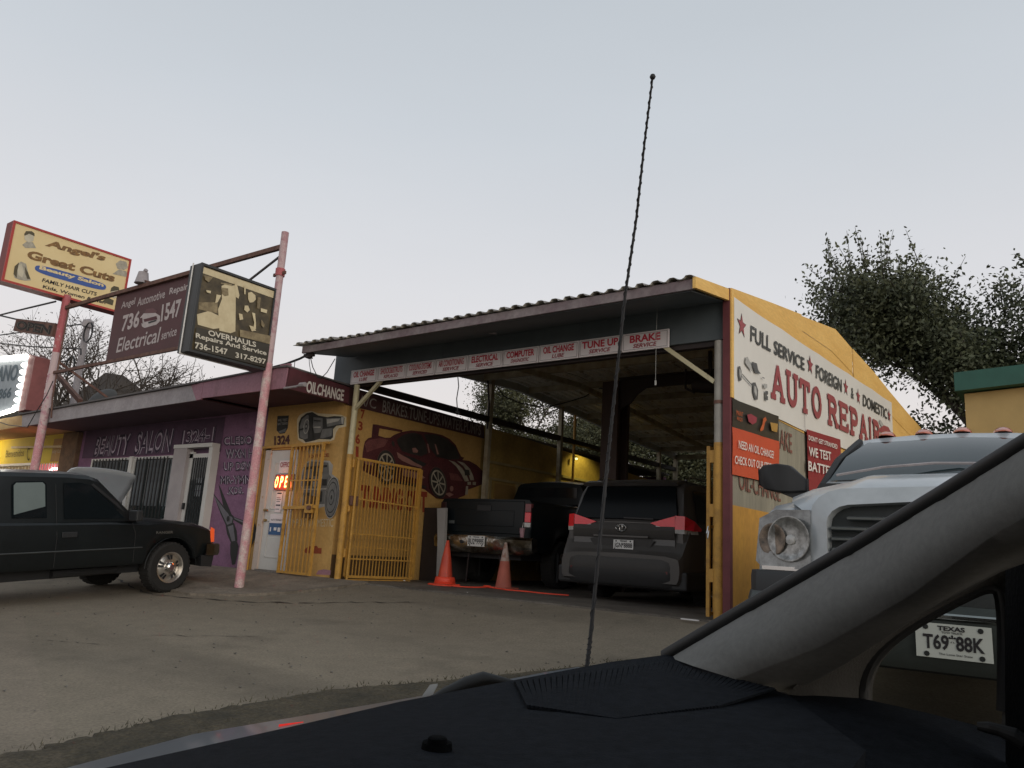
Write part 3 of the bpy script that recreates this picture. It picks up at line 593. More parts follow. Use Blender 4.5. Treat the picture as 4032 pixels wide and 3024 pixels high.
MB().box((XS-.25, 7.0, 3.0), (XS-.02, 7.05, 3.19)).build('fascia_cap', M['fascia_pink'], off_)
# pipe lamp at the fascia corner
mb = MB(); q = [(-9.551,6.9,2.771),(-9.274,6.9,2.775),(-9.18,6.9,2.792),(-9.162,6.9,2.799)]; mb.tube(q, .018, 6); q = [(-9.18,6.9,2.792),(-9.064,6.9,2.791)]; mb.tube(q, .035, 8)
tag(mb.build('conduit_lamp', M['fascia_grey']), 'small conduit lamp on the pink fascia corner left of OIL CHANGE', 'lamp')
# door
dr = MB().box((-11.42, 8.17, .05), (-10.72, 8.195, 2.06)).build('door', M['door_white'], off_, bevel=.004)
for z0_, z1_ in ((.25, .85), (1.05, 1.85)):
    mb = MB()
    for lo, hi in (((-11.28,z0_),(-10.86,z0_+.015)), ((-11.28,z1_-.015),(-10.86,z1_)), ((-11.28,z0_),(-11.265,z1_)), ((-10.875,z0_),(-10.86,z1_))): mb.box((lo[0],8.160,lo[1]),(hi[0],8.1695,hi[1]))
    mb.build('door_moulding', M['door_white'], off_)
mb = MB(); mb.tube([(-11.36,8.17,1.03),(-11.36,8.10,1.03)], .022, 10); mb.tube([(-11.36,8.105,1.03),(-11.27,8.105,1.03)], .011, 8); mb.build('handle', mat('brass', (.35,.24,.10), .35, metal=.8), dr)
MB().tube([(-11.355,8.17,.86),(-11.355,8.13,.86)], .024, 10).build('deadbolt', bpy.data.materials['brass'], dr)
MB().box((-11.56, 8.14, .03), (-11.42, 8.21, 2.13)).build('door_frame', M['door_frame'], off_)
MB().box((-11.56, 8.14, 2.065), (-10.70, 8.21, 2.13)).build('door_head', M['yellow_metal'], off_)
MB().box((-11.42, 8.10, .0), (-10.70, 8.21, .05)).build('threshold', M['concrete'], off_)
MB().tube([(-11.66,8.12,0),(-11.66,8.12,2.1)], .028, 8).build('door_post', M['yellow_metal'], off_, smooth=40)
MB().bar((-11.68,8.12,2.11),(-9.88,8.12,2.14), .04, .04).build('gate_head_bar', M['yellow_metal'], off_)
# notices on the door
n1 = MB().box((-11.16, 8.157, 1.66), (-10.80, 8.160, 1.88)).build('office_notice', M['sign_white'], None); tag(n1, 'white OFFICE notice taped on the upper part of the white door', 'notice')
text('OFFICE', (-11.13,8.157,1.76), (-10.83,8.157,1.76), (-11.13,8.157,1.85), NY, M['dred_letter'], n1, bold=.02)
n2 = MB().box((-11.14, 8.157, 1.0), (-10.98, 8.160, 1.35)).build('paper_notice', M['sign_white'], None); tag(n2, 'small paper notice below the glowing neon on the office door', 'notice')
mb = MB()
for k, z in enumerate((1.31, 1.24, 1.21, 1.18, 1.11, 1.05)): mb.box((-11.12, 8.1545, z), (-11.0 - .02 * (k % 2), 8.1565, z + (.022 if k in (0, 4) else .008)))
mb.build('print_lines', M['black_letter'], n2)
n3 = MB().box((-11.24, 8.157, .62), (-10.78, 8.160, .97)).build('card_notice', M['sign_white'], None); tag(n3, 'white and blue payment card notice on the lower half of the door', 'notice')
MB().box((-11.235, 8.1545, .625), (-10.785, 8.1565, .82)).build('blue_band', mat('card_blue', (.015,.09,.24), .4), n3)
mb = MB()
for k in range(4): x = -11.2 + .105 * k; mb.box((x, 8.151, .68 + .02 * (k % 2)), (x + (.03 if k == 0 else .07), 8.1535, .75))
mb.build('card_marks', M['white'], n3); text('AUTO TERMINAR MATS', (-11.2,8.1565,.86), (-10.82,8.1565,.86), (-11.2,8.1565,.89), NY, M['black_letter'], n3, off=.002)
# neon OPEN
neo = thing('neon_open_sign', 'lit red and yellow neon OPEN sign glowing in the office doorway', 'neon sign', (-10.95, 8.12, 1.38))
NE = emit('neon_red', (1, .07, .02), 5.5); NY2 = emit('neon_yellow', (1, .62, .16), 7); ND = emit('neon_dim', (1, .2, .04), 1.6)
MB().box((-11.20, 8.135, 1.37), (-10.70, 8.150, 1.64)).build('backing', mat('neon_backing', (.30,.05,.02), .3), neo)
for ch, a, b in (('O', -11.185, -11.075), ('P', -11.05, -10.945), ('E', -10.92, -10.83)):
    dz = (a + 11.185) * .02
    text(ch, (a, 8.125, 1.405+dz), (b, 8.125, 1.405+dz), (a, 8.125, 1.61+dz), NY, NE, neo, name='letter_tube', bold=.055, slant=.12, off=0)
    text(ch, (a+.008, 8.125, 1.415+dz), (b-.008, 8.125, 1.415+dz), (a+.008, 8.125, 1.60+dz), NY, NY2, neo, name='letter_core', bold=.0, slant=.12, off=.004)
text('N', (-10.80, 8.125, 1.41), (-10.71, 8.125, 1.41), (-10.80, 8.125, 1.61), NY, ND, neo, name='letter_tube', bold=-.02, slant=.1, off=0)
nl = bpy.data.lights.new('neon_glow', 'POINT'); nl.energy = 2.0; nl.color = (1,.28,.05); nl.shadow_soft_size = .1
no = bpy.data.objects.new('neon_glow', nl); C.objects.link(no); no.location = (-10.95, 8.0, 1.45)
# murals on the office front
GM = mat('mural_grey', (.17,.17,.16), .8, scale=6, col2=(.10,.10,.10)); GL = mat('mural_light', (.42,.41,.37), .8, scale=6, col2=(.28,.27,.25)); GD = mat('mural_black', (.03,.03,.028), .8)
HW = mat('mural_halo', (.60,.52,.36), .8, scale=10, col2=(.5,.42,.26))
mu = MB()
lay(mu, [([(-10.88,8.2,2.579),(-10.832,8.2,2.657),(-10.701,8.2,2.699),(-10.522,8.2,2.718),(-10.333,8.2,2.664),(-9.919,8.2,2.624),(-9.746,8.2,2.605),(-9.613,8.2,2.559),(-9.59,8.2,2.407),(-9.768,8.2,2.387),(-9.826,8.2,2.314),(-9.851,8.2,2.201),(-10.015,8.2,2.16),(-10.307,8.2,2.17),(-10.485,8.2,2.167),(-10.573,8.2,2.154),(-10.654,8.2,2.182),(-10.786,8.2,2.236),(-10.834,8.2,2.377)], HW),
 ([(-10.822,8.2,2.516),(-10.778,8.2,2.614),(-10.638,8.2,2.685),(-10.488,8.2,2.696),(-10.327,8.2,2.628),(-10.085,8.2,2.585),(-9.914,8.2,2.595),(-9.685,8.2,2.573),(-9.652,8.2,2.542),(-9.65,8.2,2.438),(-9.831,8.2,2.428),(-9.907,8.2,2.375),(-9.885,8.2,2.241),(-9.936,8.2,2.205),(-10.229,8.2,2.225),(-10.372,8.2,2.202),(-10.578,8.2,2.18),(-10.648,8.2,2.231),(-10.759,8.2,2.255),(-10.803,8.2,2.376)], GD),
 ([(-10.78,8.2,2.454),(-10.741,8.2,2.582),(-10.617,8.2,2.654),(-10.569,8.2,2.642),(-10.545,8.2,2.423),(-10.529,8.2,2.246),(-10.617,8.2,2.23),(-10.747,8.2,2.274)], GM),
 ([(-10.442,8.2,2.605),(-10.199,8.2,2.572),(-10.171,8.2,2.406),(-10.217,8.2,2.331),(-10.364,8.2,2.327),(-10.428,8.2,2.437)], GM), ([(-10.111,8.2,2.567),(-9.709,8.2,2.551),(-9.68,8.2,2.455),(-10.058,8.2,2.42)], GM), ([(-10.08,8.2,2.552),(-9.75,8.2,2.542),(-9.786,8.2,2.502),(-10.067,8.2,2.474)], GL),
 ([(-10.168,8.2,2.386),(-9.91,8.2,2.394),(-9.917,8.2,2.261),(-10.142,8.2,2.231),(-10.202,8.2,2.243)], GM), ([(-9.726,8.2,2.565),(-9.661,8.2,2.562),(-9.651,8.2,2.442),(-9.7,8.2,2.456)], GL),
 ([tuple(p) for p in ell([(-10.59,8.2,2.451)][0], (.075,0,0), (0,0,.13))], GL), ([tuple(p) for p in ell([(-10.59,8.2,2.451)][0], (.06,0,0), (0,0,.11))], GM), ([tuple(p) for p in ell([(-10.59,8.2,2.451)][0], (.03,0,0), (0,0,.055))], GD), ([tuple(p) for p in ell([(-10.59,8.2,2.451)][0], (.012,0,0), (0,0,.022))], GL),
 ([(-10.55,8.2,2.621),(-10.477,8.2,2.636),(-10.375,8.2,2.221),(-10.465,8.2,2.224)], GD), ([(-10.773,8.2,2.414),(-10.653,8.2,2.428),(-10.647,8.2,2.398),(-10.761,8.2,2.384)], GD), ([(-10.403,8.2,2.554),(-10.222,8.2,2.534),(-10.219,8.2,2.515),(-10.4,8.2,2.534)], GD), ([(-10.383,8.2,2.435),(-10.205,8.2,2.431),(-10.201,8.2,2.407),(-10.379,8.2,2.416)], GL)], NY)
mu.build('transmission_mural', None, off_)
mu = MB(); dc = [(-9.733,8.2,1.263)][0]
lay(mu, [([(-10.602,8.2,1.647),(-10.517,8.2,1.839),(-10.376,8.2,1.884),(-9.908,8.2,1.855),(-9.811,8.2,1.778),(-9.816,8.2,1.639),(-9.65,8.2,1.555),(-9.65,8.2,1.473),(-9.892,8.2,1.418),(-9.845,8.2,1.134),(-10.063,8.2,1.085),(-10.489,8.2,1.106),(-10.553,8.2,1.209),(-10.487,8.2,1.342),(-10.583,8.2,1.456)], GL),
 ([(-10.565,8.2,1.609),(-10.498,8.2,1.819),(-10.371,8.2,1.855),(-9.931,8.2,1.827),(-9.886,8.2,1.64),(-9.898,8.2,1.455),(-9.906,8.2,1.16),(-10.448,8.2,1.126),(-10.523,8.2,1.209),(-10.461,8.2,1.361),(-10.553,8.2,1.456)], GM),
 ([(-10.533,8.2,1.762),(-9.954,8.2,1.79),(-9.947,8.2,1.753),(-10.524,8.2,1.714)], GD), ([(-10.292,8.2,1.739),(-10.175,8.2,1.737),(-10.152,8.2,1.605),(-10.268,8.2,1.606)], GD), ([(-10.12,8.2,1.755),(-10.062,8.2,1.754),(-10.03,8.2,1.567),(-10.073,8.2,1.567)], GL), ([(-10.527,8.2,1.399),(-9.891,8.2,1.409),(-9.888,8.2,1.39),(-10.524,8.2,1.38)], GL), ([(-10.424,8.2,1.323),(-10.281,8.2,1.343),(-10.251,8.2,1.175),(-10.394,8.2,1.154)], GD), ([(-10.154,8.2,1.362),(-9.996,8.2,1.362),(-9.982,8.2,1.196),(-10.138,8.2,1.185)], GD),
 ([(-10.454,8.2,1.57),(-10.322,8.2,1.578),(-10.301,8.2,1.455),(-10.432,8.2,1.446)], GD), ([(-10.029,8.2,1.557),(-9.915,8.2,1.557),(-9.898,8.2,1.455),(-10.012,8.2,1.455)], GD), ([(-10.252,8.2,1.512),(-10.138,8.2,1.521),(-10.138,8.2,1.436),(-10.238,8.2,1.433)], GL), ([(-10.503,8.2,1.266),(-10.451,8.2,1.304),(-10.394,8.2,1.154),(-10.465,8.2,1.135)], GL), ([(-9.872,8.2,1.64),(-9.776,8.2,1.565),(-9.761,8.2,1.473),(-9.856,8.2,1.455)], GM)] +
 [([tuple(p) for p in ell(dc, (.165*k,0,0), (0,0,.32*k))], m_) for k, m_ in ((1.05, GL), (1.0, GD), (.94, GM), (.78, GD), (.72, GM), (.4, GD), (.34, GM), (.12, GD))], NY)
mu.build('engine_mural', None, off_)
mu = MB(); lay(mu, [([(-11.443,8.2,2.681),(-11.119,8.2,2.673),(-11.108,8.2,2.45),(-11.171,8.2,2.362),(-11.314,8.2,2.357),(-11.415,8.2,2.423)], GD), ([(-11.355,8.2,2.4),(-11.14,8.2,2.451),(-11.158,8.2,2.381),(-11.316,8.2,2.368)], GM)], NY); mu.build('battery_shield_mural', None, off_)
q = [(-11.392,8.19,2.574),(-11.118,8.19,2.57),(-11.402,8.19,2.621)]; text('WE TEST', q[0], q[1], q[2], NY, GL, off_); q = [(-11.387,8.19,2.512),(-11.107,8.19,2.512),(-11.395,8.19,2.553)]; text('BATTERIES', q[0], q[1], q[2], NY, GL, off_)
q = [(-11.421,8.195,2.158),(-10.993,8.195,2.164),(-11.454,8.195,2.322)]; text('1324', q[0], q[1], q[2], NY, mat('maroon_digit', (.09,.03,.03), .8), off_, bold=.04)
q = [(-10.506,8.195,1.982),(-10.041,8.195,2.008),(-10.523,8.195,2.08)]; text('REPAIR', q[0], q[1], q[2], NY, GL, off_)
q = [(-10.433,8.195,1.909),(-9.927,8.195,1.924),(-10.443,8.195,1.962)]; text('OFFICE', q[0], q[1], q[2], NY, mat('brick_red_letter', (.30,.06,.02), .8, scale=9, var=.4), off_, bold=.02)
q = [(-10.693,8.195,0.782),(-9.647,8.195,0.804),(-10.7,8.195,0.904)]; text('IMPORT DOMESTIC', q[0], q[1], q[2], NY, HW, off_)
mu = MB(); lay(mu, [([(-10.319,8.2,0.409),(-10.214,8.2,0.468),(-10.187,8.2,0.478),(-9.991,8.2,0.496),(-9.957,8.2,0.462),(-9.873,8.2,0.466),(-9.864,8.2,0.377),(-10.253,8.2,0.367)], bpy.data.materials['brick_red_letter'])], NY); mu.build('arrow_mural', None, off_)
mu = MB(); lay(mu, [([(-9.943,8.2,0.054),(-9.898,8.2,0.118),(-9.764,8.2,0.144),(-9.599,8.2,0.137),(-9.601,8.2,0.067)], M['fascia_pink'])], NY); mu.build('paint_patch', None, off_)
mu = MB(); mu.box((-10.33,8.1,.92),(-10.12,8.17,1.28)); mu.build('letter_box', mat('brown_box', (.12,.06,.02), .6), off_)
# security gate leaning against the office front
gt = thing('security_gate', 'tall yellow barred security gate folded against the office front beside the door', 'gate', (-10.3, 8.06, 0))
def GB(a, b, w_=.03, name='bar', m=None): return MB().bar(a, b, w_, w_).build(name, m or M['yellow_metal'], gt)
q = [(-10.532,8.06,2.071),(-10.566,8.06,0.06),(-9.747,8.06,2.093),(-9.739,8.06,0.06),(-10.553,8.06,1.051),(-9.81,8.06,1.093)]
GB((-10.72,8.06,.03),(-10.72,8.06,2.10), .04, 'stile'); GB((-9.93,8.06,.03),(-9.93,8.06,2.12), .04, 'stile')
GB((-10.72,8.06,2.10),(-9.93,8.06,2.12), .035, 'rail'); GB((-10.72,8.06,.05),(-9.93,8.06,.05), .035, 'rail'); GB((-10.74,8.04,1.07),(-9.93,8.04,1.10), .05, 'rail'); GB((-10.70,8.06,1.52),(-9.95,8.06,1.53), .02, 'rail')
for k in range(1, 8): x = -10.72 + .79 * k / 8; GB((x,8.06,.06),(x,8.06,2.1), .016)
MB().box((-10.16,8.0,1.0),(-10.0,8.07,1.14)).build('lock_box', M['yellow_metal'], gt); MB().tube([(-10.02,8.0,1.08),(-10.02,7.95,1.08)], .035, 10).build('knob', M['rust'], gt)
for z in (.3, 1.9): MB().tube([(-11.66+.95,8.05,z),(-11.66+.95,8.05,z+.12)], .03, 8).build('hinge', M['yellow_metal'], gt)

# car mural on the inner side wall
XM = XS + .001
CRD = mat('mural_crimson', (.10,.020,.022), .75, scale=3, col2=(.06,.014,.017), fine=.25); CRL = mat('mural_crimson_light', (.20,.07,.062), .75, scale=4, col2=(.12,.035,.035), fine=.25); MBK = mat('mural_glass', (.016,.014,.014), .6, scale=4, col2=(.04,.035,.03)); MWH = mat('mural_white', (.40,.36,.28), .7, scale=8, col2=(.27,.23,.17)); MPK = mat('mural_rose', (.34,.17,.14), .7)
mu = MB()
lay(mu, [([(-9.62,8.788,2.54),(-9.62,8.874,2.55),(-9.62,9.498,2.552),(-9.62,9.482,2.512),(-9.62,8.949,2.494),(-9.62,8.94,2.37),(-9.62,8.951,2.328),(-9.62,8.789,2.311)], CRD),
 ([(-9.62,8.628,1.937),(-9.62,8.627,2.041),(-9.62,8.634,2.126),(-9.62,8.649,2.227),(-9.62,8.715,2.293),(-9.62,8.788,2.318),(-9.62,8.936,2.369),(-9.62,9.095,2.357),(-9.62,9.213,2.375),(-9.62,9.306,2.44),(-9.62,9.481,2.519),(-9.62,9.706,2.58),(-9.62,9.964,2.602),(-9.62,10.23,2.621),(-9.62,10.531,2.623),(-9.62,10.749,2.581),(-9.62,10.929,2.495),(-9.62,11.041,2.365),(-9.62,11.111,2.294),(-9.62,11.204,2.287),(-9.62,11.155,2.235),(-9.62,11.355,2.244),(-9.62,11.593,2.191),(-9.62,11.787,2.098),(-9.62,11.908,1.962),(-9.62,11.865,1.858),(-9.62,11.538,1.743),(-9.62,11.39,1.696),(-9.62,11.303,1.576),(-9.62,11.02,1.472),(-9.62,10.784,1.444),(-9.62,10.482,1.456),(-9.62,10.292,1.531),(-9.62,10.175,1.58),(-9.62,9.698,1.615),(-9.62,9.426,1.645),(-9.62,9.008,1.665),(-9.62,8.851,1.697),(-9.62,8.675,1.747)], CRD),
 ([(-9.62,8.654,2.185),(-9.62,8.728,2.267),(-9.62,8.999,2.336),(-9.62,9.178,2.333),(-9.62,9.095,2.205),(-9.62,8.908,2.136),(-9.62,8.709,2.052)], CRL), ([(-9.62,9.377,2.363),(-9.62,9.47,2.443),(-9.62,9.588,2.502),(-9.62,9.795,2.553),(-9.62,9.971,2.542),(-9.62,10.098,2.407),(-9.62,10.175,2.234),(-9.62,10.017,2.16),(-9.62,9.757,2.163),(-9.62,9.523,2.184),(-9.62,9.406,2.293)], MBK),
 ([(-9.62,10.036,2.56),(-9.62,10.347,2.603),(-9.62,10.679,2.563),(-9.62,10.934,2.447),(-9.62,11.062,2.288),(-9.62,11.056,2.238),(-9.62,10.746,2.191),(-9.62,10.417,2.204),(-9.62,10.243,2.32)], MBK), ([(-9.62,9.765,2.269),(-9.62,9.849,2.288),(-9.62,9.92,2.245),(-9.62,9.903,2.205),(-9.62,9.796,2.198)], MPK), ([(-9.62,10.132,2.405),(-9.62,10.166,2.402),(-9.62,10.228,2.256),(-9.62,10.197,2.237)], MPK), ([(-9.62,10.333,2.426),(-9.62,10.368,2.423),(-9.62,10.468,2.257),(-9.62,10.424,2.244)], MPK),
 ([(-9.62,9.393,2.151),(-9.62,9.553,2.106),(-9.62,9.858,2.041),(-9.62,10.05,1.982),(-9.62,10.043,1.95),(-9.62,9.781,1.972),(-9.62,9.544,2.017),(-9.62,9.435,2.062)], MPK), ([(-9.62,9.551,2.128),(-9.62,9.851,2.1),(-9.62,10.164,2.041),(-9.62,10.083,1.978),(-9.62,9.816,2.036)], MBK), ([(-9.62,9.259,2.33),(-9.62,9.311,2.316),(-9.62,9.331,2.238),(-9.62,9.28,2.238),(-9.62,9.244,2.284)], MBK),
 ([(-9.62,9.582,1.874),(-9.62,10.011,1.849),(-9.62,10.15,1.789),(-9.62,10.024,1.745),(-9.62,9.597,1.758)], MPK), ([(-9.62,9.008,1.665),(-9.62,9.444,1.669),(-9.62,10.19,1.642),(-9.62,10.194,1.604),(-9.62,9.41,1.615)], MBK),
 ([(-9.62,10.735,2.179),(-9.62,10.917,2.17),(-9.62,11.148,2.073),(-9.62,11.286,1.96),(-9.62,11.373,1.856),(-9.62,11.249,1.835),(-9.62,11.136,1.959),(-9.62,10.975,2.084),(-9.62,10.822,2.153)], MWH), ([(-9.62,10.974,2.196),(-9.62,11.186,2.182),(-9.62,11.372,2.091),(-9.62,11.474,1.98),(-9.62,11.522,1.888),(-9.62,11.408,1.876),(-9.62,11.332,1.997),(-9.62,11.167,2.123)], MWH),
 ([(-9.62,11.199,2.063),(-9.62,11.35,2.064),(-9.62,11.385,1.971),(-9.62,11.237,1.946)], MBK), ([(-9.62,11.324,1.835),(-9.62,11.424,1.845),(-9.62,11.431,1.789),(-9.62,11.331,1.779)], MWH), ([(-9.62,11.475,1.85),(-9.62,11.577,1.861),(-9.62,11.578,1.799),(-9.62,11.481,1.794)], MWH), ([(-9.62,11.284,1.75),(-9.62,11.346,1.756),(-9.62,11.356,1.597),(-9.62,11.276,1.589)], MWH), ([(-9.62,10.773,1.95),(-9.62,11.015,1.946),(-9.62,11.175,1.835),(-9.62,10.837,1.816)], CRL), ([(-9.62,8.629,1.951),(-9.62,8.856,1.945),(-9.62,8.869,1.847),(-9.62,8.68,1.852)], MPK),
 ([tuple(p) for p in ell([(-9.62,10.871,1.662)][0], (0,.05,0), (0,0,.05))], MPK), ([(-9.62,10.701,1.553),(-9.62,10.815,1.587),(-9.62,10.938,1.559),(-9.62,10.825,1.502)], MPK)], PX_)
d_ = .05
def mwheel(c, a, b):
    c = Vector(c); global d_
    for k, m_ in ((1.25, CRL), (1.22, MBK), (1.0, MWH), (.88, MBK)): mu.face(ell(c, a*k, b*k, 24), PX_*d_, m_); d_ += .0015
    for k in range(8):
        t = 2*math.pi*k/8; e = a*math.cos(t)+b*math.sin(t); s_ = (a*math.cos(t+1.57)+b*math.sin(t+1.57))*.07
        mu.face([c+s_*.8, c+e*.9+s_, c+e*.9-s_, c-s_*.8], PX_*d_, MWH)
    d_ += .0015; mu.face(ell(c, a*.16, b*.16, 12), PX_*d_, MWH); d_ += .0015; mu.face(ell(c, a*.1, b*.1, 12), PX_*d_, MBK); d_ += .0015
q = [(-9.62,9.149,1.859),(-9.62,9.34,1.846),(-9.62,9.129,2.094)]; mwheel(q[0], Vector(q[1])-Vector(q[0]), Vector(q[2])-Vector(q[0]))
q = [(-9.62,10.461,1.73),(-9.62,10.66,1.712),(-9.62,10.418,1.956)]; mwheel(q[0], Vector(q[1])-Vector(q[0]), Vector(q[2])-Vector(q[0]))
mu.build('sports_car_mural', None, off_)
RDL = mat('mural_red_letter', (.33,.05,.02), .8, scale=8, var=.35)
for ch, a in (('7', [(-9.62,8.508,2.586),(-9.62,8.6,2.594),(-9.62,8.491,2.742)]), ('3', [(-9.62,8.475,2.39),(-9.62,8.575,2.392),(-9.62,8.462,2.543)]), ('6', [(-9.62,8.45,2.163),(-9.62,8.549,2.163),(-9.62,8.432,2.328)]), ('1', [(-9.62,8.484,1.939),(-9.62,8.548,1.94),(-9.62,8.463,2.123)]), ('5', [(-9.62,8.463,1.757),(-9.62,8.545,1.753),(-9.62,8.449,1.9)]), ('4', [(-9.62,8.468,1.621),(-9.62,8.549,1.616),(-9.62,8.456,1.736)])):
    text(ch, a[0], a[1], a[2], PX_, RDL, off_, bold=.04)
q = [(-9.62,8.688,1.142),(-9.62,10.277,1.172),(-9.62,8.66,1.517)]; text('TUNING OUT', q[0], q[1], q[2], PX_, RDL, off_, bold=.06)
MB().face([(XM+.003,8.2,0),(XM+.003,9.9,0),(XM+.003,9.9,.38),(XM+.003,8.2,.38)]).build('wall_base_band', mat('dark_brown_band', (.12,.07,.03), .9, scale=3), off_)  # darker brown band along the foot of the wall

# barred driveway gate, swung open inwards
gg = thing('driveway_gate', 'open yellow barred driveway gate hinged at the left garage post', 'gate', (-9.4, 8.3, 0))
ga, gb = Vector((-9.40, 8.32, 0)), Vector((-9.22, 9.62, 0)); gu = (gb - ga)
def gp(t, z): return ga + gu * t + Vector((0,0,z))
def gbar(a, b, w_, name): return MB().bar(a, b, w_, w_).build(name, M['yellow_metal'], gg)
gbar(gp(0,.06), gp(0,1.92), .045, 'stile'); gbar(gp(1,.06), gp(1,1.86), .055, 'stile'); gbar(gp(0,1.90), gp(1,1.86), .04, 'rail'); gbar(gp(0,.06), gp(1,.05), .04, 'rail'); gbar(gp(0,.0), gp(.97,.0), .04, 'rail')
gbar(gp(0,.33), gp(1,.33), .02, 'rail'); gbar(gp(0,.72), gp(1,.70), .02, 'rail'); gbar(gp(0,1.27), gp(1,1.22), .022, 'rail'); gbar(gp(0,.52), gp(1,.5), .012, 'rail')
for k in range(1, 21): gbar(gp(k/21,.07), gp(k/21,1.88), .013, 'bar')
gbar(gp(.96,.07), gp(.96,1.86), .02, 'bar')
MB().box((-9.40,8.25,1.15),(-9.36,8.40,1.30)).build('latch', M['rust'], gg)
for z in (.35, 1.05, 1.75): MB().tube([(-9.42,8.27,z),(-9.42,8.27,z+.13)], .03, 8).build('hinge', M['yellow_metal'], gg)
MB().tube([(-9.33,8.30,0),(-9.33,8.30,1.9)], .02, 8).build('drop_bolt', M['yellow_metal'], gg)
# folded gate at the right post
g2 = thing('folded_gate', 'narrow yellow gate leaf folded beside the right garage post', 'gate', (-3.45, 8.5, 0))
for a, b, w_, nm in (((-3.47,8.3,.03),(-3.47,8.3,1.9),.04,'stile'), ((-3.40,9.4,.03),(-3.40,9.4,1.92),.04,'stile'), ((-3.47,8.3,1.88),(-3.40,9.4,1.9),.035,'rail'), ((-3.47,8.3,.06),(-3.40,9.4,.06),.035,'rail'), ((-3.47,8.3,1.0),(-3.40,9.4,1.0),.03,'rail')): MB().bar(a, b, w_, w_).build(nm, M['yellow_metal'], g2)
for k in range(1, 9): a = Vector((-3.47,8.3,0)).lerp(Vector((-3.40,9.4,0)), k/9); MB().bar(a + Vector((0,0,.05)), a + Vector((0,0,1.9)), .014, .014).build('bar', M['yellow_metal'], g2)
for z in (.4, 1.1, 1.7): MB().box((-3.42,8.2,z),(-3.36,8.32,z+.14)).build('hinge', M['yellow_metal'], g2)
MB().tube([(-3.46,8.26,1.0),(-3.46,8.22,.92),(-3.46,8.24,.86),(-3.46,8.28,.95)], .008, 6).build('chain', M['chrome'], g2)

# ---------------------------------------------------------------- beauty salon
sal = thing('beauty_salon', 'purple stucco beauty salon with pale fascia, barred window and door', 'shop building', (-15.3, 10, 0))
MB().prism([(-18.75,8.2,-.1),(-11.725,8.2,-.02),(-11.725,8.2,2.86),(-18.75,8.2,2.78)], (0,.15,0)).build('front_wall', M['purple'], sal)
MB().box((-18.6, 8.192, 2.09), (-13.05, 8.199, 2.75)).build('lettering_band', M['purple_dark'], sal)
MB().prism([(-19.0,6.98,2.66),(-12.06,6.98,2.775),(-12.06,6.98,3.06),(-19.1,6.98,2.92)], (0,.03,0)).build('fascia', M['fascia_grey'], sal)
MB().prism([(-12.04,6.975,2.775),(-11.9,6.975,2.78),(-11.9,6.975,3.07),(-12.28,6.975,3.06),(-12.2,6.975,2.97)], (0,.03,0)).build('pink_fascia_end', M['fascia_pink'], sal)
MB().prism([(-19.2,6.93,2.925),(-12.05,6.93,3.065),(-12.05,8.4,3.065),(-19.2,8.4,2.925)], (0,0,.03)).build('roof_edge', M['roofing'], sal)
MB().prism([(-19.0,7.02,2.70),(-12.0,7.02,2.80),(-12.0,8.2,2.80),(-19.0,8.2,2.72)], (0,0,.02)).build('soffit', M['soffit'], sal)
MB().box((-12.4, 7.05, 2.875), (-11.5, 8.42, 3.05)).build('eave_fill', M['soffit'], sal)
MB().box((-19.2, 8.4, 2.85), (-12.0, 20.4, 2.9)).build('roof', M['roofing'], sal)
MB().box((-19.2, 20.2, 0), (XS-.2, 20.4, 2.9)).build('rear_wall', M['purple'], sal)
def outline(s_, bl, br, tl, par, n=NY, slant=.0):
    text(s_, bl, br, tl, n, M['lilac_letter'], par, bold=.045, slant=slant)
    text(s_, bl, br, tl, n, mat('deep_letter_fill', (.045,.03,.055), .9) if 'deep_letter_fill' not in bpy.data.materials else bpy.data.materials['deep_letter_fill'], par, bold=-.002, off=.008, slant=slant)
y_ = 8.19
outline('BEAUTY', (-18.05,y_,2.10), (-16.45,y_,2.12), (-18.05,y_,2.56), sal, slant=.1)
outline('SALON', (-16.25,y_,2.11), (-14.76,y_,2.13), (-16.25,y_,2.60), sal, slant=.1)
outline('1324-1', (-14.45,y_,2.27), (-13.30,y_,2.30), (-14.45,y_,2.55), sal)
for s_, q in (('CLEBO', [(-12.956,8.19,2.2),(-12.052,8.19,2.191),(-12.997,8.19,2.371)]), ('WXN HRS', [(-12.844,8.19,1.952),(-11.694,8.19,1.939),(-12.887,8.19,2.133)]), ('UP DSW S', [(-12.843,8.19,1.722),(-11.729,8.19,1.725),(-12.882,8.19,1.889)]), ('MR-YMNK', [(-12.896,8.19,1.481),(-11.74,8.19,1.49),(-12.932,8.19,1.634)]), ('.KDS.', [(-12.631,8.19,1.285),(-12.127,8.19,1.303),(-12.665,8.19,1.43)])): outline(s_, q[0], q[1], q[2], sal)
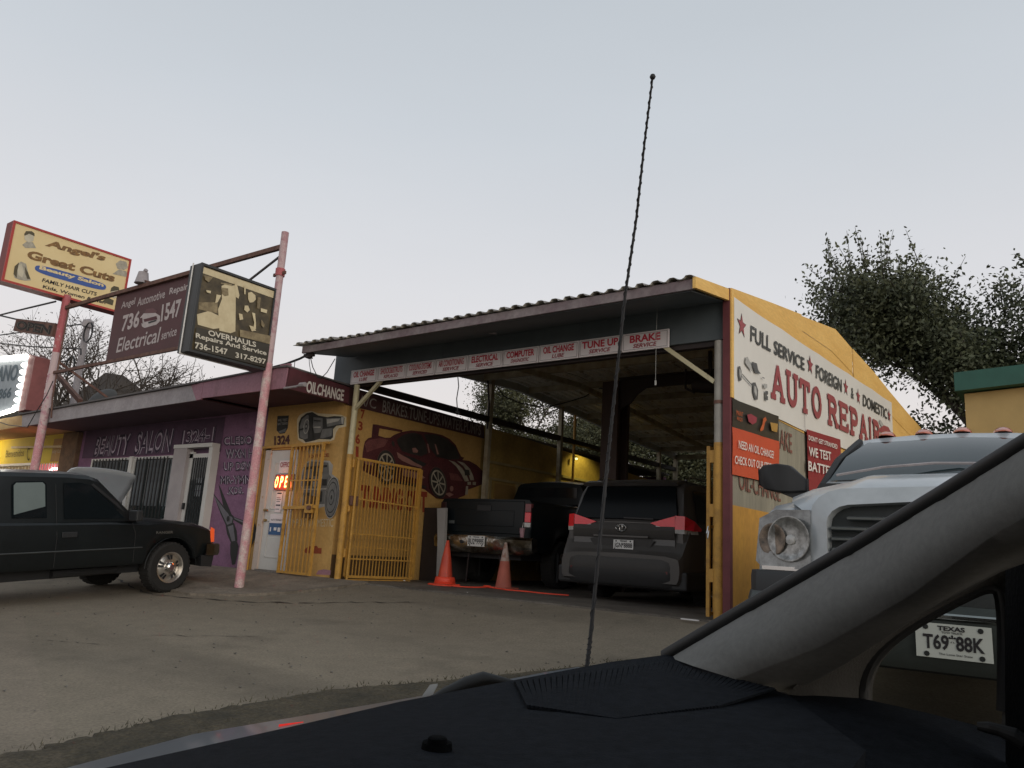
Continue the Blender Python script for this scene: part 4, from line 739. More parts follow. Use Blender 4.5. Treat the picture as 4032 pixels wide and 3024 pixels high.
# scissors mural
mu = MB(); SG = mat('scissor_grey', (.17,.16,.18), .8, scale=5, var=.3)
lay(mu, [([(-13.152,8.2,1.367),(-13.04,8.2,1.279),(-12.63,8.2,1.033),(-12.344,8.2,0.903),(-12.355,8.2,0.769),(-12.534,8.2,0.715),(-12.785,8.2,0.955)], GD), ([(-13.088,8.2,1.291),(-12.621,8.2,0.996),(-12.38,8.2,0.878),(-12.382,8.2,0.793),(-12.521,8.2,0.752),(-12.769,8.2,0.981)], SG),
 ([(-12.965,8.2,1.482),(-12.899,8.2,1.431),(-12.61,8.2,1.132),(-12.412,8.2,0.926),(-12.47,8.2,0.9),(-12.734,8.2,1.106)], GD), ([(-12.561,8.2,0.739),(-12.319,8.2,0.794),(-12.203,8.2,0.653),(-12.145,8.2,0.488),(-12.32,8.2,0.433),(-12.484,8.2,0.595)], GD), ([(-12.492,8.2,0.721),(-12.332,8.2,0.758),(-12.249,8.2,0.579),(-12.207,8.2,0.485),(-12.307,8.2,0.469)], SG),
 ([(-12.34,8.2,0.432),(-12.166,8.2,0.487),(-12.083,8.2,0.395),(-12.092,8.2,0.253),(-12.116,8.2,0.087),(-12.203,8.2,0.07),(-12.297,8.2,0.243)], GD), ([(-12.365,8.2,0.903),(-11.955,8.2,0.828),(-11.779,8.2,0.762),(-11.848,8.2,0.712),(-12.107,8.2,0.776),(-12.33,8.2,0.843)], GD), ([(-12.341,8.2,0.891),(-11.994,8.2,0.822),(-12.031,8.2,0.802),(-12.291,8.2,0.856)], SG),
 ([tuple(p) for p in ell([(-11.828,8.2,0.618)][0], (.21,0,0), (0,0,.24))], GD), ([tuple(p) for p in ell([(-11.844,8.2,0.618)][0], (.13,0,0), (0,0,.16))], M['purple']), ([tuple(p) for p in ell([(-12.504,8.2,0.863)][0], (.04,0,0), (0,0,.05))], GD)], NY)
mu.build('scissors_mural', None, sal)
# windows
def barred(x0, x1, z0_, z1_, nb, par, slats=True):
    wn = MB().box((x0, 8.17, z0_), (x1, 8.19, z1_)).build('window', M['glass_shop'], par)
    fm = MB(); 
    for lo, hi in (((x0-.05,z1_),(x1+.05,z1_+.05)), ((x0-.05,z0_-.05),(x1+.05,z0_)), ((x0-.05,z0_),(x0,z1_)), ((x1,z0_),(x1+.05,z1_))): fm.box((lo[0],8.12,lo[1]),(hi[0],8.199,hi[1]))
    fm.build('window_frame', M['door_white'], wn)
    for k in range(1, nb): x = x0 + (x1-x0)*k/nb; MB().box((x-.009,8.075,z0_-.04),(x+.009,8.095,z1_+.03)).build('bar', M['black'], wn)
    if slats:
        for k in range(nb): 
            if k % 5 == 3: continue
            x = x0 + (x1-x0)*(k+.5)/nb; MB().box((x-.035,8.15,z0_+.25),(x+.03,8.165,z1_-.02)).build('blind_slat', mat('blind_grey', (.17,.19,.20), .7, scale=2, col2=(.06,.065,.07)) if 'blind_grey' not in bpy.data.materials else bpy.data.materials['blind_grey'], wn)
    return wn
barred(-17.9, -16.2, .80, 2.0, 12, sal); barred(-16.0, -14.55, .80, 2.0, 11, sal)
MB().box((-16.17, 8.07, .7), (-16.04, 8.2, 2.06)).build('window_post', M['door_white'], sal)
MB().box((-14.42, 8.05, -.02), (-13.95, 8.2, 2.17)).build('door_pier', mat('pale_pier', (.42,.38,.38), .7, scale=2), sal)
MB().box((-14.42, 8.03, 2.17), (-13.08, 8.2, 2.24)).build('door_head', M['door_white'], sal)
MB().box((-13.2, 8.05, -.02), (-13.08, 8.2, 2.17)).build('door_jamb', M['door_white'], sal)
sd = MB().box((-13.95, 8.14, 0), (-13.2, 8.17, 2.0)).build('salon_door', M['glass_shop'], sal)
MB().box((-13.95, 8.12, 0), (-13.83, 8.175, 2.1)).build('door_stile', M['door_white'], sd); MB().box((-13.95, 8.12, 1.98), (-13.2, 8.175, 2.06)).build('door_rail', M['door_white'], sd)
for k in range(1, 8): x = -13.83 + .63*k/8; MB().box((x-.008,8.09,.05),(x+.008,8.106,1.98)).build('bar', M['black'], sd)
for z, w_ in ((1.5, .2), (1.36, .18), (1.25, .2)): MB().box((-13.6,8.128,z),(-13.6+w_,8.138,z+.1)).build('paper', mat('paper_grey', (.28,.30,.32), .7) if 'paper_grey' not in bpy.data.materials else bpy.data.materials['paper_grey'], sd)
MB().box((-13.9,8.08,1.0),(-13.86,8.13,1.12)).build('handle', M['black'], sd)
for k, x in enumerate((-15.75, -15.58, -15.40)): tag(MB().lathe([(0,0),(.045,0),(.05,.05),(.04,.09),(0,.09)], (x,8.10,.76), (0,0,1), 10).build('jar', M['door_white']), ['leftmost white jar on the salon window ledge','middle white jar on the salon window ledge','rightmost white jar on the salon window ledge'][k], 'jar', 'jars on the window ledge')
# ---------------------------------------------------------------- yellow shop at the far left
ye = thing('yellow_shop', 'yellow painted shop at the far left with red neon window under a lit eave', 'shop building', (-23, 10, -.1))
MB().box((-30, 8.2, -.15), (-19.55, 8.35, 2.75)).build('front_wall', mat('bright_yellow', (.62,.50,.03), .7, scale=2, var=.15), ye)
MB().box((-19.54, 8.1, -.15), (-18.76, 8.35, 2.7)).build('brown_pier', mat('rough_brown_pier', (.20,.12,.07), .9, scale=5, col2=(.09,.06,.04), bump=.5), ye)
MB().box((-20.2, 8.18, 2.05), (-19.56, 8.199, 2.6)).build('orange_panel', mat('orange_panel', (.42,.27,.10), .8, scale=4), ye)
MB().prism([(-30,6.98,2.40),(-19.0,6.98,2.66),(-19.1,6.98,2.92),(-30,6.98,2.70)], (0,.03,0)).build('fascia', mat('yellow_fascia', (.50,.36,.16), .8, scale=2, col2=(.36,.22,.09)), ye)
MB().prism([(-30,7.02,2.66),(-19.0,7.02,2.72),(-19.0,8.2,2.72),(-30,8.2,2.66)], (0,0,.02)).build('soffit', mat('amber_soffit', (.45,.26,.12), .8, scale=2), ye)
MB().box((-30, 7.0, 2.75), (-19.0, 20.4, 2.8)).build('roof', M['roofing'], ye)
MB().bar((-22.4,8.1,2.45),(-19.5,8.1,2.38), .05, .05).build('conduit_rail', mat('pale_conduit', (.5,.4,.22), .6, scale=4), ye)
wn = MB().box((-20.75, 8.16, .9), (-19.62, 8.19, 1.98)).build('neon_window', emit('pink_lit_glass', (.75,.13,.16), .55), ye)
for k in range(9): x = -20.75 + 1.13*k/8; MB().box((x-.012,8.10,.9),(x+.012,8.12,2.0)).build('bar', M['door_white'], wn)
q = [(-19.984,8.13,1.755),(-19.959,8.13,1.829),(-19.807,8.13,1.864),(-19.584,8.13,1.854)]; MB().tube(q, .03, 8).build('neon_tube', emit('neon_white_pink', (1,.75,.75), 5), wn)
wn2 = MB().box((-29.0, 8.16, .9), (-20.95, 8.19, 1.95)).build('shop_window', emit('warm_window', (.30,.20,.10), .35), ye)
for k in range(40): x = -29 + 8.05*k/40; MB().box((x-.015,8.10,.9),(x+.02,8.12,1.97)).build('bar', M['cream_metal'], wn2)
MB().box((-29.0,8.08,1.96),(-20.9,8.2,2.02)).build('window_head', M['white'], wn2)
for s_, q in (('Bienvenidos', [(-22.954,8.19,2.211),(-21.779,8.19,2.217),(-23.027,8.19,2.398)]), ('C', [(-21.569,8.19,2.093),(-21.328,8.19,2.101),(-21.782,8.19,2.429)]), ('2', [(-23.274,8.19,2.142),(-23.206,8.19,2.141),(-23.398,8.19,2.395)])): text(s_, q[0], q[1], q[2], NY, mat('script_paint_'+s_[:1].lower(), (.14,.12,.02), .8), ye, slant=.2)
lt_ = mat('fading_white_letters', (.55,.48,.38), .8); text('uty Lo', (-20.15,8.177,2.22), (-19.7,8.177,2.22), (-20.15,8.177,2.34), NY, lt_, ye)
LW = emit('lamp_white', (1,.86,.62), 9)
for k, (x, z) in enumerate(((-23.45, 2.62), (-25.0, 2.58))):
    l = thing('eave_lamp', ['glowing warm white lamp under the yellow eave at the left edge', 'second warm lamp farther left under the yellow eave'][k], 'lamp', (x, 7.7, z))
    MB().lathe([(.02,.08),(.05,.06),(.11,0),(.10,-.02)], (x,7.7,z), (0,0,1), 14).build('shade', M['white'], l)
    MB().lathe([(0,.04),(.06,.02),(.085,-.03),(.06,-.08),(0,-.10)], (x,7.7,z), (0,0,1), 12).build('bulb', LW, l)
    pl = bpy.data.lights.new('eave_lamp_light', 'POINT'); pl.energy = 22; pl.color = (1,.80,.48); pl.shadow_soft_size = .12
    po = bpy.data.objects.new('eave_lamp_light', pl); C.objects.link(po); po.location = (x, 7.55, z-.2)
pl = bpy.data.lights.new('pink_window_light', 'AREA'); pl.energy = 6; pl.size = .8; pl.color = (1,.25,.25); po = bpy.data.objects.new('pink_window_light', pl); C.objects.link(po); po.location = (-20.2, 8.05, 1.5); po.rotation_euler = (R(-90), 0, 0)
# work light deep in the garage
wl = thing('work_light', 'small lit work light clamped high on the yellow wall inside the garage', 'lamp', (XS+.12, 15.0, 2.72))
MB().lathe([(.015,.05),(.04,0)], (XS+.14,15.0,2.80), (-.2,0,-1), 12).build('reflector', M['dark_steel'], wl); MB().lathe([(0,.02),(.03,.0),(.025,-.03),(0,-.04)], (XS+.14,15.0,2.76), (0,0,1), 10).build('bulb', emit('work_bulb', (1,.9,.3), 3), wl)
pl = bpy.data.lights.new('work_light_lamp', 'SPOT'); pl.energy = 34; pl.spot_size = R(120); pl.spot_blend = .6; pl.color = (1,.88,.25); pl.shadow_soft_size = .05; po = bpy.data.objects.new('work_light_lamp', pl); C.objects.link(po); po.location = (XS+.55, 15.3, 3.1)
po.rotation_euler = Vector((.35,-.1,1.0)).to_track_quat('Z','Y').to_euler()
# ================================================================ pole frame with hanging signs
YP_ = 6.9
PXR, PXL = -10.02, -17.72
fr = thing('sign_pole_frame', 'tall pink painted pole frame with rusty rails carrying the hanging signs', 'sign frame', (PXR, YP_, 0))
pr = [(-10.032,6.88,-0.103),(-10.035,6.88,0.37),(-10.041,6.88,1.66),(-10.029,6.88,2.364),(-9.978,6.88,3.301),(-10.006,6.88,4.431),(-10.054,6.88,5.281)]
zr = [p[2] for p in pr]; 
MB().tube([(PXR-.02,YP_,-.15),(PXR,YP_,1.0),(PXR,YP_,1.9)], .068, 14).build('pole', M['pink'], fr, smooth=40)
MB().tube([(PXR,YP_,1.9),(PXR,YP_,3.2)], .066, 14).build('pole_section', M['pink'], fr, smooth=40)
MB().tube([(PXR,YP_,3.2),(PXR,YP_,5.36)], .058, 14).build('pole_section', mat('worn_pole_top', (.50,.36,.36), .6, scale=7, col2=(.40,.22,.24), thr=(.4,.5)), fr, smooth=40)
MB().tube([(PXR,YP_,4.62),(PXR,YP_,4.74)], .075, 12).build('pole_collar', M['pink_red'], fr, smooth=40)
MB().bar((PXR-.16,YP_,4.66),(PXR+.14,YP_,4.66), .03, .05).build('collar_bolt', M['rust'], fr)
MB().tube([(PXL,YP_,-.2),(PXL,YP_,2.6)], .085, 14).build('pole', M['pink'], fr, smooth=40)
MB().tube([(PXL,YP_,2.6),(PXL,YP_,4.2)], .082, 14).build('pole_section', mat('pale_pole', (.55,.42,.42), .6, scale=5, col2=(.45,.22,.26), thr=(.38,.46)), fr, smooth=40)
MB().tube([(PXL,YP_,4.2),(PXL,YP_,5.5)], .080, 14).build('pole_section', M['pink_red'], fr, smooth=40)
MB().bar((PXL,YP_,5.21),(PXR,YP_,5.12), .06, .075).build('rail', M['rust'], fr)
MB().bar((PXL,YP_,3.75),(-10.2,YP_,3.74), .05, .06).build('rail', M['rust'], fr)
MB().bar((PXR-.02,YP_,4.98),(-11.3,YP_-.15,4.35), .025, .03).build('diagonal_brace', M['dark_steel'], fr)
MB().tube([(PXL+.2,YP_,5.3),(PXL+.22,YP_,3.2),(PXL+.35,YP_,2.75)], .018, 6).build('conduit', M['rust'], fr)
MB().lathe([(0,0),(.08,.01),(.09,.1),(.05,.15),(0,.16)], (PXL-.32,7.0,2.68), (1,0,0), 12).build('junction_box', M['rust'], fr)
# brown service sign
bs = thing('electrical_service_sign', 'maroon sign reading Angel Automotive Repair 736 1547 Electrical Service hanging between the rails', 'sign', (-14.1, 6.95, 3.76))
MB().prism([(-15.45,6.955,3.77),(-12.6,6.955,3.765),(-12.6,6.955,5.15),(-15.47,6.955,5.17)], (0,-.02,0)).build('board', mat('maroon_board', (.085,.022,.026), .6, scale=1.5, col2=(.065,.018,.02)), bs)
ST = mat('silver_script', (.50,.43,.42), .5, scale=8, var=.25)
for s_, q, bo in (('Angel', [(-15.182,6.93,4.794),(-14.609,6.93,4.817),(-15.242,6.93,4.974)], .01), ('Automotive', [(-14.545,6.93,4.79),(-13.509,6.93,4.815),(-14.6,6.93,4.965)], .01), ('Repair', [(-13.405,6.93,4.815),(-12.74,6.93,4.818),(-13.452,6.93,4.982)], .02), ('736', [(-15.021,6.93,4.338),(-14.317,6.93,4.353),(-15.084,6.93,4.682)], .03), ('1547', [(-13.554,6.93,4.345),(-12.858,6.93,4.365),(-13.639,6.93,4.691)], .03), ('Electrical', [(-15.084,6.93,3.917),(-13.454,6.93,3.954),(-15.132,6.93,4.211)], .01), ('service', [(-13.433,6.93,3.984),(-12.89,6.93,4.016),(-13.48,6.93,4.146)], .01)):
    q = [(p[0], 6.934, p[2]) for p in q]; text(s_, q[0], q[1], q[2], NY, ST, bs, bold=bo, slant=.25 if s_ not in ('736','1547') else .12, off=.003)
mu = MB(); lay(mu, [([(-14.352,6.935,4.539),(-14.246,6.935,4.61),(-13.826,6.935,4.568),(-13.614,6.935,4.471),(-13.584,6.935,4.367),(-13.69,6.935,4.315),(-14.12,6.935,4.303),(-14.23,6.935,4.351)], ST), ([(-14.213,6.935,4.606),(-14.174,6.935,4.686),(-13.917,6.935,4.666),(-13.722,6.935,4.579),(-13.824,6.935,4.559)], mat('dull_red', (.14,.05,.055), .6)), ([(-14.208,6.935,4.485),(-13.741,6.935,4.489),(-13.689,6.935,4.415),(-14.158,6.935,4.427)], M['maroon']), ([(-14.011,6.935,4.407),(-13.718,6.935,4.41),(-13.71,6.935,4.384),(-13.99,6.935,4.371)], M['black']), ([(-14.347,6.935,4.521),(-14.269,6.935,4.528),(-14.213,6.935,4.4),(-14.285,6.935,4.427)], M['maroon'])], NY, .003); mu.build('car_print', None, bs)
# flood lamp on rail
fl = thing('rail_flood_lamp', 'small grey flood lamp standing on the rusty upper rail above the maroon sign', 'lamp', (-14.4, 6.9, 5.2))
MB().lathe([(0,.22),(.09,.21),(.13,.0),(.14,-.02),(0,-.01)], (-14.45,6.9,5.25), (0,0,1), 14).build('lamp_head', M['fascia_grey'], fl, smooth=40)
MB().tube([(-14.42,6.9,5.45),(-14.36,6.9,5.5)], .04, 8).build('lamp_cap', M['fascia_grey'], fl); MB().tube([(-14.34,6.9,5.27),(-14.1,6.9,5.2)], .02, 6).build('bracket', M['rust'], fl)
# overhauls lightbox
lx = thing('overhauls_sign_box', 'black framed double sided sign box showing a sepia workshop photo and OVERHAULS Repairs And Service', 'sign', (-10.1, 6.2, 3.07))
x1_, x0_ = -10.0, -10.30; ya, yb, za, zb_ = 5.57, 6.86, 3.07, 4.39
BX = mat('black_box_metal', (.035,.036,.036), .5, scale=5)
MB().box((x0_, ya+.0, za), (x1_-.02, yb, zb_)).build('box', BX, lx, bevel=.008)
fm = MB(); e = .035
fm.box((x1_-.02,ya,za),(x1_+.01,yb,za+e)); fm.box((x1_-.02,ya,zb_-e),(x1_+.01,yb,zb_)); fm.box((x1_-.02,ya,za+e),(x1_+.01,ya+e,zb_-e)); fm.box((x1_-.02,yb-e,za+e),(x1_+.01,yb,zb_-e)); fm.build('frame', BX, lx)
MB().tube([(x0_+.1,ya-.012,za-.01),(x0_+.1,ya-.012,zb_+.02)], .010, 6).build('conduit', M['white'], lx); MB().tube([(x0_+.1,ya-.012,za-.01),(x0_+.1,yb-.2,za-.012)], .010, 6).build('conduit', M['white'], lx)
SP = mat('sepia_dark', (.115,.085,.040), .5, scale=6, col2=(.035,.025,.012)); SL = mat('sepia_light', (.70,.60,.38), .5, scale=5, col2=(.55,.45,.27)); SM = mat('sepia_mid', (.33,.26,.14), .5, scale=9, col2=(.14,.10,.05)); SB = mat('sepia_band', (.050,.042,.028), .5, scale=3)
MB().face([(x1_-.012,ya+e,za+e),(x1_-.012,yb-e,za+e),(x1_-.012,yb-e,zb_-e),(x1_-.012,ya+e,zb_-e)]).build('face_sheet', SP, lx)
mu = MB()
lay(mu, [([(-10,5.615,4.335),(-10,6.855,4.343),(-10,6.863,4.232),(-10,5.609,4.242)], SL), ([(-10,5.619,3.623),(-10,5.793,3.725),(-10,5.964,3.696),(-10,6.005,3.524),(-10,5.9,3.482),(-10,5.655,3.48)], SL), ([(-10,5.617,3.803),(-10,5.906,3.889),(-10,5.932,3.726),(-10,5.633,3.704)], SM),
 ([(-10,5.93,4.148),(-10,5.987,4.193),(-10,6.087,4.198),(-10,6.155,4.233),(-10,6.194,3.975),(-10,6.254,3.538),(-10,6.181,3.492),(-10,5.997,3.482),(-10,5.929,3.79),(-10,5.966,3.96)], SL), ([(-10,5.908,4.194),(-10,6.097,4.228),(-10,6.087,4.198),(-10,5.911,4.175)], SM), ([(-10,5.941,4.125),(-10,6.038,4.142),(-10,6.061,4.042),(-10,6.001,4.01),(-10,5.947,4.034)], SM), ([(-10,5.869,3.996),(-10,5.945,4.006),(-10,5.906,3.889),(-10,5.868,3.864)], SL),
 ([(-10,6.128,4.265),(-10,6.165,4.263),(-10,6.235,4.096),(-10,6.229,4.04),(-10,6.183,4.052)], SL), ([(-10,6.372,4.179),(-10,6.428,4.21),(-10,6.501,4.177),(-10,6.519,4.114),(-10,6.481,4.061),(-10,6.423,4.037),(-10,6.386,4.087)], SL), ([(-10,6.289,4.276),(-10,6.319,4.279),(-10,6.333,4.139),(-10,6.31,4.139)], SL), ([(-10,6.344,3.966),(-10,6.401,3.983),(-10,6.44,3.926),(-10,6.403,3.874),(-10,6.347,3.899)], SL), ([(-10,6.482,3.897),(-10,6.536,3.899),(-10,6.572,3.758),(-10,6.586,3.667),(-10,6.536,3.64),(-10,6.543,3.75)], SL),
 ([(-10,6.542,4.162),(-10,6.596,4.165),(-10,6.599,3.986),(-10,6.553,3.986)], SM), ([(-10,6.62,4.006),(-10,6.736,4.012),(-10,6.736,3.956),(-10,6.628,3.953)], SL), ([(-10,6.262,3.82),(-10,6.321,3.824),(-10,6.347,3.75),(-10,6.292,3.721)], SL), ([(-10,6.461,3.687),(-10,6.521,3.69),(-10,6.59,3.64),(-10,6.518,3.608)], SL), ([(-10,6.653,3.836),(-10,6.725,3.773),(-10,6.717,3.716),(-10,6.667,3.743)], SM), ([(-10,5.694,4.007),(-10,5.768,4.018),(-10,5.767,3.978),(-10,5.705,3.978)], SL),
 ([(-10,5.628,4.209),(-10,5.77,4.229),(-10,5.715,4.132),(-10,5.651,4.151)], SM), ([(-10,6.313,3.58),(-10,6.919,3.631),(-10,6.924,3.494),(-10,6.329,3.477)], SM), ([(-10,5.628,3.435),(-10,6.908,3.49),(-10,6.905,3.461),(-10,6.923,3.122),(-10,5.646,3.111)], SB)], PX_, -.008, .0012)
mu.build('workshop_photo_print', None, lx)
WT = mat('cream_print', (.66,.61,.50), .5, var=.05)
for s_, q in (('OVERHAULS', [(-9.98,5.817,3.361),(-9.98,6.615,3.38),(-9.98,5.804,3.441)]), ('Repairs And Service', [(-9.98,5.638,3.257),(-9.98,6.818,3.28),(-9.98,5.623,3.348)]), ('736 -1547'[:3] + '-1547', [(-9.98,5.645,3.127),(-9.98,6.163,3.151),(-9.98,5.631,3.218)]), ('317-8297', [(-9.98,6.296,3.143),(-9.98,6.825,3.159),(-9.98,6.284,3.226)])):
    q = [(x1_+.0, p[1], p[2]) for p in q]; text(s_, q[0], q[1], q[2], PX_, WT, lx, bold=.025, off=.028)
# hair salon sign on left pole
ag = thing('hair_salon_sign', "yellow and red box sign reading Angel's Great Cuts Beauty Salon atop the left pole", 'sign', (-17.8, 6.8, 5.4))
xa = -17.7; REDM = mat('red_sign_metal', (.45,.04,.03), .5, scale=3, var=.2)
MB().box((xa-.34, 5.60, 5.42), (xa-.02, 8.12, 6.76)).build('box', mat('dark_red_box', (.22,.035,.03), .6, scale=3), ag)
fm = MB(); e = .045
for lo, hi in (((5.60,5.42),(8.12,5.42+e)), ((5.60,6.76-e),(8.12,6.76)), ((5.60,5.42+e),(5.60+e,6.76-e)), ((8.12-e,5.42+e),(8.12,6.76-e))): fm.box((xa-.02,lo[0],lo[1]),(xa+.02,hi[0],hi[1]))
fm.build('frame', REDM, ag)
MB().face([(xa,5.64,5.46),(xa,8.08,5.46),(xa,8.08,6.72),(xa,5.64,6.72)]).build('face_sheet', mat('cream_sheet', (.78,.62,.33), .5, scale=1, col2=(.72,.55,.27)), ag)
BR_ = mat('bronze_letter', (.30,.15,.035), .5, scale=10, col2=(.12,.06,.02)); CM = bpy.data.materials['cream_sheet']
def A_(s_, q, m_, bold=.03, slant=.15): text(s_, (xa,q[0][1],q[0][2]), (xa,q[1][1],q[1][2]), (xa,q[2][1],q[2][2]), PX_, m_, ag, bold=bold, slant=slant, off=.006)
A_("Angel's", [(-17.7,6.252,6.388),(-17.7,7.535,6.469),(-17.7,6.293,6.593)], BR_, .05); A_("Great Cuts", [(-17.7,5.962,6.041),(-17.7,7.843,6.096),(-17.7,5.953,6.237)], BR_, .05)
mu = MB(); q = [(-17.7,6.161,5.896),(-17.7,7.67,5.919),(-17.7,6.896,5.909)]; c0 = (Vector(q[0])+Vector(q[1]))/2
a_ = (Vector(q[1])-Vector(q[0]))/2; pts = []
for k in range(24):
    t = 2*math.pi*k/24; pts.append(c0 + a_*(abs(math.cos(t))**.55*(1 if math.cos(t) > 0 else -1)) + PZ_*.10*(abs(math.sin(t))**.6*(1 if math.sin(t) > 0 else -1)))
mu.face(pts, (.004,0,0)); mu.build('blue_lozenge', mat('sign_blue', (.045,.10,.34), .5, var=.1), ag)
A_('Beauty Salon', [(-17.7,6.242,5.866),(-17.7,7.617,5.896),(-17.7,6.236,5.973)], CM, .04); A_('FAMILY HAIR CUTS', [(-17.7,6.345,5.637),(-17.7,7.499,5.669),(-17.7,6.343,5.722)], M['black_letter'], .02); A_('Kids, Women & Men', [(-17.7,6.382,5.495),(-17.7,7.722,5.525),(-17.7,6.375,5.581)], M['black_letter'], .02)
SK = mat('sketch_grey', (.46,.42,.33), .6, scale=14, var=.35); SKD = mat('sketch_dark', (.10,.08,.04), .6, scale=14, var=.3); SKL = mat('sketch_pale', (.62,.56,.42), .6)
for grp in ([([(-17.7,5.844,6.297),(-17.7,5.922,6.412),(-17.7,6.032,6.423),(-17.7,6.112,6.323),(-17.7,5.913,6.251)], SK), ([(-17.7,5.838,6.538),(-17.7,5.933,6.631),(-17.7,6.027,6.594),(-17.7,6.032,6.452),(-17.7,5.951,6.388),(-17.7,5.871,6.421)], SKL), ([(-17.7,5.838,6.538),(-17.7,5.862,6.613),(-17.7,5.967,6.653),(-17.7,6.027,6.623),(-17.7,6.037,6.564),(-17.7,5.929,6.581),(-17.7,5.856,6.507)], SKD)], [([(-17.7,5.792,5.631),(-17.7,5.786,5.797),(-17.7,5.883,5.937),(-17.7,5.984,5.921),(-17.7,6.068,5.723),(-17.7,6.138,5.604),(-17.7,6.035,5.557),(-17.7,5.915,5.546),(-17.7,5.828,5.559)], SK), ([(-17.7,5.821,5.809),(-17.7,5.903,5.893),(-17.7,5.977,5.749),(-17.7,5.966,5.604),(-17.7,5.887,5.635)], SKL), ([(-17.7,5.792,5.631),(-17.7,5.786,5.797),(-17.7,5.851,5.909),(-17.7,5.851,5.707),(-17.7,5.863,5.571)], SKD), ([(-17.7,5.97,5.859),(-17.7,6.051,5.745),(-17.7,6.121,5.627),(-17.7,6.063,5.608),(-17.7,6.009,5.703)], SKD)], [([(-17.7,7.784,6.539),(-17.7,7.868,6.655),(-17.7,8.015,6.666),(-17.7,8.071,6.544),(-17.7,7.99,6.454),(-17.7,7.845,6.436)], SK), ([(-17.7,7.754,6.282),(-17.7,7.875,6.431),(-17.7,8.052,6.444),(-17.7,8.133,6.314),(-17.7,7.956,6.303)], SK)], [([(-17.7,7.772,5.859),(-17.7,7.78,5.953),(-17.7,7.828,6.014),(-17.7,7.944,6.02),(-17.7,7.975,5.922),(-17.7,7.928,5.938)], SKD), ([(-17.7,7.781,5.862),(-17.7,7.942,5.943),(-17.7,7.955,5.778),(-17.7,7.876,5.723),(-17.7,7.814,5.75)], SKL), ([(-17.7,7.629,5.573),(-17.7,7.734,5.711),(-17.7,7.884,5.68),(-17.7,7.875,5.556)], SKD)]):
    mu = MB(); lay(mu, grp, PX_, .004); mu.build('portrait_print', None, ag)

# OPEN channel sign on the left pole
op = thing('open_channel_sign', 'unlit rusty channel letter sign reading OPEN fixed to the left pole', 'sign', (-18.0, 5.9, 4.6))
a, b = Vector((-17.95, 6.9, 4.73)), Vector((-20.17, 6.9, 5.14)); 
MB().bar(a, b, .12, .30).build('channel_box', M['rust'], op)
d0 = (a - b).normalized(); text('OPEN', b + Vector((.10,-.06,-.12)), a + Vector((-.12,-.06,-.10)), b + Vector((.12,-.06,.09)), NY, mat('dark_letter_hole', (.02,.016,.014), .8), op, bold=.06, off=.004)
text('OPEN', b + Vector((.16,-.06,-.09)), a + Vector((-.2,-.06,-.08)), b + Vector((.17,-.06,.06)), NY, mat('verdigris_letter', (.20,.18,.14), .8), op, bold=-.03, off=.010)
# bulb bordered sign
ls = thing('bulb_border_sign', 'white sign board with glowing bulb border at the left edge above the yellow eave', 'sign', (-21, 7.05, 3.0))
MB().prism([(-25.5,7.0,2.62),(-19.40,7.0,3.05),(-19.38,7.0,4.33),(-25.5,7.0,4.70)], (0,.30,0)).build('box', mat('sign_grey_blue', (.33,.38,.42), .6, scale=3, stretch=(6,1,1)), ls)
MB().prism([(-19.38,6.99,3.02),(-19.05,7.0,3.05),(-19.05,7.0,4.28),(-19.38,6.99,4.36)], (0,.32,0)).build('red_side', mat('sign_side_red', (.28,.09,.085), .6, scale=3, var=.3), ls)
text('MEXICANO', (-22.6,6.995,3.95), (-19.85,6.995,3.78), (-22.6,6.995,4.35), NY, mat('slate_letter', (.07,.11,.14), .6), ls, bold=.03)
text('533-5866', (-21.9,6.995,3.42), (-20.0,6.995,3.38), (-21.9,6.995,3.68), NY, bpy.data.materials['slate_letter'], ls, bold=.03)
LB = emit('bulb_glow', (1,.93,.84), 14); bme = MB().lathe([(0,.05),(.035,.035),(.05,0),(.035,-.035),(0,-.05)], (0,0,0), (0,1,0), 8).build('bulb', LB, ls, smooth=60)
me_b = bme.data; base_off = Vector((0,0,0)) - ORG[ls.name]
bl_pos = [(-19.45 - .17*k, 6.95, 4.30 + .0605*.17*k*1.05 + .02) for k in range(36)] + [(-19.50 + .002*k, 6.95, 3.12 + .165*k) for k in range(7)] + [(-19.6 - .17*k, 6.95, 3.06 - .0705*.17*k) for k in range(35)]
for k, p in enumerate(bl_pos):
    o = bme if k == 0 else bme.copy()
    if k: C.objects.link(o); o.parent = ls
    o.location = Vector(p) - ORG[ls.name]
MB().bar((-19.0,7.4,4.3),(-18.2,9.6,2.9), .05, .05).build('back_strut', M['rust'], ls); 
q = [(-22.202,8.3,4.905),(-21.568,8.3,4.545),(-20.185,8.3,3.855),(-19.445,8.3,3.513)]; MB().bar(q[0], q[3], .10, .10).build('back_strut', M['rust'], ls)
MB().bar((-20.1,7.3,3.1),(-19.0,8.3,2.8), .08, .08).build('back_strut', M['rust'], ls)
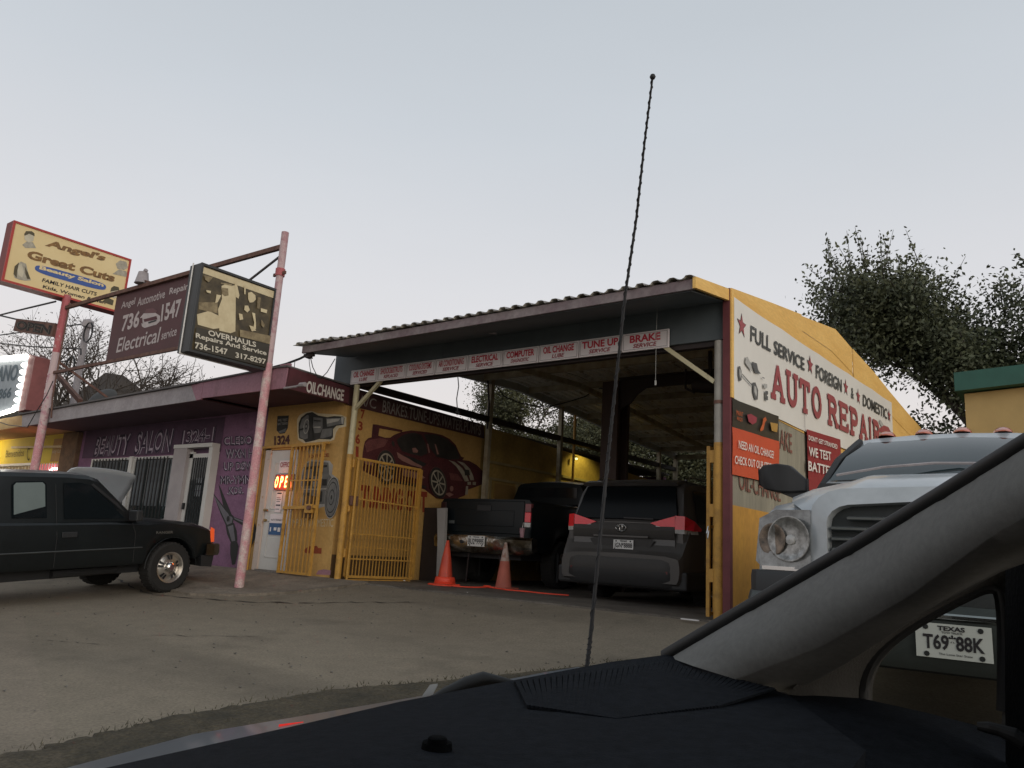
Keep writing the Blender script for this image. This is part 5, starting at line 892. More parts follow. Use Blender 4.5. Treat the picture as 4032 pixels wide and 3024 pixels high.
# dish, mast, wires
ds = thing('satellite_dish', 'dark round satellite dish on the salon roof', 'satellite dish', (-20.0, 9.0, 2.9))
MB().lathe([(0,.06),(.15,.05),(.30,.02),(.40,-.04)], (-19.95,9.0,3.72), (.35,-.75,.45), 22).build('dish', mat('dish_grey', (.06,.058,.055), .6), ds, smooth=60)
MB().tube([(-19.95,9.1,3.65),(-19.95,9.15,2.9)], .025, 6).build('mast', M['rust'], ds)
um = thing('utility_mast', 'grey rooftop service mast with weatherhead and coiled wires behind the signs', 'mast', (-22.7, 9.5, 2.9))
MB().tube([(-22.68,9.5,2.8),(-22.68,9.5,6.15)], .09, 10).build('pipe', M['fascia_grey'], um, smooth=40); MB().lathe([(0,.22),(.14,.16),(.17,0),(.1,-.05)], (-22.68,9.5,6.15), (.3,0,1), 12).build('weatherhead', M['fascia_grey'], um, smooth=40)
def coil(c, r, k=2.2): return [(c[0] + r*math.cos(t*2*math.pi*k/24), c[1] + .03*t/24, c[2] + r*math.sin(t*2*math.pi*k/24)*1.15) for t in range(25)]
MB().tube(coil((-22.35,9.4,5.9), .25), .015, 5).build('wire_coil', M['black'], um); MB().tube(coil((-23.1,9.4,5.0), .25), .015, 5).build('wire_coil', M['black'], um)
def wire(pts, r, label, m=None, name='overhead_wire'): tag(MB().tube(pts, r, 5).build(name, m or M['black']), label, 'wire')
wire([(-60,9,7.6),(-30,9.2,6.6),(-22.9,9.5,6.25)], .02, 'dark overhead wire running to the rooftop mast from the left edge, highest')
wire([(-60,9.4,6.2),(-35,9.4,5.3),(-23.2,9.45,5.2)], .018, 'lower dark overhead wire crossing behind the left pink pole')
wire([(-21.401,6.9,5.566),(-19.898,6.9,5.513),(-18.268,6.9,5.446)], .022, 'thick wire from the left edge to the underside of the hair salon sign')
wire([(-21.703,7,5.62),(-20.432,7,5.332),(-18.152,7,4.892)], .022, 'dark wire sloping down behind the OPEN channel sign to the left pole')
wire([(-21.326,7,4.851),(-19.52,7,4.566),(-18.066,7,4.373),(-16.81,7,4.206),(-16.762,7,4.077)], .016, 'thin wire passing the left pole at sign rail height')
wire([(-10.649,7.4,3.307),(-10.278,7.4,3.333),(-9.945,7.4,3.383),(-9.785,7.4,3.422)], .02, 'thick service cable from the overhauls sign to the garage eave')
wire([(-9.547,7.3,3.359),(-9.454,7.3,3.176),(-9.305,7.3,3.003),(-9.223,7.3,2.983),(-9.101,7.3,3.064),(-8.952,7.3,3.258)], .007, 'thin looping wire drooping under the left end of the garage eave')
wire([(-9.573,7.3,3.349),(-9.546,7.3,3.238),(-9.476,7.3,3.071)], .005, 'short loose wire end hanging under the eave corner')
wire([(-9.779,7.2,3.306),(-9.777,7.2,3.184),(-9.963,7.2,3.066),(-10.017,7.2,2.909)], .006, 'thin wire from the service cable down to the pink fascia')
wire([(-17.237,6.75,3.501),(-17.413,6.75,3.219),(-17.791,6.75,2.859),(-18.069,6.75,2.562),(-19.114,6.75,2.658),(-19.608,6.75,2.745)], .010, 'thin wire drooping from the left pink pole along the yellow eave')
ins = MB(); q = [(-9.57,7.3,3.375)][0]; ins.lathe([(0,.06),(.05,.05),(.035,.0),(.06,-.04),(0,-.06)], q, (0,0,1), 10); ins.box((q[0]-.12,q[1]-.02,q[2]-.02),(q[0]+.1,q[1]+.03,q[2]+.03))
tag(ins.build('cable_insulator', M['dark_steel']), 'dark cable insulator at the left corner of the garage eave', 'insulator')

# ================================================================ background buildings
hs_ = thing('brown_house', 'dark brown hipped roof house behind the left pole', 'house', (-35.5, 15.5, 0))
MB().box((-38.5, 14.3, 0), (-32.5, 19.5, 4.2)).build('wall', mat('brown_wall', (.12,.08,.06), .9), hs_)
MB().add([(-39,14,4.1),(-31.6,14,4.1),(-31.6,20,4.1),(-39,20,4.1),(-36.6,16.5,7.6),(-34.8,16.5,7.3)], [(0,1,5,4),(1,2,5),(2,3,4,5),(3,0,4),(0,3,2,1)]).build('roof', mat('brown_roof', (.075,.06,.05), .9, scale=3, bump=.3), hs_)
yb_ = thing('yellow_outbuilding', 'pale yellow building with green roof edge beyond the tow truck at right', 'building', (2, 20.5, 0))
MB().prism([(-2.2,20,0),(9,20,0),(9,20,5.35),(-2.2,20,4.72)], (0,6,0)).build('wall', mat('pale_yellow_wall', (.46,.33,.14), .85, scale=2, var=.12), yb_)
MB().prism([(-2.35,19.7,4.74),(9,19.7,5.4),(9,19.7,5.75),(-2.35,19.7,5.17)], (0,6.5,0)).build('green_roof_edge', mat('green_trim', (.022,.10,.075), .6, var=.2), yb_)

# ================================================================ trees
def leaves_mesh(name, pts, size, m, parent, seed, droop=.3):
    r_ = np.random.RandomState(seed); n = len(pts); pts = np.array(pts)
    a = r_.normal(size=(n,3)); a[:,2] -= droop; a /= np.linalg.norm(a,axis=1)[:,None]; b = np.cross(a, r_.normal(size=(n,3))); b /= np.linalg.norm(b,axis=1)[:,None]
    s_ = size * r_.uniform(.6,1.3,n)[:,None]
    v = np.stack([pts, pts + a*s_*.5 + b*s_*.26, pts + a*s_, pts + a*s_*.5 - b*s_*.26], 1).reshape(-1,3)
    me = bpy.data.meshes.new(name); me.vertices.add(4*n); me.vertices.foreach_set('co', v.ravel()); me.loops.add(4*n); me.loops.foreach_set('vertex_index', np.arange(4*n)); me.polygons.add(n); me.polygons.foreach_set('loop_start', np.arange(0,4*n,4)); me.polygons.foreach_set('loop_total', np.full(n,4)); me.update(); me.materials.append(m)
    o = bpy.data.objects.new(name, me); C.objects.link(o); o.parent = parent; o['kind'] = 'stuff'; return o
def tree(name, label, loc, h, spread, seed, nleaf, lsize, lmat, bmat, trunk_r=.2, levels=4, fork=.35, leaf_sp=.35, wisp=0, crown_lift=.35, cat='tree'):
    t = thing(name, label, cat, loc, rot=(0,0,0)); r_ = random.Random(seed); mb = MB(); tips = []
    def grow(p, d_, L, r0, lv):
        pts = [p]; q = p.copy(); dd = d_.copy(); k = 4
        for i in range(k):
            dd = (dd + Vector((r_.uniform(-1,1), r_.uniform(-1,1), r_.uniform(-.5,.7))) * .16).normalized(); q = q + dd * L / k; pts.append(q.copy())
        mb.tube(pts, [r0 * (1 - .45*i/k) for i in range(k+1)], 6 if lv < 2 else 4, cap=False)
        if lv >= levels: tips.append((pts, dd)); return
        if lv >= levels - 1: tips.append((pts, dd))
        for c in range(r_.choice((3,3,4)) if lv else 5):
            az = r_.uniform(0, 6.28); tilt = r_.uniform(.35, .95) if lv else r_.uniform(.35, .9)
            side = Vector((math.cos(az), math.sin(az), 0)); side = (side - dd * side.dot(dd)).normalized()
            nd = (dd * math.cos(tilt) + side * math.sin(tilt) * (spread) + Vector((0,0,.12))).normalized()
            grow(pts[r_.choice((2,3,4,4))], nd, L * r_.uniform(.62,.82), r0 * .5, lv + 1)
    grow(Vector((0,0,-.1)), Vector((0,0,1)), h * fork, trunk_r, 0)
    P_l = []; rn = np.random.RandomState(seed); per = max(1, nleaf // len(tips))
    for pts, dd in tips:
        wgt = per * rn.uniform(.5, 1.5)
        for k in range(int(wgt)):
            i = rn.randint(0, len(pts)-1); f_ = rn.rand(); p = pts[i].lerp(pts[i+1], f_); P_l.append((p.x + rn.normal()*leaf_sp, p.y + rn.normal()*leaf_sp, p.z + rn.normal()*leaf_sp*.8))
    for k in range(wisp):
        pts, dd = tips[rn.randint(len(tips))]; 
        if pts[-1].z < h * .55: continue
        e = (dd + Vector((rn.normal()*.4, rn.normal()*.4, .5))).normalized(); L = rn.uniform(.8, 1.7)
        mb.tube([pts[-1], pts[-1] + e * L], [.018, .006], 3, cap=False)
        for j in range(34): s_ = rn.rand(); p = pts[-1] + e * L * s_; P_l.append((p.x + rn.normal()*.06, p.y + rn.normal()*.06, p.z + rn.normal()*.06))
    tr = mb.build('trunk', bmat, t, smooth=60)
    leaves_mesh('crown', P_l, lsize, lmat, t, seed); return t
LG = mat('leaf_dark_green', (.115,.125,.062), .6, scale=1.1, col2=(.040,.050,.028)); LG2 = mat('leaf_olive', (.085,.085,.035), .65, scale=.6, col2=(.045,.05,.022)); LG3 = mat('leaf_dry', (.075,.060,.045), .8, scale=1, col2=(.045,.038,.03)); BK = mat('bark', (.065,.052,.042), .95, scale=6)
tree('elm_tree', 'large dense dark green tree rising behind the yellow side wall', (-1.2,24.5,0), 15.4, .85, 12, 76000, .14, LG, BK, .35, 4, .25, .36, 170)
tree('elm_tree', 'dense dark tree right of the largest one above the green roof edge', (3.5,27.5,0), 15.8, .9, 31, 64000, .17, LG, BK, .35, 4, .26, .5, 100)
tree('shade_tree', 'dark leafy tree low behind the far end of the yellow side wall', (-4.3,25.8,0), 8.8, 1.15, 44, 60000, .15, LG, BK, .3, 4, .20, .50, 10)
tree('mesquite_tree', 'olive feathery tree seen through the garage opening left of the brown column', (-16.0,22.5,0), 9.4, 1.1, 5, 42000, .095, LG2, BK, .22, 4, .28, .26, 0)
tree('mesquite_tree', 'smaller olive tree seen under the roof just left of the brown column', (-13.4,24.5,0), 8.6, 1.1, 8, 42000, .11, LG2, BK, .2, 4, .28, .32, 0)
tree('shrub_tree', 'low bushy tree seen through the rear of the garage right of the column', (-9.8,25,0), 8.4, 1.2, 21, 42000, .13, LG2, BK, .2, 4, .22, .45, 0)
tree('shrub_tree', 'low dark bush behind the garage beside the right post', (-6.2,26,0), 8.2, 1.2, 23, 42000, .14, LG2, BK, .2, 4, .22, .45, 0)
tree('bare_tree', 'sparse thin leaved tree with twisted limbs behind the maroon sign', (-26.0,13.2,0), 8.6, 1.15, 3, 1500, .08, LG3, BK, .30, 5, .30, .22, 0)
tree('bare_tree', 'sparse brown tree behind the left pole and OPEN sign', (-33,14.2,0), 11.5, 1.15, 17, 2600, .12, LG3, BK, .30, 5, .30, .28, 0)
tree('bare_tree', 'sparse tree at the left edge beyond the bulb bordered sign', (-44,16.5,0), 12.5, 1.15, 29, 2500, .14, LG3, BK, .30, 5, .30, .3, 0)
# ================================================================ vehicles
def lerp_tab(tab, x):
    if x <= tab[0][0]: return tab[0][1:]
    for a, b in zip(tab, tab[1:]):
        if x <= b[0]:
            t = (x - a[0]) / (b[0] - a[0]); t2 = t
            return tuple(p + (q - p) * t2 for p, q in zip(a[1:], b[1:]))
    return tab[-1][1:]
def lower_body(tab, wheels, Rarch, step=.07, zc=None):
    """tab rows: x, half width, rocker z, shoulder z, top centre z; arches cut at the wheel centres"""
    x0, x1 = tab[0][0], tab[-1][0]; xs = {round(r_[0], 4) for r_ in tab}; n = int((x1 - x0) / step)
    xs |= {round(x0 + (x1 - x0) * i / n, 4) for i in range(n + 1)}
    for wx in wheels: xs |= {round(wx + Rarch * math.cos(a * math.pi / 12), 4) for a in range(13)}
    rings = []
    for x in sorted(xs):
        w_, zb, zs, zt = lerp_tab(tab, x)
        for wx in wheels:
            d2 = Rarch ** 2 - (x - wx) ** 2
            if d2 > 0: zb = max(zb, (zc or .36) + math.sqrt(d2) * .98)
        zs2 = max(zs, zb + .05)
        h = zs2 - zb
        half = [(w_*.80, zb), (w_*.955, zb), (w_*.985, zb + min(.05, h*.2)), (w_, zb + h*.45), (w_*.995, zb + h*.72), (w_*.975, zs2 - h*.06), (w_*.93, zs2), (w_*.78, zs2 + (zt-zs2)*.6), (w_*.42, zt - .006), (0, zt)]
        ring = [(x, y, z) for y, z in half] + [(x, -y, z) for y, z in half[-2::-1]]
        rings.append(ring)
    mb = MB(); mb.loft(rings, caps=True); return mb
def cabin(tab):
    """tab rows: x, base half width, base z, roof half width, roof z"""
    rings = []; 
    for i, (x, wb, zb, wr, zr) in enumerate(tab):
        h = zr - zb
        half = [(wb, zb), (wb + (wr-wb)*.5, zb + h*.5), (wr + .02, zr - min(.07, h*.3)), (wr - .03, zr - min(.02, h*.08)), (wr - .14, zr), (wr*.45, zr + min(.02, h*.1)), (0, zr + min(.028, h*.12))]
        rings.append([(x, y, z) for y, z in half] + [(x, -y, z) for y, z in half[-2::-1]])
    mb = MB(); mb.loft(rings, caps=True)
    def side(x, z):
        wb, zb, wr, zr = lerp_tab(tab, x); t = (z - zb) / max(.01, (zr - .07 - zb)); return wb + (wr + .02 - wb) * min(1, max(0, t))
    return mb, side
def wheel(par, x, y, r, wd, rr_, side, style='slots', rim_m=None, steer=0):
    wh = bpy.data.objects.new('wheel', None); C.objects.link(wh); wh.parent = par; wh.location = (x, y, r); wh.empty_display_size = .1; ORG[wh.name] = None
    if steer: wh.rotation_euler = (0, 0, steer)
    s = side; prof = [(rr_, -wd/2), (r*.90, -wd/2), (r*.975, -wd*.42), (r, -wd*.30), (r, wd*.30), (r*.975, wd*.42), (r*.90, wd/2), (rr_, wd*.46)]
    mb = MB().lathe([(a, b) for a, b in prof], (0,0,0), (0,s,0), 32)
    for k in range(32):
        a = 2*math.pi*k/32; c = Vector((math.cos(a), 0, math.sin(a))); mb.obox(c*(r*.995), (c*.006, Vector((0, wd*.40, 0)), Vector((-c.z, 0, c.x))*r*.055))
    mb.build('tyre', M['tyre'], wh, smooth=35)
    rm = MB(); k0 = wd*.40; rimm = rim_m or M['alu']
    rm.lathe([(rr_*1.0, k0+.015), (rr_*1.02, k0+.022), (rr_*.94, k0+.015), (rr_*.88, k0-.04)], (0,0,0), (0,s,0), 32, rimm)
    if style == 'slots':
        ang = 2*math.pi/5
        rm.lathe([(rr_*.90, k0-.045), (rr_*.62, k0-.005), (rr_*.40, k0+.0), (rr_*.36, k0-.02), (rr_*.30, k0-.02), (.001, k0-.02)], (0,0,0), (0,s,0), 40, rimm)
        rm.lathe([(rr_*.30, k0-.02), (rr_*.29, k0+.045), (rr_*.20, k0+.06), (.001, k0+.06)], (0,0,0), (0,s,0), 20, M['chrome'])
        for i in range(5):
            for dlt in (-.17, .17):
                a = ang*i + dlt + .3; u = Vector((math.cos(a), 0, math.sin(a))); t_ = Vector((-u.z, 0, u.x)); yv = Vector((0, s*(k0+.006), 0))
                pts = [u*rr_*.52 - t_*rr_*.055, u*rr_*.52 + t_*rr_*.055, u*rr_*.82 + t_*rr_*.10, u*rr_*.82 - t_*rr_*.10]
                rm.face([p + Vector((0, s*(k0 + .012 - (.030 if k > 1 else 0)), 0)) for k, p in enumerate(pts)], (0,0,0), M['black'])
        for i in range(5):
            a = ang*i + .9; u = Vector((math.cos(a), 0, math.sin(a))); rm.tube([u*rr_*.36 + Vector((0,s*(k0-.01),0)), u*rr_*.36 + Vector((0,s*(k0+.015),0))], .012, 6, M['chrome'])
    else:
        rm.lathe([(rr_*.88, k0-.06), (.001, k0-.07)], (0,0,0), (0,s,0), 24, M['black'])
        for i in range(7):
            a = 2*math.pi*i/7; u = Vector((math.cos(a), 0, math.sin(a))); rm.bar(Vector((0,s*(k0-.01),0)), u*rr_*.92 + Vector((0,s*(k0-.02),0)), .05, .03, rimm, up=(0,1,0))
        rm.lathe([(rr_*.22, k0-.02), (rr_*.20, k0+.02), (.001, k0+.02)], (0,0,0), (0,s,0), 16, rimm)
    rm.build('rim', None, wh, smooth=35); return wh
def sidepane(side, pts, s, m, name, par, off=.010, n=1):
    p3 = [(x, s*(side(x, z) + off), z) for x, z in pts]
    return MB().face(p3 if s < 0 else p3[::-1]).build(name, m, par)
def plate(par, c, right, upv_, nrm, wd, lines, framed=True, small=()):
    c = Vector(c); r_ = Vector(right).normalized(); u = Vector(upv_).normalized(); n = Vector(nrm).normalized(); h = wd*.5
    pl = MB().obox(c, (r_*wd/2, u*h/2, n*.003)).build('licence_plate', M['plate'], par)
    f = c + n*.003
    for s_, x0, y0, ww, hh, bo in lines:
        bl = f + r_*(x0*wd) + u*(y0*h); text(s_, bl, bl + r_*ww*wd, bl + u*hh*h, n, M['black_letter'], pl, bold=bo, off=.003)
    mb = MB()
    for x in (-.36, .36):
        for y in (.38, -.40): mb.face(ell(f + r_*x*wd + u*y*h, r_*.012*wd/.3, u*.012*wd/.3, 8), n*.003)
    mb.build('bolt', M['black'], pl); return pl
def seam(par, pts, wd=.006, m=None): 
    mb = MB(); mb.tube(pts, wd/2, 4); return mb.build('panel_gap', m or M['black'], par)

# ---- dark pickup with camper shell, nose towards the salon
RG = mat('dark_green_black_paint', (.011,.014,.015), .36, scale=1.2, col2=(.007,.009,.010), coat=.12, spec=.35, fine=.05)
hd = R(98.5)
rg = thing('pickup_truck', 'dark dusty pickup with silver slotted wheels parked nose-in before the beauty salon', 'pickup truck', (-11.62, 6.12, -.275), rot=(0, R(-4.2), hd))
bt = [(-4.35,.86,.62,1.02,1.03),(-3.0,.87,.45,1.03,1.04),(-1.0,.87,.43,1.02,1.03),(-.55,.865,.43,1.00,1.06),(.0,.865,.43,.985,1.045),(.45,.86,.45,.94,1.00),(.68,.84,.52,.88,.94),(.78,.80,.58,.80,.86)]
lower_body(bt, (0,-2.88), .43, zc=.36).build('body', RG, rg, smooth=35)
cb, sd_ = cabin([(-4.3,.80,1.02,.66,1.60),(-3.05,.81,1.02,.68,1.66),(-3.02,.81,1.02,.66,1.64),(-2.9,.81,1.02,.67,1.645),(-1.55,.82,1.02,.68,1.66),(-1.25,.82,1.02,.67,1.645),(-1.10,.82,1.02,.66,1.60),(-.55,.82,1.02,.74,1.06)])
cb.build('cab', RG, rg, smooth=30)
for s_ in (-1, 1):
    p = sidepane(sd_, [(-1.62,1.06),(-1.62,1.52),(-1.40,1.53),(-1.25,1.50),(-.82,1.17),(-.76,1.06)], s_, M['glass_dark'], 'door_window', rg)
    p = sidepane(sd_, [(-2.26,1.08),(-2.26,1.48),(-2.22,1.52),(-1.88,1.535),(-1.84,1.50),(-1.84,1.08)], s_, M['glass_dark'], 'rear_cab_window', rg)
    if s_ < 0: sidepane(sd_, [(-2.24,1.12),(-2.24,1.47),(-2.21,1.505),(-1.89,1.52),(-1.86,1.49),(-1.86,1.22)], s_, mat('pane_glare_grey', (.15,.185,.18), .5, scale=3, var=.12), 'painted_window_light', rg, off=.014)  # pale polygon paints the bright reflected light on the near-side pane
    sidepane(sd_, [(-4.1,1.12),(-4.1,1.46),(-2.5,1.50),(-2.5,1.12)], s_, M['glass_dark'], 'shell_window', rg)
    sidepane(sd_, [(-1.24,1.505),(-1.20,1.525),(-.70,1.16),(-.76,1.15)], s_, M['plastic'], 'pillar_trim', rg, off=.012)
    y = s_*.872
    seam(rg, [(-1.72,s_*.868,.46),(-1.72,s_*.872,.85),(-1.72,s_*.835,1.0),(-1.72,s_*(sd_(-1.72,1.5)+.006),1.5)]); seam(rg, [(-.62,s_*.868,.46),(-.62,s_*.872,.85),(-.66,s_*.83,1.02)]); seam(rg, [(-2.45,s_*.874,.66),(-.5,s_*.874,.66)], .02, mat('dusty_moulding', (.06,.065,.065), .6) if 'dusty_moulding' not in bpy.data.materials else bpy.data.materials['dusty_moulding'])
    hb = MB().box((-1.66, min(y, y+s_*.012), .83), (-1.46, max(y, y+s_*.012), .90)).build('door_handle', M['plastic'], rg, bevel=.005)
    wheel(rg, 0, s_*.74, .355, .235, .215, s_, 'slots'); wheel(rg, -2.88, s_*.74, .355, .235, .215, s_, 'slots')
    # wheel-arch lips
    MB().tube([(.43*math.cos(R(a)), s_*.868, .36+.43*math.sin(R(a))*.98) for a in range(0, 181, 12)], .007, 5).build('arch_lip', RG, rg, smooth=60)
    MB().tube([(-2.88+.46*math.cos(R(a)), s_*.875, .36+.46*math.sin(R(a))*.98) for a in range(0, 181, 12)], .035, 6).build('arch_flare', M['plastic'], rg, smooth=60)
    hl = MB(); hl.prism([(.66,s_*.60,.70),(.66,s_*.80,.70),(.66,s_*.80,.87),(.66,s_*.60,.88)], (.10,0,0)); hl.build('headlight', M['clear_lens'], rg)
    MB().prism([(.69,s_*.812,.68),(.785,s_*.795,.69),(.775,s_*.795,.88),(.70,s_*.815,.91)], (0,s_*.018,0)).build('turn_lamp', M['amber_lens'], rg)
    mr = MB().obox((-.72, s_*.98, 1.10), ((.05,0,0),(0,.09,0),(0,0,.075))).build('wing_mirror', M['plastic'], rg, bevel=.02)
text('RANGER', (-.30,-.878,.84), (-.02,-.876,.84), (-.30,-.876,.875), (0,-1,0), mat('dull_badge', (.22,.22,.20), .4, metal=.5), rg, name='badge', bold=.02, off=.002)
MB().prism([(-1.14,-.60,1.585),(-1.14,.60,1.585),(-.60,.70,1.09),(-.60,-.70,1.09)], (.012,0,.014)).build('windshield', M['glass_dark'], rg)
bm = MB(); bm.loft([[(x, y, z) for x, z in ((xx-.14,.50),(xx-.02,.49),(xx,.54),(xx-.005,.64),(xx-.04,.665),(xx-.14,.665))] for y, xx in ((-.90,.72),(-.86,.86),(-.5,.92),(0,.93),(.5,.92),(.86,.86),(.90,.72))], closed=True, caps=True); bm.build('front_bumper', mat('dull_chrome', (.20,.20,.20), .32, metal=1, var=.4, scale=5), rg, smooth=40)
MB().loft([[(x, y, z) for x, z in ((xx-.25,.34),(xx-.05,.32),(xx-.02,.49),(xx-.25,.50))] for y, xx in ((-.88,.76),(-.5,.86),(0,.88),(.5,.86),(.88,.76))], closed=True, caps=True).build('bumper_valance', M['plastic'], rg)
MB().box((.76,-.58,.70),(.80,.58,.88)).build('grille', M['plastic'], rg)
MB().box((-4.0,-.6,.30),(.5,.6,.5)).build('chassis', M['plastic'], rg); MB().tube([(-1.6,-.62,.36),(-.7,-.60,.36)], .06, 8).build('step_pipe', M['plastic'], rg)
MB().box((-4.55,-.85,.5),(-4.36,.85,.66)).build('rear_bumper', M['plastic'], rg)

# ---- silver sedan with hood raised, behind the pickup
SV = mat('silver_paint', (.46,.50,.54), .3, metal=.1, scale=1, coat=.5, var=.1)
sv = thing('silver_sedan', 'silver sedan with its hood raised standing behind the dark pickup', 'car', (-15.0, 7.0, -.26), rot=(0,0,R(0)))
lower_body([(-3.5,.80,.42,.86,.90),(-2.9,.86,.25,.95,.98),(-.7,.87,.24,.93,.97),(.0,.86,.24,.84,.86),(.7,.80,.30,.70,.73)], (0,-2.65), .36, zc=.31).build('body', SV, sv, smooth=35)
cb, s2 = cabin([(-3.0,.76,.95,.55,1.0),(-2.4,.78,.94,.58,1.38),(-1.6,.80,.93,.62,1.42),(-1.0,.80,.93,.60,1.36),(-.35,.78,.90,.60,.93)]); cb.build('cab', SV, sv, smooth=30)
for s_ in (-1, 1):
    sidepane(s2, [(-2.5,1.0),(-2.3,1.30),(-1.75,1.33),(-1.72,.98)], s_, M['glass_dark'], 'rear_window', sv); sidepane(s2, [(-1.66,.98),(-1.68,1.33),(-1.05,1.27),(-.6,.99)], s_, M['glass_dark'], 'door_window', sv)
    wheel(sv, 0, s_*.74, .31, .2, .19, s_, 'spokes'); wheel(sv, -2.65, s_*.74, .31, .2, .19, s_, 'spokes')
rings = []
for i in range(9):
    t = i/8; L = 1.0*t; zc_ = 1.12 + L*.82 - .08*t*t; xc = -.70 + L*.84; wv = .70 - .10*t**3; rings.append([(xc, wv*k/6, zc_ + .05*(1-(k/6)**2) + (.0 if abs(k) < 6 else -.02)) for k in range(-6, 7)])
MB().loft(rings).build('raised_hood', SV, sv, smooth=60, solid=.02)
MB().tube([(.3,-.5,.8),(.1,-.55,1.66)], .008, 5).build('hood_prop', M['black'], sv)

# ---- grey minivan, rear towards the lot
VG = mat('grey_van_paint', (.080,.076,.073), .42, scale=1, coat=.25, spec=.35, var=.12, metal=.3)
vn = thing('minivan', 'grey minivan parked nose-in under the canopy with rear lights towards the lot', 'minivan', (-5.23, 9.42, 0), rot=(0,0,R(90)))   # origin: rear bumper face
vt = [(.0,.90,.30,.62,.66),(.06,.93,.27,.68,.70),(.25,.955,.24,1.02,1.03),(1.0,.975,.22,1.04,1.06),(3.6,.97,.22,1.00,1.04),(4.5,.95,.24,.88,.95),(5.0,.85,.28,.68,.74)]
lower_body(vt, (1.05,4.08), .38, zc=.34).build('body', VG, vn, smooth=35)
cb, s3 = cabin([(.14,.90,.70,.86,1.06),(.20,.92,.98,.84,1.14),(.33,.92,1.0,.78,1.56),(.42,.92,1.0,.76,1.665),(.7,.92,1.02,.76,1.70),(2.6,.92,1.02,.76,1.715),(3.3,.92,1.0,.72,1.62),(4.3,.90,.98,.75,1.02)]); cb.build('cab', VG, vn, smooth=30)
MB().prism([(.175,-.80,1.115),(.175,.80,1.115),(.325,.70,1.575),(.325,-.70,1.575)], (-.03,0,.008)).build('rear_glass', M['privacy_glass'], vn, bevel=.01)
MB().loft([[(x, y, z) for x, z in ((.28,1.59),(.24,1.625),(.42,1.68),(.6,1.68))] for y in (-.74,-.4,0,.4,.74)], caps=True).build('roof_spoiler', VG, vn, smooth=30)
MB().box((.262,-.2,1.605),(.285,.2,1.63)).build('brake_lamp', mat('smoky_lens', (.14,.10,.10), .2), vn)
for s_ in (-1, 1):
    sidepane(s3, [(.55,1.12),(.62,1.55),(1.55,1.58),(1.55,1.12)], s_, M['glass_dark'], 'quarter_window', vn); sidepane(s3, [(1.62,1.12),(1.62,1.58),(2.55,1.58),(2.6,1.10)], s_, M['glass_dark'], 'door_window', vn); sidepane(s3, [(2.68,1.10),(2.66,1.57),(3.1,1.52),(3.75,1.12)], s_, M['glass_dark'], 'front_window', vn)
    MB().tube([(.6,s_*.70,1.70),(.75,s_*.70,1.755),(2.5,s_*.70,1.77),(2.7,s_*.70,1.72)], .014, 6).build('roof_rail', M['chrome'], vn)
    wheel(vn, 1.05, s_*.82, .335, .22, .20, s_, 'spokes'); wheel(vn, 4.08, s_*.82, .335, .22, .20, s_, 'spokes')
    # tail lamps: tailgate piece and corner piece
    def yy(v): return s_*v
    MB().prism([(.135,yy(.42),1.075),(.135,yy(.63),1.0),(.135,yy(.78),1.0),(.135,yy(.78),1.175)], (-.03,0,0)).build('tail_lamp', M['red_lens'], vn)
    MB().prism([(.130,yy(.50),1.042),(.128,yy(.56),.955),(.128,yy(.78),.955),(.130,yy(.78),1.005)], (-.026,0,0)).build('reverse_lamp', M['clear_lens'], vn)
    cl = MB(); cl.add([(.095,yy(.785),1.0),(.105,yy(.785),1.18),(.14,yy(.90),1.00),(.15,yy(.90),1.175),(.30,yy(.962),.99),(.36,yy(.95),1.12),(.52,yy(.972),1.00),(.55,yy(.965),1.03)], [(0,2,3,1),(2,4,5,3),(4,6,7,5)]); cl.build('corner_lamp', M['red_lens'], vn)
    cl = MB(); cl.add([(.098,yy(.785),.95),(.095,yy(.785),1.0),(.145,yy(.90),.945),(.14,yy(.90),1.0),(.42,yy(.975),.95),(.40,yy(.968),.995)], [(0,2,3,1),(2,4,5,3)]); cl.build('corner_reflector', M['clear_lens'], vn)
    seam(vn, [(.105,yy(.785),1.16),(.105,yy(.79),.75),(.06,yy(.77),.62)])
    MB().obox((3.55, s_*1.04, 1.08), ((.06,0,0),(0,.10,0),(0,0,.08))).build('wing_mirror', VG, vn, bevel=.02)
tg = MB(); tg.loft([[(x, y, z) for x, z in ((.20,1.10),(.12,1.06),(.075,.98),(.095,.90),(.12,.86),(.10,.66),(.06,.60),(.2,.58))] for y in (-.78,-.5,-.25,.25,.5,.78)], caps=True); tg.build('tailgate', VG, vn, smooth=30)
MB().prism([(.085,-.50,.84),(.10,-.36,.66),(.10,.36,.66),(.085,.50,.84),(.085,.34,.885),(.085,-.34,.885)], (.004,0,0)).build('plate_recess', mat('recess_dark', (.035,.034,.034), .5), vn)
MB().bar((.06,-.42,.885),(.06,.42,.885), .03, .022).build('garnish', VG, vn)
bp2 = MB(); bp2.loft([[(x, y, z) for x, z in ((xx+.10,.62),(xx+.01,.60),(xx-.015,.50),(xx,.36),(xx+.05,.26),(xx+.3,.25))] for y, xx in [(yy_, -.02 + .02*(abs(yy_)/.9)**2 + .24*max(0,(abs(yy_)-.72)/.22)**2) for yy_ in [-.94+1.88*k_/20 for k_ in range(21)]]], caps=True); bp2.build('rear_bumper', mat('bumper_van_grey', (.045,.043,.041), .5, spec=.3, var=.15), vn, smooth=40)
vl_ = MB(); vl_.loft([[(x, y, z) for x, z in ((xx-.012,.44),(xx-.014,.36),(xx+.03,.25),(xx+.3,.24))] for y, xx in [(yy_, -.02 + .02*(abs(yy_)/.9)**2 + .24*max(0,(abs(yy_)-.72)/.22)**2) for yy_ in [-.955+1.91*k_/20 for k_ in range(21)]]], caps=True); vl_.build('bumper_valance', mat('valance_grey', (.018,.018,.019), .6), vn, smooth=40)
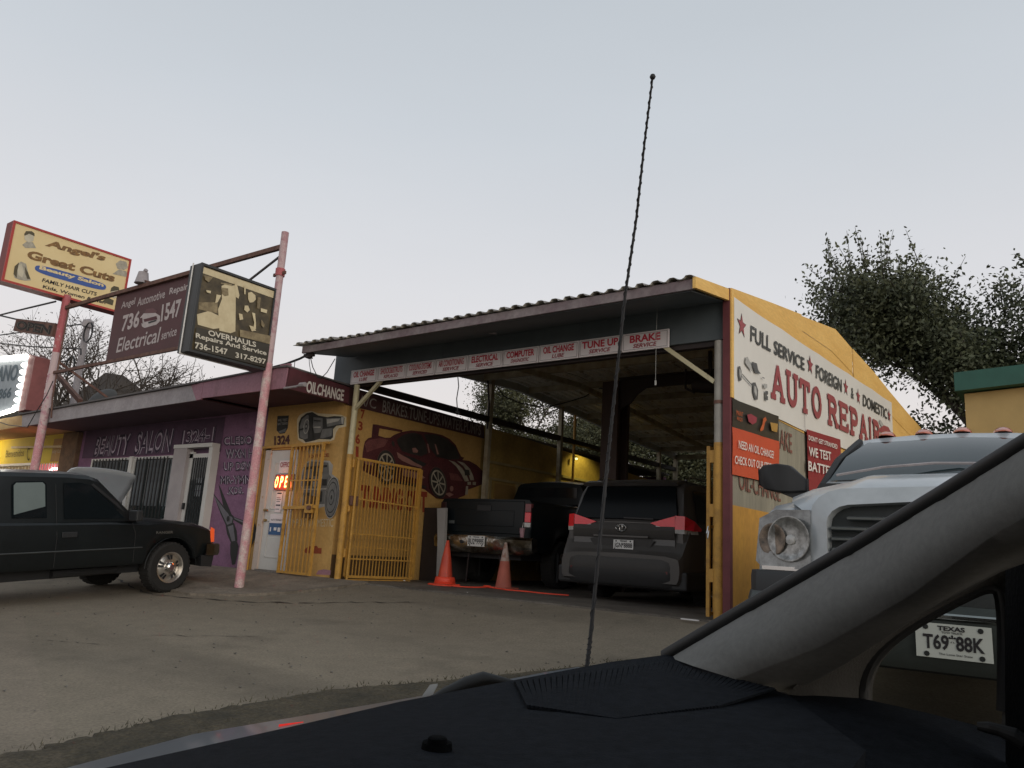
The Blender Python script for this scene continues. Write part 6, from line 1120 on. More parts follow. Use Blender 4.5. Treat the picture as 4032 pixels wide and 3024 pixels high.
MB().box((.04,-.985,.22),(1.0,.985,.46)).build('lower_trim', bpy.data.materials['valance_grey'], vn, bevel=.03)
for s_ in (-1,1): MB().box((-.014, s_*.62-.12, .42), (.02, s_*.62+.12, .455)).build('reflector', mat('dull_red_reflector', (.10,.012,.014), .3) if 'dull_red_reflector' not in bpy.data.materials else bpy.data.materials['dull_red_reflector'], vn)
em = MB()
for a_, b_, cz in ((.078,.050,0), (.050,.018,.022), (.020,.048,0)):
    em.tube([(.066, a_*math.cos(2*math.pi*k/24), 1.0 + cz + b_*math.sin(2*math.pi*k/24)) for k in range(25)], .0065, 6)
em.build('emblem', M['chrome'], vn, smooth=60)
plate(vn, (.072,-.04,.76), (0,-1,0), (0,0,1), (-1,0,0), .305, [('JGN*8888', -.45, -.32, .90, .58, .02), ('TEXAS', -.18, .31, .36, .15, .04)])
MB().bar((.14,.0,1.14),(.135,-.45,1.13), .015, .02).build('rear_wiper', M['black'], vn)
MB().box((.3,-.8,.2),(4.6,.8,.4)).build('underbody', M['black'], vn)
# ---- dark green pickup, rear towards the lot
PG = mat('bottle_green_paint', (.005,.009,.011), .35, scale=1, spec=.25, coat=.1, var=.25)
pk_ = thing('green_pickup', 'dark green pickup with dented chrome rear bumper backed up to the orange cones', 'pickup truck', (-8.22, 10.2, 0), rot=(0,0,R(94.5)))
lower_body([(.0,.93,.62,1.42,1.43),(2.1,.97,.50,1.42,1.43),(4.0,.98,.48,1.36,1.40),(5.2,.93,.55,1.20,1.25)], (1.15,4.5), .47, zc=.42).build('body', PG, pk_, smooth=35)
cb, s4 = cabin([(2.1,.86,1.40,.68,1.44),(2.15,.86,1.42,.68,1.90),(2.5,.88,1.42,.70,1.95),(3.6,.88,1.42,.70,1.93),(4.3,.86,1.36,.72,1.42)]); cb.build('cab', PG, pk_, smooth=30)
MB().box((2.12,-.62,1.50),(2.14,.62,1.82)).build('rear_glass', M['glass_dark'], pk_)
for s_ in (-1,1):
    sidepane(s4, [(2.3,1.48),(2.3,1.84),(3.5,1.84),(3.9,1.48)], s_, M['glass_dark'], 'door_window', pk_)
    wheel(pk_, 1.15, s_*.80, .40, .26, .21, s_, 'spokes'); wheel(pk_, 4.5, s_*.80, .40, .26, .21, s_, 'spokes')
    lm = M['red_lens'] if s_ < 0 else mat('dark_lens', (.03,.012,.012), .3)
    MB().box((-.02, s_*.86-.055, 1.06), (.06, s_*.86+.055, 1.22)).build('tail_lamp', lm, pk_, bevel=.006); MB().box((-.02, s_*.86-.055, 1.225), (.06, s_*.86+.055, 1.36)).build('lamp_upper', mat('rose_lens', (.22,.06,.07), .25, scale=10) if s_ < 0 else lm, pk_, bevel=.006); MB().box((-.018, s_*.86-.055, .985), (.06, s_*.86+.055, 1.055)).build('reverse_lamp', M['clear_lens'] if s_ < 0 else lm, pk_)
MB().box((-.015,-.78,.86),(.02,.78,1.40)).build('tailgate', PG, pk_, bevel=.012)
MB().box((-.025,-.60,.98),(-.012,.60,1.24)).build('tailgate_panel', PG, pk_, bevel=.008); MB().box((-.03,-.14,1.22),(-.01,.14,1.32)).build('tailgate_handle', M['plastic'], pk_, bevel=.01)
text('F-150', (-.03,.72,.95), (-.03,.52,.95), (-.03,.72,1.0), (-1,0,0), mat('dull_badge2', (.14,.14,.14), .4), pk_, name='badge', off=.002) if False else MB().box((-.022,.50,1.0),(-.014,.72,1.05)).build('badge', mat('dull_badge2', (.10,.11,.11), .4), pk_)
bm = MB(); rb = random.Random(4)
secs = []
for k in range(15):
    y = -.98 + 1.96*k/14; dent = rb.uniform(-.018,.018); xx = -.14 + .10*(abs(y)/.98)**6; lowr = .50 if abs(y) < .9 else .56
    secs.append([(xx+.16,y,.80),(xx+.02,y,.815+dent*.3),(xx-.01+dent,y,.77),(xx+dent*.6,y,.66),(xx+.02+dent,y,.60),(xx+.07,y,lowr+.03),(xx+.18,y,lowr+.03)])
bm.loft(secs, caps=True); bm.build('rear_bumper', mat('dented_chrome', (.55,.53,.48), .22, metal=1, scale=3, col2=(.12,.10,.07), thr=(.38,.58), bump=.3), pk_, smooth=45)
plate(pk_, (-.165,.02,.72), (0,-1,0), (0,0,1), (-1,0,0), .34, [('BU2*9995', -.45, -.32, .90, .58, .02), ('TEXAS', -.18, .32, .36, .13, .04)])
MB().tube([(-.158,.32,.70),(-.175,.32,.70)], .03, 12).build('ball_mount_hole', M['black'], pk_)
MB().box((.1,-.7,.45),(5,.7,.62)).build('chassis', M['black'], pk_)
for a, b in (((-.02,.25,.55),(.05,.32,.06)), ((-.02,-.35,.55),(.05,-.42,.06))): MB().bar(a, b, .02, .02).build('hanging_strap', M['dark_steel'], pk_)
for s_ in (-1,1): MB().box((.9,s_*.8-.16,.12),(.93,s_*.8+.16,.60)).build('mud_flap', M['plastic'], pk_)
# ---- black suv between them, further in, facing out
BS = mat('black_suv_paint', (.018,.018,.019), .2, coat=.7, var=.2)
su = thing('black_suv', 'tall black vehicle with chrome grille bars deep inside between pickup and minivan', 'suv', (-7.55, 13.1, 0), rot=(0,0,R(-88)))   # local +x faces the lot
lower_body([(-4.2,.93,.4,1.3,1.35),(-.6,.97,.35,1.40,1.50),(.5,.96,.38,1.40,1.55),(.85,.93,.45,1.30,1.50),(.95,.88,.5,1.18,1.42)], (0,-3.3), .45, zc=.4).build('body', BS, su, smooth=35)
cb, s5 = cabin([(-4.1,.88,1.38,.72,1.9),(-3.5,.88,1.4,.75,2.02),(-1.2,.88,1.42,.74,2.04),(-.85,.88,1.45,.70,1.95),(-.35,.86,1.46,.76,1.5)]); cb.build('cab', BS, su, smooth=30)
MB().prism([(-.86,-.62,1.92),(-.86,.62,1.92),(-.40,.72,1.54),(-.40,-.72,1.54)], (.012,0,.012)).build('windshield', M['glass_dark'], su)
for k in range(4): MB().box((.93,-.52,1.20+.075*k),(.975,.52,1.225+.075*k)).build('grille_bar', M['chrome'], su, bevel=.004)
for s_ in (-1,1):
    MB().prism([(.90,s_*.58,1.18),(.90,s_*.86,1.20),(.90,s_*.86,1.40),(.90,s_*.58,1.44)], (.07,0,0)).build('headlight', M['clear_lens'], su, bevel=.01)
    wheel(su, 0, s_*.8, .39, .25, .22, s_, 'spokes'); wheel(su, -3.3, s_*.8, .39, .25, .22, s_, 'spokes')
    sidepane(s5, [(-3.9,1.5),(-3.8,1.92),(-1.2,1.95),(-.75,1.52)], s_, M['glass_dark'], 'side_window', su)
MB().loft([[(x,y,z) for x,z in ((.85,1.02),(1.03,1.0),(1.05,.75),(.95,.6))] for y in (-.9,-.5,.5,.9)], caps=True).build('front_bumper', BS, su)

# ---- white tow truck facing the street
TW = mat('dusty_white_paint', (.42,.45,.47), .3, scale=1.5, col2=(.34,.37,.39), coat=.4, fine=.04)
tw = thing('tow_truck', 'large dusty white pickup tow truck with orange roof marker lights facing the street', 'truck', (-.665, 5.42, -.36), rot=(0,0,R(-85.5)))
tb = [(-5.0,.98,.55,1.34,1.36),(-3.3,1.0,.5,1.36,1.38),(-.9,1.0,.48,1.38,1.42),(-.4,1.0,.48,1.40,1.50),(.3,1.0,.50,1.37,1.46),(.65,.995,.52,1.33,1.38),(.82,.98,.56,1.29,1.32),(.94,.955,.60,1.20,1.24)]
lower_body(tb, (0,-3.6), .50, zc=.42).build('body', TW, tw, smooth=40)
cb, s6 = cabin([(-2.6,.88,1.32,.74,1.96),(-2.3,.90,1.34,.76,2.02),(-1.5,.91,1.36,.76,2.05),(-1.15,.91,1.38,.74,2.0),(-.95,.91,1.42,.76,1.88),(-.30,.90,1.44,.84,1.56)]); cb.build('cab', TW, tw, smooth=30)
wsg = mat('windshield_glass', (.020,.034,.038), .08, spec=.5, scale=1.5, var=.4)
def ws(x, y): return (x, y, 0)
MB().add([(-1.10,-.64,1.965),(-1.06,0,1.985),(-1.10,.64,1.965),(-.345,-.80,1.585),(-.28,0,1.615),(-.345,.80,1.585),(-.70,-.74,1.80),(-.64,0,1.83),(-.70,.74,1.80)], [(0,6,7,1),(1,7,8,2),(6,3,4,7),(7,4,5,8)]).build('windshield', wsg, tw, smooth=60)
MB().tube([(-.30,.86,1.50),(-.68,.79,1.77),(-1.10,.70,1.97)], .02, 6).build('pillar_seal', M['plastic'], tw); MB().tube([(-.30,-.86,1.50),(-.68,-.79,1.77),(-1.10,-.70,1.97)], .028, 6).build('pillar_seal', M['plastic'], tw)
MB().tube([(-.27,-.74,1.615),(-.36,-.45,1.68),(-.40,-.15,1.71),(-.39,.15,1.705)], .010, 5).build('wiper', M['fascia_grey'], tw); MB().tube([(-.27,.05,1.62),(-.36,.4,1.68),(-.38,.7,1.67)], .010, 5).build('wiper', M['fascia_grey'], tw)
MB().box((-.36,-.84,1.44),(-.22,.84,1.555)).build('cowl', M['plastic'], tw)
# hood with raised centre
hr = []
for x, zt, zs, wv in ((-.24,1.585,1.45,.88),(.2,1.565,1.43,.87),(.55,1.52,1.39,.85),(.8,1.455,1.34,.80),(.93,1.395,1.29,.72),(1.0,1.355,1.25,.66)):
    hr.append([(x,-wv,zs),(x,-wv*.86,zs+.05),(x,-wv*.62,zt-.035),(x,-wv*.5,zt),(x,0,zt+.01),(x,wv*.5,zt),(x,wv*.62,zt-.035),(x,wv*.86,zs+.05),(x,wv,zs)])
MB().loft(hr).build('hood', TW, tw, smooth=50)
# grille surround and bars
gs = MB()
gy0, gz0, gz1 = .57, .82, 1.345
cr_ = [(R(a), math.cos(R(a)), math.sin(R(a))) for a in (180,160,140,120,100)]
outer = [(1.01,-gy0-.09,gz0-.03)] + [(1.0,-(gy0-.10)+.19*c,gz1-.10+.14*s+.02) for a,c,s in cr_] + [(1.0,0,gz1+.075)] + [(1.0,(gy0-.10)-.19*c,gz1-.10+.14*s+.02) for a,c,s in cr_[::-1]] + [(1.01,gy0+.09,gz0-.03)]
inner = [(1.05,-gy0,gz0)] + [(1.05,-(gy0-.13)+.13*c,gz1-.13+.10*s) for a,c,s in cr_] + [(1.05,0,gz1)] + [(1.05,(gy0-.13)-.13*c,gz1-.13+.10*s) for a,c,s in cr_[::-1]] + [(1.05,gy0,gz0)]
deep = [(.96,p[1]*.985,p[2]-.005) for p in inner]
gs.loft([outer, inner, deep]); gs.build('grille_surround', TW, tw, smooth=50)
MB().face([(.957,p[1],p[2]) for p in inner][::-1]).build('grille_backing', mat('grille_dark', (.02,.028,.03), .5), tw)
for k in range(8):
    z = .86 + .055*k; ww = gy0 - .02 if z < 1.2 else gy0 - .10
    MB().loft([[(x,y,z+dz) for x, dz in ((.975,-.010),(1.04,-.006),(1.045,.004),(.975,.014))] for y in (-ww,0,ww)], closed=True, caps=True).build('grille_bar', mat('grille_bar_grey', (.26,.29,.30), .3, metal=.5, var=.3) if 'grille_bar_grey' not in bpy.data.materials else bpy.data.materials['grille_bar_grey'], tw)
MB().bar((1.03,0,.82),(1.03,0,1.27), .05, .02).build('grille_bar', TW, tw)
RFL = mat('reflector_silver', (.40,.41,.41), .22, metal=.7, scale=22, col2=(.13,.13,.125))
for s_ in (-1,1):
    lens = [(.96,s_*.66,1.285),(.93,s_*.85,1.285),(.84,s_*.965,1.24),(.85,s_*.985,1.00),(.93,s_*.93,.965),(.985,s_*.66,.965)]
    MB().loft([lens, [(p[0]+.045,p[1]*1.0,p[2]) for p in lens]], closed=True, caps=True).build('headlight', mat('headlight_body', (.27,.28,.28), .12, coat=.9, scale=16, col2=(.10,.105,.105)) if 'headlight_body' not in bpy.data.materials else bpy.data.materials['headlight_body'], tw, smooth=30)
    dx = Vector((.96, s_*.28, 0)).normalized()
    MB().lathe([(.122,.002),(.124,.010),(.116,.011),(.104,.004),(.075,.001),(.04,.0),(.001,.0)], (1.003,s_*.775,1.125), dx, 28).build('lamp_bowl', RFL, tw, smooth=50)
    MB().lathe([(.028,.0),(.026,.012),(.012,.018),(.001,.019)], (1.006,s_*.765,1.12), dx, 14).build('lamp_bulb', M['clear_lens'], tw, smooth=50)
    MB().lathe([(.088,.0),(.090,.007),(.082,.008),(.06,.003),(.001,.002)], (.972,s_*.870,1.12), Vector((.9,s_*.42,0)), 24).build('turn_lamp', mat('amber_bowl', (.22,.17,.13), .18, metal=.4, scale=22, col2=(.05,.045,.04)) if 'amber_bowl' not in bpy.data.materials else bpy.data.materials['amber_bowl'], tw, smooth=50)
    MB().lathe([(.01,.0),(.165,.0),(.172,.004)], (1.012,s_*.815,1.03), dx, 28).build('lamp_rim', M['chrome'], tw) if False else None
    for k in range(7): z = .91 + .04*k; 
    MB().box((.95,min(s_*.67,s_*.92),.955),(1.012,max(s_*.67,s_*.92),.975)).build('lamp_trim', M['chrome'], tw)
    wheel(tw, 0, s_*.86, .415, .27, .22, s_, 'spokes'); wheel(tw, -3.6, s_*.86, .415, .27, .22, s_, 'spokes')
    ml = MB(); ml.loft([[(-.30,s_*.93,1.50),(-.24,s_*.93,1.50),(-.24,s_*.93,1.58),(-.30,s_*.93,1.58)], [(-.30,s_*1.04,1.49),(-.22,s_*1.04,1.49),(-.20,s_*1.04,1.68),(-.30,s_*1.04,1.685)], [(-.34,s_*1.12,1.49),(-.20,s_*1.12,1.49),(-.17,s_*1.12,1.69),(-.33,s_*1.12,1.69)], [(-.34,s_*1.22,1.51),(-.22,s_*1.22,1.51),(-.19,s_*1.22,1.68),(-.33,s_*1.22,1.68)], [(-.32,s_*1.265,1.55),(-.26,s_*1.265,1.55),(-.24,s_*1.265,1.65),(-.31,s_*1.265,1.65)]], closed=True, caps=True)
    ml.build('wing_mirror', M['plastic'], tw, smooth=50, bevel=.01)
    MB().bar((-.30,s_*.90,1.45),(-.27,s_*1.10,1.53), .06, .09).build('mirror_arm', M['plastic'], tw)
    sidepane(s6, [(-2.1,1.45),(-2.05,1.92),(-1.15,1.90),(-.55,1.48)], s_, M['glass_dark'], 'door_window', tw)
    MB().loft([[(x,y,z) for x,y,z in ((xx, s_*.955, zz),)] + [(xx, s_*1.03, zz), (xx, s_*1.035, zz-.03)] for xx, zz in [(.52*math.cos(R(a)), .42 + .52*math.sin(R(a))) for a in range(0,181,15)]]).build('arch_flare', TW, tw, smooth=60)
MK = mat('orange_marker', (.55,.13,.06), .3, coat=.5)
for y in (-.42,-.21,0,.21,.42,): 
    y2 = y*1.25
    MB().loft([[(x, y2 + wv*math.cos(R(a)), zt*math.sin(R(a)) + 2.045 - abs(y2)*.03) for a in range(0,181,20)] for x, wv, zt in ((-1.46,.03,.01),(-1.42,.06,.05),(-1.30,.065,.055),(-1.20,.05,.03),(-1.16,.02,.01))], caps=True).build('marker_light', MK, tw, smooth=60)
bmp = MB(); bmp.loft([[(x, y, z) for x, z in ((xx-.20,.84),(xx-.02,.84),(xx+.02,.80),(xx+.02,.60),(xx-.03,.54),(xx-.2,.54))] for y, xx in ((-1.0,.98),(-.94,1.16),(-.5,1.22),(0,1.23),(.5,1.22),(.94,1.16),(1.0,.98))], closed=True, caps=True)
MB().loft([[(x, y, z) for x, z in ((xx-.25,.955),(xx-.01,.95),(xx+.01,.92),(xx+.01,.83),(xx-.25,.83))] for y, xx in ((-1.0,.93),(-.94,1.05),(-.5,1.12),(0,1.13),(.5,1.12),(.94,1.05),(1.0,.93))], closed=True, caps=True).build('bumper_pad', M['plastic'], tw, smooth=40)
bmp.build('front_bumper', mat('dark_bumper', (.045,.052,.052), .55, scale=6), tw, smooth=40)
MB().loft([[(x, y, z) for x, z in ((xx,.808),(xx+.012,.80),(xx+.012,.785),(xx,.775))] for y, xx in ((-.9,1.19),(-.5,1.245),(0,1.255),(.5,1.245),(.9,1.19))], closed=True, caps=True).build('bumper_strip', M['chrome'], tw)
plate(tw, (1.262,.0,.685), (0,1,0), (0,0,1), (1,0,0), .305, [('T69*88K', -.40, -.26, .80, .46, .03), ('TEXAS', -.20, .30, .36, .14, .04), ('TOW TRUCK', -.15, .22, .28, .06, .02), ('The Lone Star State', -.20, -.40, .44, .06, .01)])
MB().box((-4.9,-.8,.5),(.9,.8,.7)).build('chassis', M['black'], tw)
# ================================================================ small things
CO = mat('cone_orange', (.62,.075,.03), .5, scale=5, col2=(.45,.05,.03)); CF = mat('faded_cone', (.48,.13,.09), .7, scale=6, col2=(.36,.10,.07)); CT = mat('worn_cone_tip', (.42,.33,.29), .8, scale=14, col2=(.30,.16,.12), thr=(.4,.5))
def cone(loc, label, m, tipm, h=.70):
    t = thing('traffic_cone', label, 'traffic cone', loc, 'orange traffic cones')
    x, y, z = loc
    MB().box((x-.18,y-.18,z),(x+.18,y+.18,z+.03)).build('base', m, t, bevel=.01)
    MB().lathe([(.135,.03),(.128,.05),(.074,h*.60)], (x,y,z), (0,0,1), 24).build('lower_cone', m, t, smooth=60); MB().lathe([(.074,h*.60),(.022,h),(.016,h+.004),(.001,h)], (x,y,z), (0,0,1), 24).build('upper_cone', tipm, t, smooth=60)
    return t
c1 = cone((-8.34,9.46,0), 'bright orange traffic cone wrapped with orange cord at its foot, left of the two', CO, CO)
c2 = cone((-7.62,10.05,0), 'faded orange traffic cone with a worn pale tip, right of the two', CF, CT, .72)
ch = MB().lathe([(.155,.0),(.165,.03),(.16,.07),(.15,.10),(.14,.105)], (-8.34,9.46,.03), (0,0,1), 24)
for k in range(5): ch.tube([(-8.34+(.165-.008*k)*math.cos(2*math.pi*i/28), 9.46+(.165-.008*k)*math.sin(2*math.pi*i/28), .035+.02*k) for i in range(29)], .011, 5)
hp = [(-8.34-.2,9.35,.012),(-8.5,9.25,.012),(-8.3,9.2,.012),(-8.12,9.30,.012),(-8.0,9.42,.03),(-8.08,9.34,.02),(-7.95,9.36,.012),(-7.8,9.6,.012),(-7.72,9.85,.03),(-7.82,9.80,.03),(-7.55,9.82,.012),(-7.3,9.72,.012),(-7.0,9.78,.012),(-6.6,9.75,.012),(-6.2,9.9,.012)]
sm = []
for i in range(len(hp)-1):
    for k in range(4): t = k/4; a, b = Vector(hp[i]), Vector(hp[i+1]); p0 = Vector(hp[max(0,i-1)]); p3 = Vector(hp[min(len(hp)-1,i+2)]); sm.append(.5*((2*a)+(b-p0)*t+(2*p0-5*a+4*b-p3)*t*t+(3*a-p0-3*b+p3)*t**3))
ch.tube(sm, .011, 6); tag(ch.build('orange_cord', mat('cord_orange', (.85,.07,.03), .5, var=.1), smooth=60), 'bright orange air hose coiled round the left cone and trailing under the minivan', 'hose')
tag(MB().prism([(-9.12,10.0,1.24),(-8.92,10.0,1.25),(-8.82,9.92,.75),(-8.72,9.85,.05),(-8.88,9.85,.05),(-8.98,9.92,.7)], (0,.05,0)).build('white_board', mat('dull_white_board', (.30,.29,.28), .7, scale=3, var=.15)), 'tall white board leaning beside the green pickup behind the open gate', 'board')
cbn = thing('dark_cabinet', 'dark tool cabinet standing against the mural wall beside the gate', 'cabinet', (-9.4, 10.6, 0))
MB().box((-9.60,10.2,0),(-9.10,10.9,1.26)).build('carcass', mat('dark_cabinet_brown', (.035,.025,.022), .7, scale=3), cbn); MB().box((-9.095,10.22,.05),(-9.08,10.88,.60)).build('drawer_front', mat('cabinet_grey', (.05,.045,.045), .7), cbn); MB().box((-9.095,10.22,.63),(-9.08,10.88,1.22)).build('drawer_front', bpy.data.materials['cabinet_grey'], cbn)
cp = thing('drink_cup', 'pink paper cup with a straw standing on the green pickup bumper', 'cup', (-7.36,10.12,.815)); MB().lathe([(0,0),(.030,0),(.046,.15),(0,.15)], (-7.36,10.12,.815), (0,0,1), 14).build('cup', mat('pink_paper', (.38,.22,.25), .7, scale=10, var=.3), cp, smooth=50); MB().tube([(-7.36,10.12,.96),(-7.345,10.12,1.05)], .004, 5).build('straw', M['white'], cp)
for k, (x, y, s_, lb) in enumerate(((-8.95,9.15,.05,'crumpled pale litter scrap on the floor near the barred gate foot'), (-6.9,8.3,.02,'tiny white litter scrap on the asphalt before the garage'))):
    mb = MB(); r_ = random.Random(k); pts = [(x+r_.uniform(-s_,s_), y+r_.uniform(-s_,s_), .01+r_.uniform(0,s_*.7)) for _ in range(7)]
    mb.add(pts, [(0,1,2),(1,2,3),(2,3,4),(3,4,5),(4,5,6),(0,5,6)]); tag(mb.build('litter_scrap', M['white']), lb, 'litter')
tag(MB().box((-3.62,7.92,.0),(-3.42,7.95,.012)).build('paint_stick', M['white']), 'small white stick on the ground at the foot of the folded gate', 'stick')

# ================================================================ the car the photograph is taken from
own = thing('own_car', 'dark interior and fender of the car the view is taken from, windshield pillar at right', 'car', (0,0,-.56), rot=(0,0,0))
own.location = (0,0,0)
DASH = mat('dash_vinyl', (.013,.0155,.020), .85, scale=70, col2=(.007,.0085,.011), bump=.25, spec=.06); DASHD = mat('dash_dark', (.003,.0035,.004), .9, scale=30, bump=.2, spec=.05); PIL = mat('pillar_fabric', (.20,.20,.19), .95, scale=120, col2=(.165,.165,.158), bump=.08, spec=.1); RUB = mat('rubber_seal', (.008,.008,.008), .6)
# dashboard top: far edge follows the windshield base, near edge towards the camera
def dense0(row, n=6):
    o_ = []
    for a, b in zip(row, row[1:]):
        for k in range(n): o_.append(tuple(p + (q-p)*k/n for p, q in zip(a, b)))
    return o_ + [row[-1]]
fe = [(-0.751,0.368,0.4)] + [(-0.646,0.538,0.439)] + [(-0.682,0.708,0.435)] + [(-0.585,1.037,0.468)] + [(-0.533,1.133,0.479)]
mid = [(-0.438,0.241,0.477)] + [(-0.438,0.411,0.468)] + [(-0.464,0.605,0.455)] + [(-0.377,0.89,0.46)] + [(-0.329,1.038,0.462)]
nr = [(-0.341,0.202,0.482)] + [(-0.28,0.28,0.478)] + [(-0.229,0.358,0.472)] + [(-0.145,0.454,0.47)] + [(-0.176,0.765,0.468)]
lowr = [(p[0]-.02, p[1]-.02, p[2]-.35) for p in nr]
fl_ = [(p[0], p[1]+.01, p[2]-.12) for p in fe]
sub_ = []
def blend(a, b, t): return [tuple(p + (q - p) * t for p, q in zip(u, v)) for u, v in zip(a, b)]
def dense(row, n=6):
    o_ = []
    for a, b in zip(row, row[1:]):
        for k in range(n): o_.append(tuple(p + (q-p)*k/n for p, q in zip(a, b)))
    return o_ + [row[-1]]
rows = [dense(fl_), dense(fe)] + [dense(blend(fe, mid, t)) for t in (.33, .66)] + [dense(mid)] + [dense(blend(mid, nr, t)) for t in (.33, .66)] + [dense(nr), dense(lowr)]
MB().loft(rows).build('dashboard', DASH, own, smooth=50)
# defroster grille, ribbed
gq = [(-0.622,0.854,0.452)] + [(-0.524,1.092,0.473)] + [(-0.334,1.016,0.469)] + [(-0.356,0.872,0.461)] + [(-0.402,0.73,0.456)] + [(-0.507,0.725,0.454)]
MB().loft([dense0([gq[0], gq[1], gq[2]], 8), dense0([gq[5], gq[4], gq[3]], 8)]).build('defroster_grille', DASHD, own)
a0, a1, b0, b1 = Vector(gq[0]), Vector(gq[5]), Vector(gq[2]), Vector(gq[3])
for k in range(48):
    t = (k + .5) / 48
    def edge(pl, t):
        L = [ (Vector(q)-Vector(p)).length for p, q in zip(pl, pl[1:])]; s_ = t*sum(L)
        for (p, q), l in zip(zip(pl, pl[1:]), L):
            if s_ <= l: return Vector(p).lerp(Vector(q), s_/l)
            s_ -= l
        return Vector(pl[-1])
    u_ = edge([gq[0], gq[1], gq[2]], t); v_ = edge([gq[5], gq[4], gq[3]], t)
    MB().bar(u_.lerp(v_, .03) + Vector((0,0,.001)), u_.lerp(v_, .97) + Vector((0,0,.001)), .006, .003).build('grille_rib', DASH, own)
vc = Vector([(-0.431,0.494,0.473)][0]) - Vector((0,0,.004)); 
MB().lathe([(.0,.0025),(.006,.003),(.0075,.002),(.008,-.003)], vc, (0,0,1), 24).build('sun_sensor', DASHD, own, smooth=50); MB().lathe([(.008,.001),(.0115,.002),(.0125,-.003)], vc - Vector((0,0,.003)), (0,0,1), 24).build('sensor_ring', DASHD, own)
# windshield pillar trim
A1 = [(-0.543,1.139,0.474)] + [(-0.395,1.089,0.561)] + [(-0.241,0.991,0.641)] + [(-0.122,0.868,0.697)] + [(-0.026,0.73,0.736)] + [(0.053,0.62,0.771)]
A2 = [(-0.457,1.046,0.478)] + [(-0.321,0.997,0.548)] + [(-0.194,0.91,0.617)] + [(-0.094,0.793,0.674)] + [(-0.017,0.664,0.707)] + [(0.05,0.555,0.741)]
A3 = [(-0.392,1.028,0.472)] + [(-0.268,0.975,0.531)] + [(-0.159,0.886,0.596)] + [(-0.072,0.771,0.654)] + [(-0.008,0.642,0.684)] + [(0.053,0.538,0.72)]
A4 = [(-0.342,1.086,0.456)] + [(-0.253,1.024,0.511)] + [(-0.151,0.932,0.582)] + [(-0.064,0.817,0.638)] + [(0.001,0.688,0.672)] + [(0.062,0.59,0.71)]
A5 = [(-0.359,1.183,0.439)] + [(-0.293,1.125,0.489)] + [(-0.176,1.044,0.571)] + [(-0.082,0.936,0.626)] + [(0.006,0.799,0.662)] + [(0.077,0.711,0.706)]
A1, A2, A3, A4, A5 = [dense(a, 3) for a in (A1, A2, A3, A4, A5)]
MB().loft([A1, A2, A3, A4, A5]).build('pillar_trim', PIL, own, smooth=80)
MB().loft([[tuple(Vector(p) + o for p in ()) for o in ()] for _ in range(0)] or [A1, [(p[0], p[1]+.02, p[2]-.01) for p in A1]]).build('pillar_edge', RUB, own)
MB().tube(A1, [.012 - .005*i/(len(A1)-1) for i in range(len(A1))], 8).build('windshield_seal', RUB, own, smooth=60)
# quarter panel trim around the small side window
q_out = [(-0.345,1.095,0.455),(-0.304,1.112,0.493),(-0.206,1.14,0.563),(-0.126,1.153,0.624),(-0.076,1.157,0.647)]
q_in = [(-0.265,1.158,0.452),(-0.265,1.162,0.479),(-0.247,1.17,0.515),(-0.205,1.18,0.553),(-0.14,1.192,0.595)]
ring_o = [(-0.335,1.056,0.459),(-0.317,1.065,0.482),(-0.257,1.086,0.526),(-0.191,1.103,0.579),(-0.124,1.113,0.626),(-0.078,1.117,0.654),(-0.037,1.119,0.65),(-0.055,1.097,0.402),(-0.106,1.091,0.392)]
ring_i = [(-0.262,1.138,0.453),(-0.262,1.142,0.479),(-0.247,1.149,0.514),(-0.206,1.16,0.553),(-0.141,1.171,0.596),(-0.114,1.174,0.61),(-0.102,1.175,0.6),(-0.108,1.167,0.482),(-0.114,1.159,0.429)]
def chaikin(P_, k=2):
    for _ in range(k):
        Q = [P_[0]]
        for a, b in zip(P_, P_[1:]): Q += [tuple(p*.75+q*.25 for p, q in zip(a, b)), tuple(p*.25+q*.75 for p, q in zip(a, b))]
        P_ = Q + [P_[-1]]
    return P_
ring_o, ring_i = chaikin(ring_o), chaikin(ring_i)
MB().loft([ring_o, ring_i, [(p[0]+.004, p[1]+.03, p[2]-.003) for p in ring_i]]).build('quarter_trim', mat('quarter_trim_dark', (.055,.052,.046), .9, scale=50, bump=.2), own, smooth=40)
MB().tube(ring_i[:-4], .007, 6).build('window_seal', RUB, own, smooth=60)
MB().face([(-0.285,1.171,0.431),(-0.274,1.182,0.491),(-0.217,1.199,0.557),(-0.144,1.211,0.605),(-0.097,1.216,0.621),(-0.1,1.197,0.405),(-0.285,1.161,0.375)]).build('quarter_glass', glassmat('tinted_glass', (.62,.66,.62)), own)
# door top and mirror sail below the window
dp = [dense(r_, 3) for r_ in ([(-0.341,1.075,0.457),(-0.256,1.1,0.462),(-0.186,1.113,0.455),(-0.138,1.119,0.449),(-0.103,1.121,0.442)], [(-0.305,0.96,0.459),(-0.229,0.98,0.454),(-0.167,0.991,0.444),(-0.12,0.996,0.434),(-0.084,0.997,0.423)], [(-0.25,0.782,0.4),(-0.19,0.8,0.406),(-0.14,0.811,0.408),(-0.089,0.82,0.415),(-0.044,0.825,0.421)])]
MB().loft(dp).build('door_top', DASH, own, smooth=50)
MB().loft([dense([(-0.085,1.046,0.651),(-0.092,1.043,0.545),(-0.099,1.021,0.398)],3), dense([(-0.049,0.948,0.668),(-0.057,0.946,0.556),(-0.065,0.927,0.424)],3), dense([(0.02,0.895,0.709),(0.008,0.898,0.566),(-0.002,0.883,0.446)],3)]).build('door_frame', DASHD, own, smooth=50)
MB().tube([(-0.114,0.962,0.472),(-0.104,0.963,0.472),(-0.095,0.964,0.471),(-0.083,0.965,0.468),(-0.074,0.965,0.463)], [.004,.006,.006,.008,.008], 12).build('mirror_switch', RUB, own)
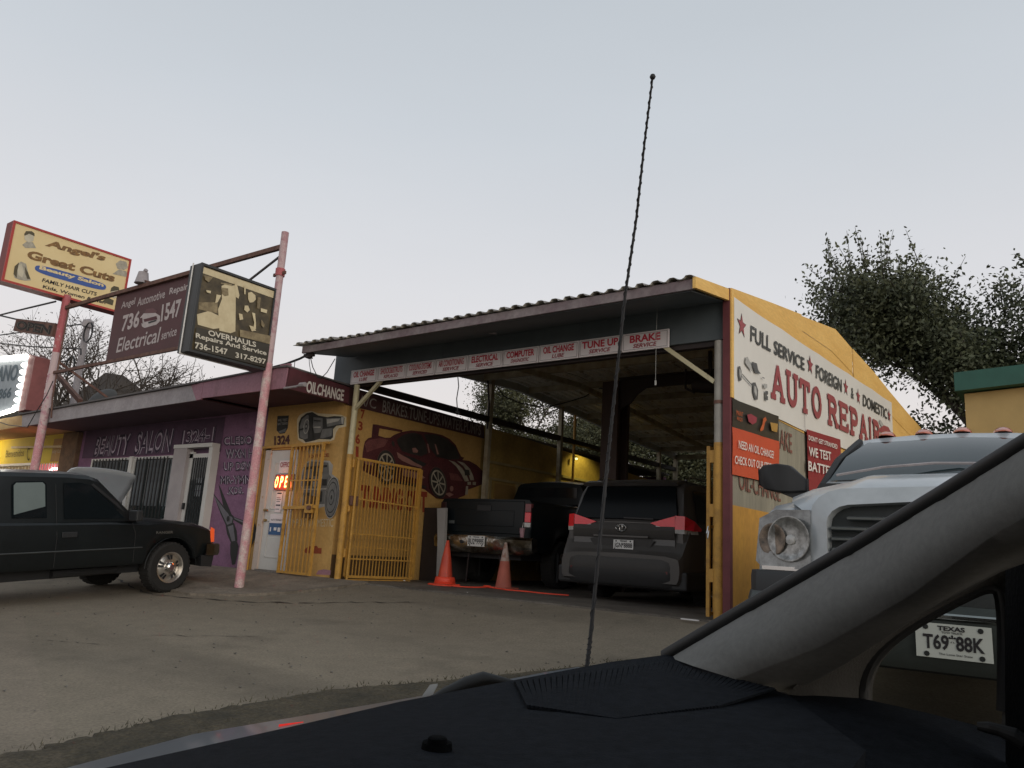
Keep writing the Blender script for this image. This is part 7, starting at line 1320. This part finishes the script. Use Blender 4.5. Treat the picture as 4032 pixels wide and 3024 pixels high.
# fender and hood beyond the glass
h0 = [(-1.282,0.568,0.252),(-1.187,0.769,0.301),(-1.1,0.898,0.325)] + [(-1.069,1.156,0.334),(-0.881,1.316,0.391)] + [(-0.881,1.436,0.391)]
h1 = [(-0.997,0.469,0.29),(-0.914,0.637,0.333),(-0.834,0.747,0.358)] + [(-0.841,0.955,0.353),(-0.7,1.074,0.402)] + [(-0.67,1.212,0.415)]
hm = [(-1.142,0.515,0.272),(-1.054,0.7,0.32),(-0.97,0.82,0.345)] + [(-0.96,1.052,0.347),(-0.79,1.196,0.398)] + [(-0.748,1.283,0.411)]
MB().loft([[(p[0]-.03,p[1]+.05,p[2]-.25) for p in dense(h0)], dense(h0), dense(hm), dense(h1), [(p[0],p[1],p[2]-.1) for p in dense(h1)]]).build('fender', mat('own_fender_blue', (.10,.12,.14), .35, coat=.4, scale=4, var=.25), own, smooth=50)
q = [(-1.037,0.815,0.331),(-1.015,0.844,0.335),(-1.019,0.835,0.327),(-1.031,0.82,0.325)]; 
MB().prism(q, (0,0,.004)).build('side_marker', emit('marker_red', (.8,.03,.02), .5), own)
wp = [(-0.83,0.904,0.381),(-0.805,0.931,0.402),(-0.781,0.955,0.417),(-0.763,0.971,0.426),(-0.746,0.984,0.425),(-0.72,1.002,0.421)]
MB().tube(wp, [.006,.009,.012,.011,.007,.004], 8).build('wiper_arm', RUB, own, smooth=60); MB().prism([(-0.809,0.887,0.401),(-0.803,0.895,0.416),(-0.795,0.903,0.418),(-0.798,0.897,0.406)], (0,0,.003)).build('painted_wiper_glint', mat('glint_grey', (.5,.5,.5), .3), own)  # the small grey prism paints a highlight beside the wiper arm
# antenna with wound coil
ap = [(-0.688,1.145,0.429),(-0.688,1.154,0.483),(-0.671,1.162,0.772),(-0.657,1.152,0.872),(-0.62,1.116,1.058),(-0.583,1.081,1.181),(-0.548,1.037,1.288),(-0.514,0.995,1.375)]; ap = [Vector(p) for p in ap]
L0, L1 = ap[0], ap[-1]
pts = dense([tuple(p) for p in ap], 6)
an = thing('car_antenna', 'thin black wound whip antenna with ball tip rising from the near car fender', 'antenna', tuple(L0))
n_ = len(pts); MB().tube(pts, [.0036 - .0020*i/n_ for i in range(n_)], 8).build('whip', M['black'], an, smooth=60)
hx = []; tot = 46*8
for i in range(tot+1):
    t = i/tot; f_ = t*(n_-1); k = min(int(f_), n_-2); p = Vector(pts[k]).lerp(Vector(pts[k+1]), f_-k); r__ = .0040 - .0021*t; a = 2*math.pi*i/8; hx.append(p + right*math.cos(a)*r__ + fwd*math.sin(a)*r__)
MB().tube(hx, .0010, 4).build('wound_wire', M['black'], an); MB().lathe([(0,-.005),(.0035,-.0035),(.005,0),(.0035,.0035),(0,.005)], L1, (0,0,1), 12).build('ball_tip', M['black'], an, smooth=60)
MB().lathe([(.012,-.05),(.010,-.02),(.006,.0)], L0, (0,0,1), 12).build('base', RUB, an)
# the rest of the cabin shell behind and above the viewer keeps it dark inside
HL = mat('headliner', (.16,.155,.15), .95)
b3 = -Vector((fwd.x, fwd.y, 0)).normalized(); r3 = Vector((right.x, right.y, 0)).normalized()
def lp(a, b, z): v = r3*a - b3*b; return (v.x, v.y, z)
MB().add([lp(-.9,.10,1.05),lp(.75,.25,1.05),lp(.75,-1.8,1.08),lp(-.9,-1.8,1.08),lp(-.9,.10,1.09),lp(.75,.25,1.09),lp(.75,-1.8,1.12),lp(-.9,-1.8,1.12)], [(0,3,2,1),(4,5,6,7),(0,1,5,4),(1,2,6,5),(2,3,7,6),(3,0,4,7)]).build('headliner', HL, own)
MB().add([lp(-.9,-1.8,-.2),lp(.75,-1.8,-.2),lp(.75,-1.8,1.08),lp(-.9,-1.8,1.08)], [(0,1,2,3)]).build('rear_trim', HL, own)
MB().add([lp(.76,.10,-.2),lp(.76,-1.8,-.2),lp(.76,-1.8,.75),lp(.76,.10,.55)], [(0,1,2,3)]).build('side_trim', DASHD, own)
MB().add([lp(-.9,.30,-.3),lp(-.9,-1.8,-.3),lp(-.9,-1.8,1.08),lp(-.9,.10,1.05)], [(0,1,2,3)]).build('driver_side_blocker', DASHD, own)  # unseen windowless side, added to keep side light off the pillar
MB().add([lp(-.9,.30,-.3),lp(.76,.30,-.3),lp(.76,-1.8,-.3),lp(-.9,-1.8,-.3)], [(0,1,2,3)]).build('floor_mat', DASHD, own)

# clean windshield pane in front of the viewer
wg = bpy.data.materials.new('clean_pane'); wg.use_nodes = True; wg.node_tree.nodes.clear()
wo = wg.node_tree.nodes.new('ShaderNodeOutputMaterial'); wt_ = wg.node_tree.nodes.new('ShaderNodeBsdfTransparent'); wt_.inputs[0].default_value = (.955, .965, .955, 1); wg.node_tree.links.new(wt_.outputs[0], wo.inputs[0])
w0 = [tuple(Vector(p) + Vector((0,0,-.004))) for p in fe] ; w1 = [(-0.532,0.01,0.938),(-0.366,0.112,1.108),(-0.122,0.214,1.189),(0.167,0.386,1.075),(0.18,0.551,0.84)]
MB().loft([w0, [tuple(Vector(a).lerp(Vector(b), .5) + fwd*.03) for a, b in zip(w0, w1)], w1]).build('windshield', wg, own, smooth=60)
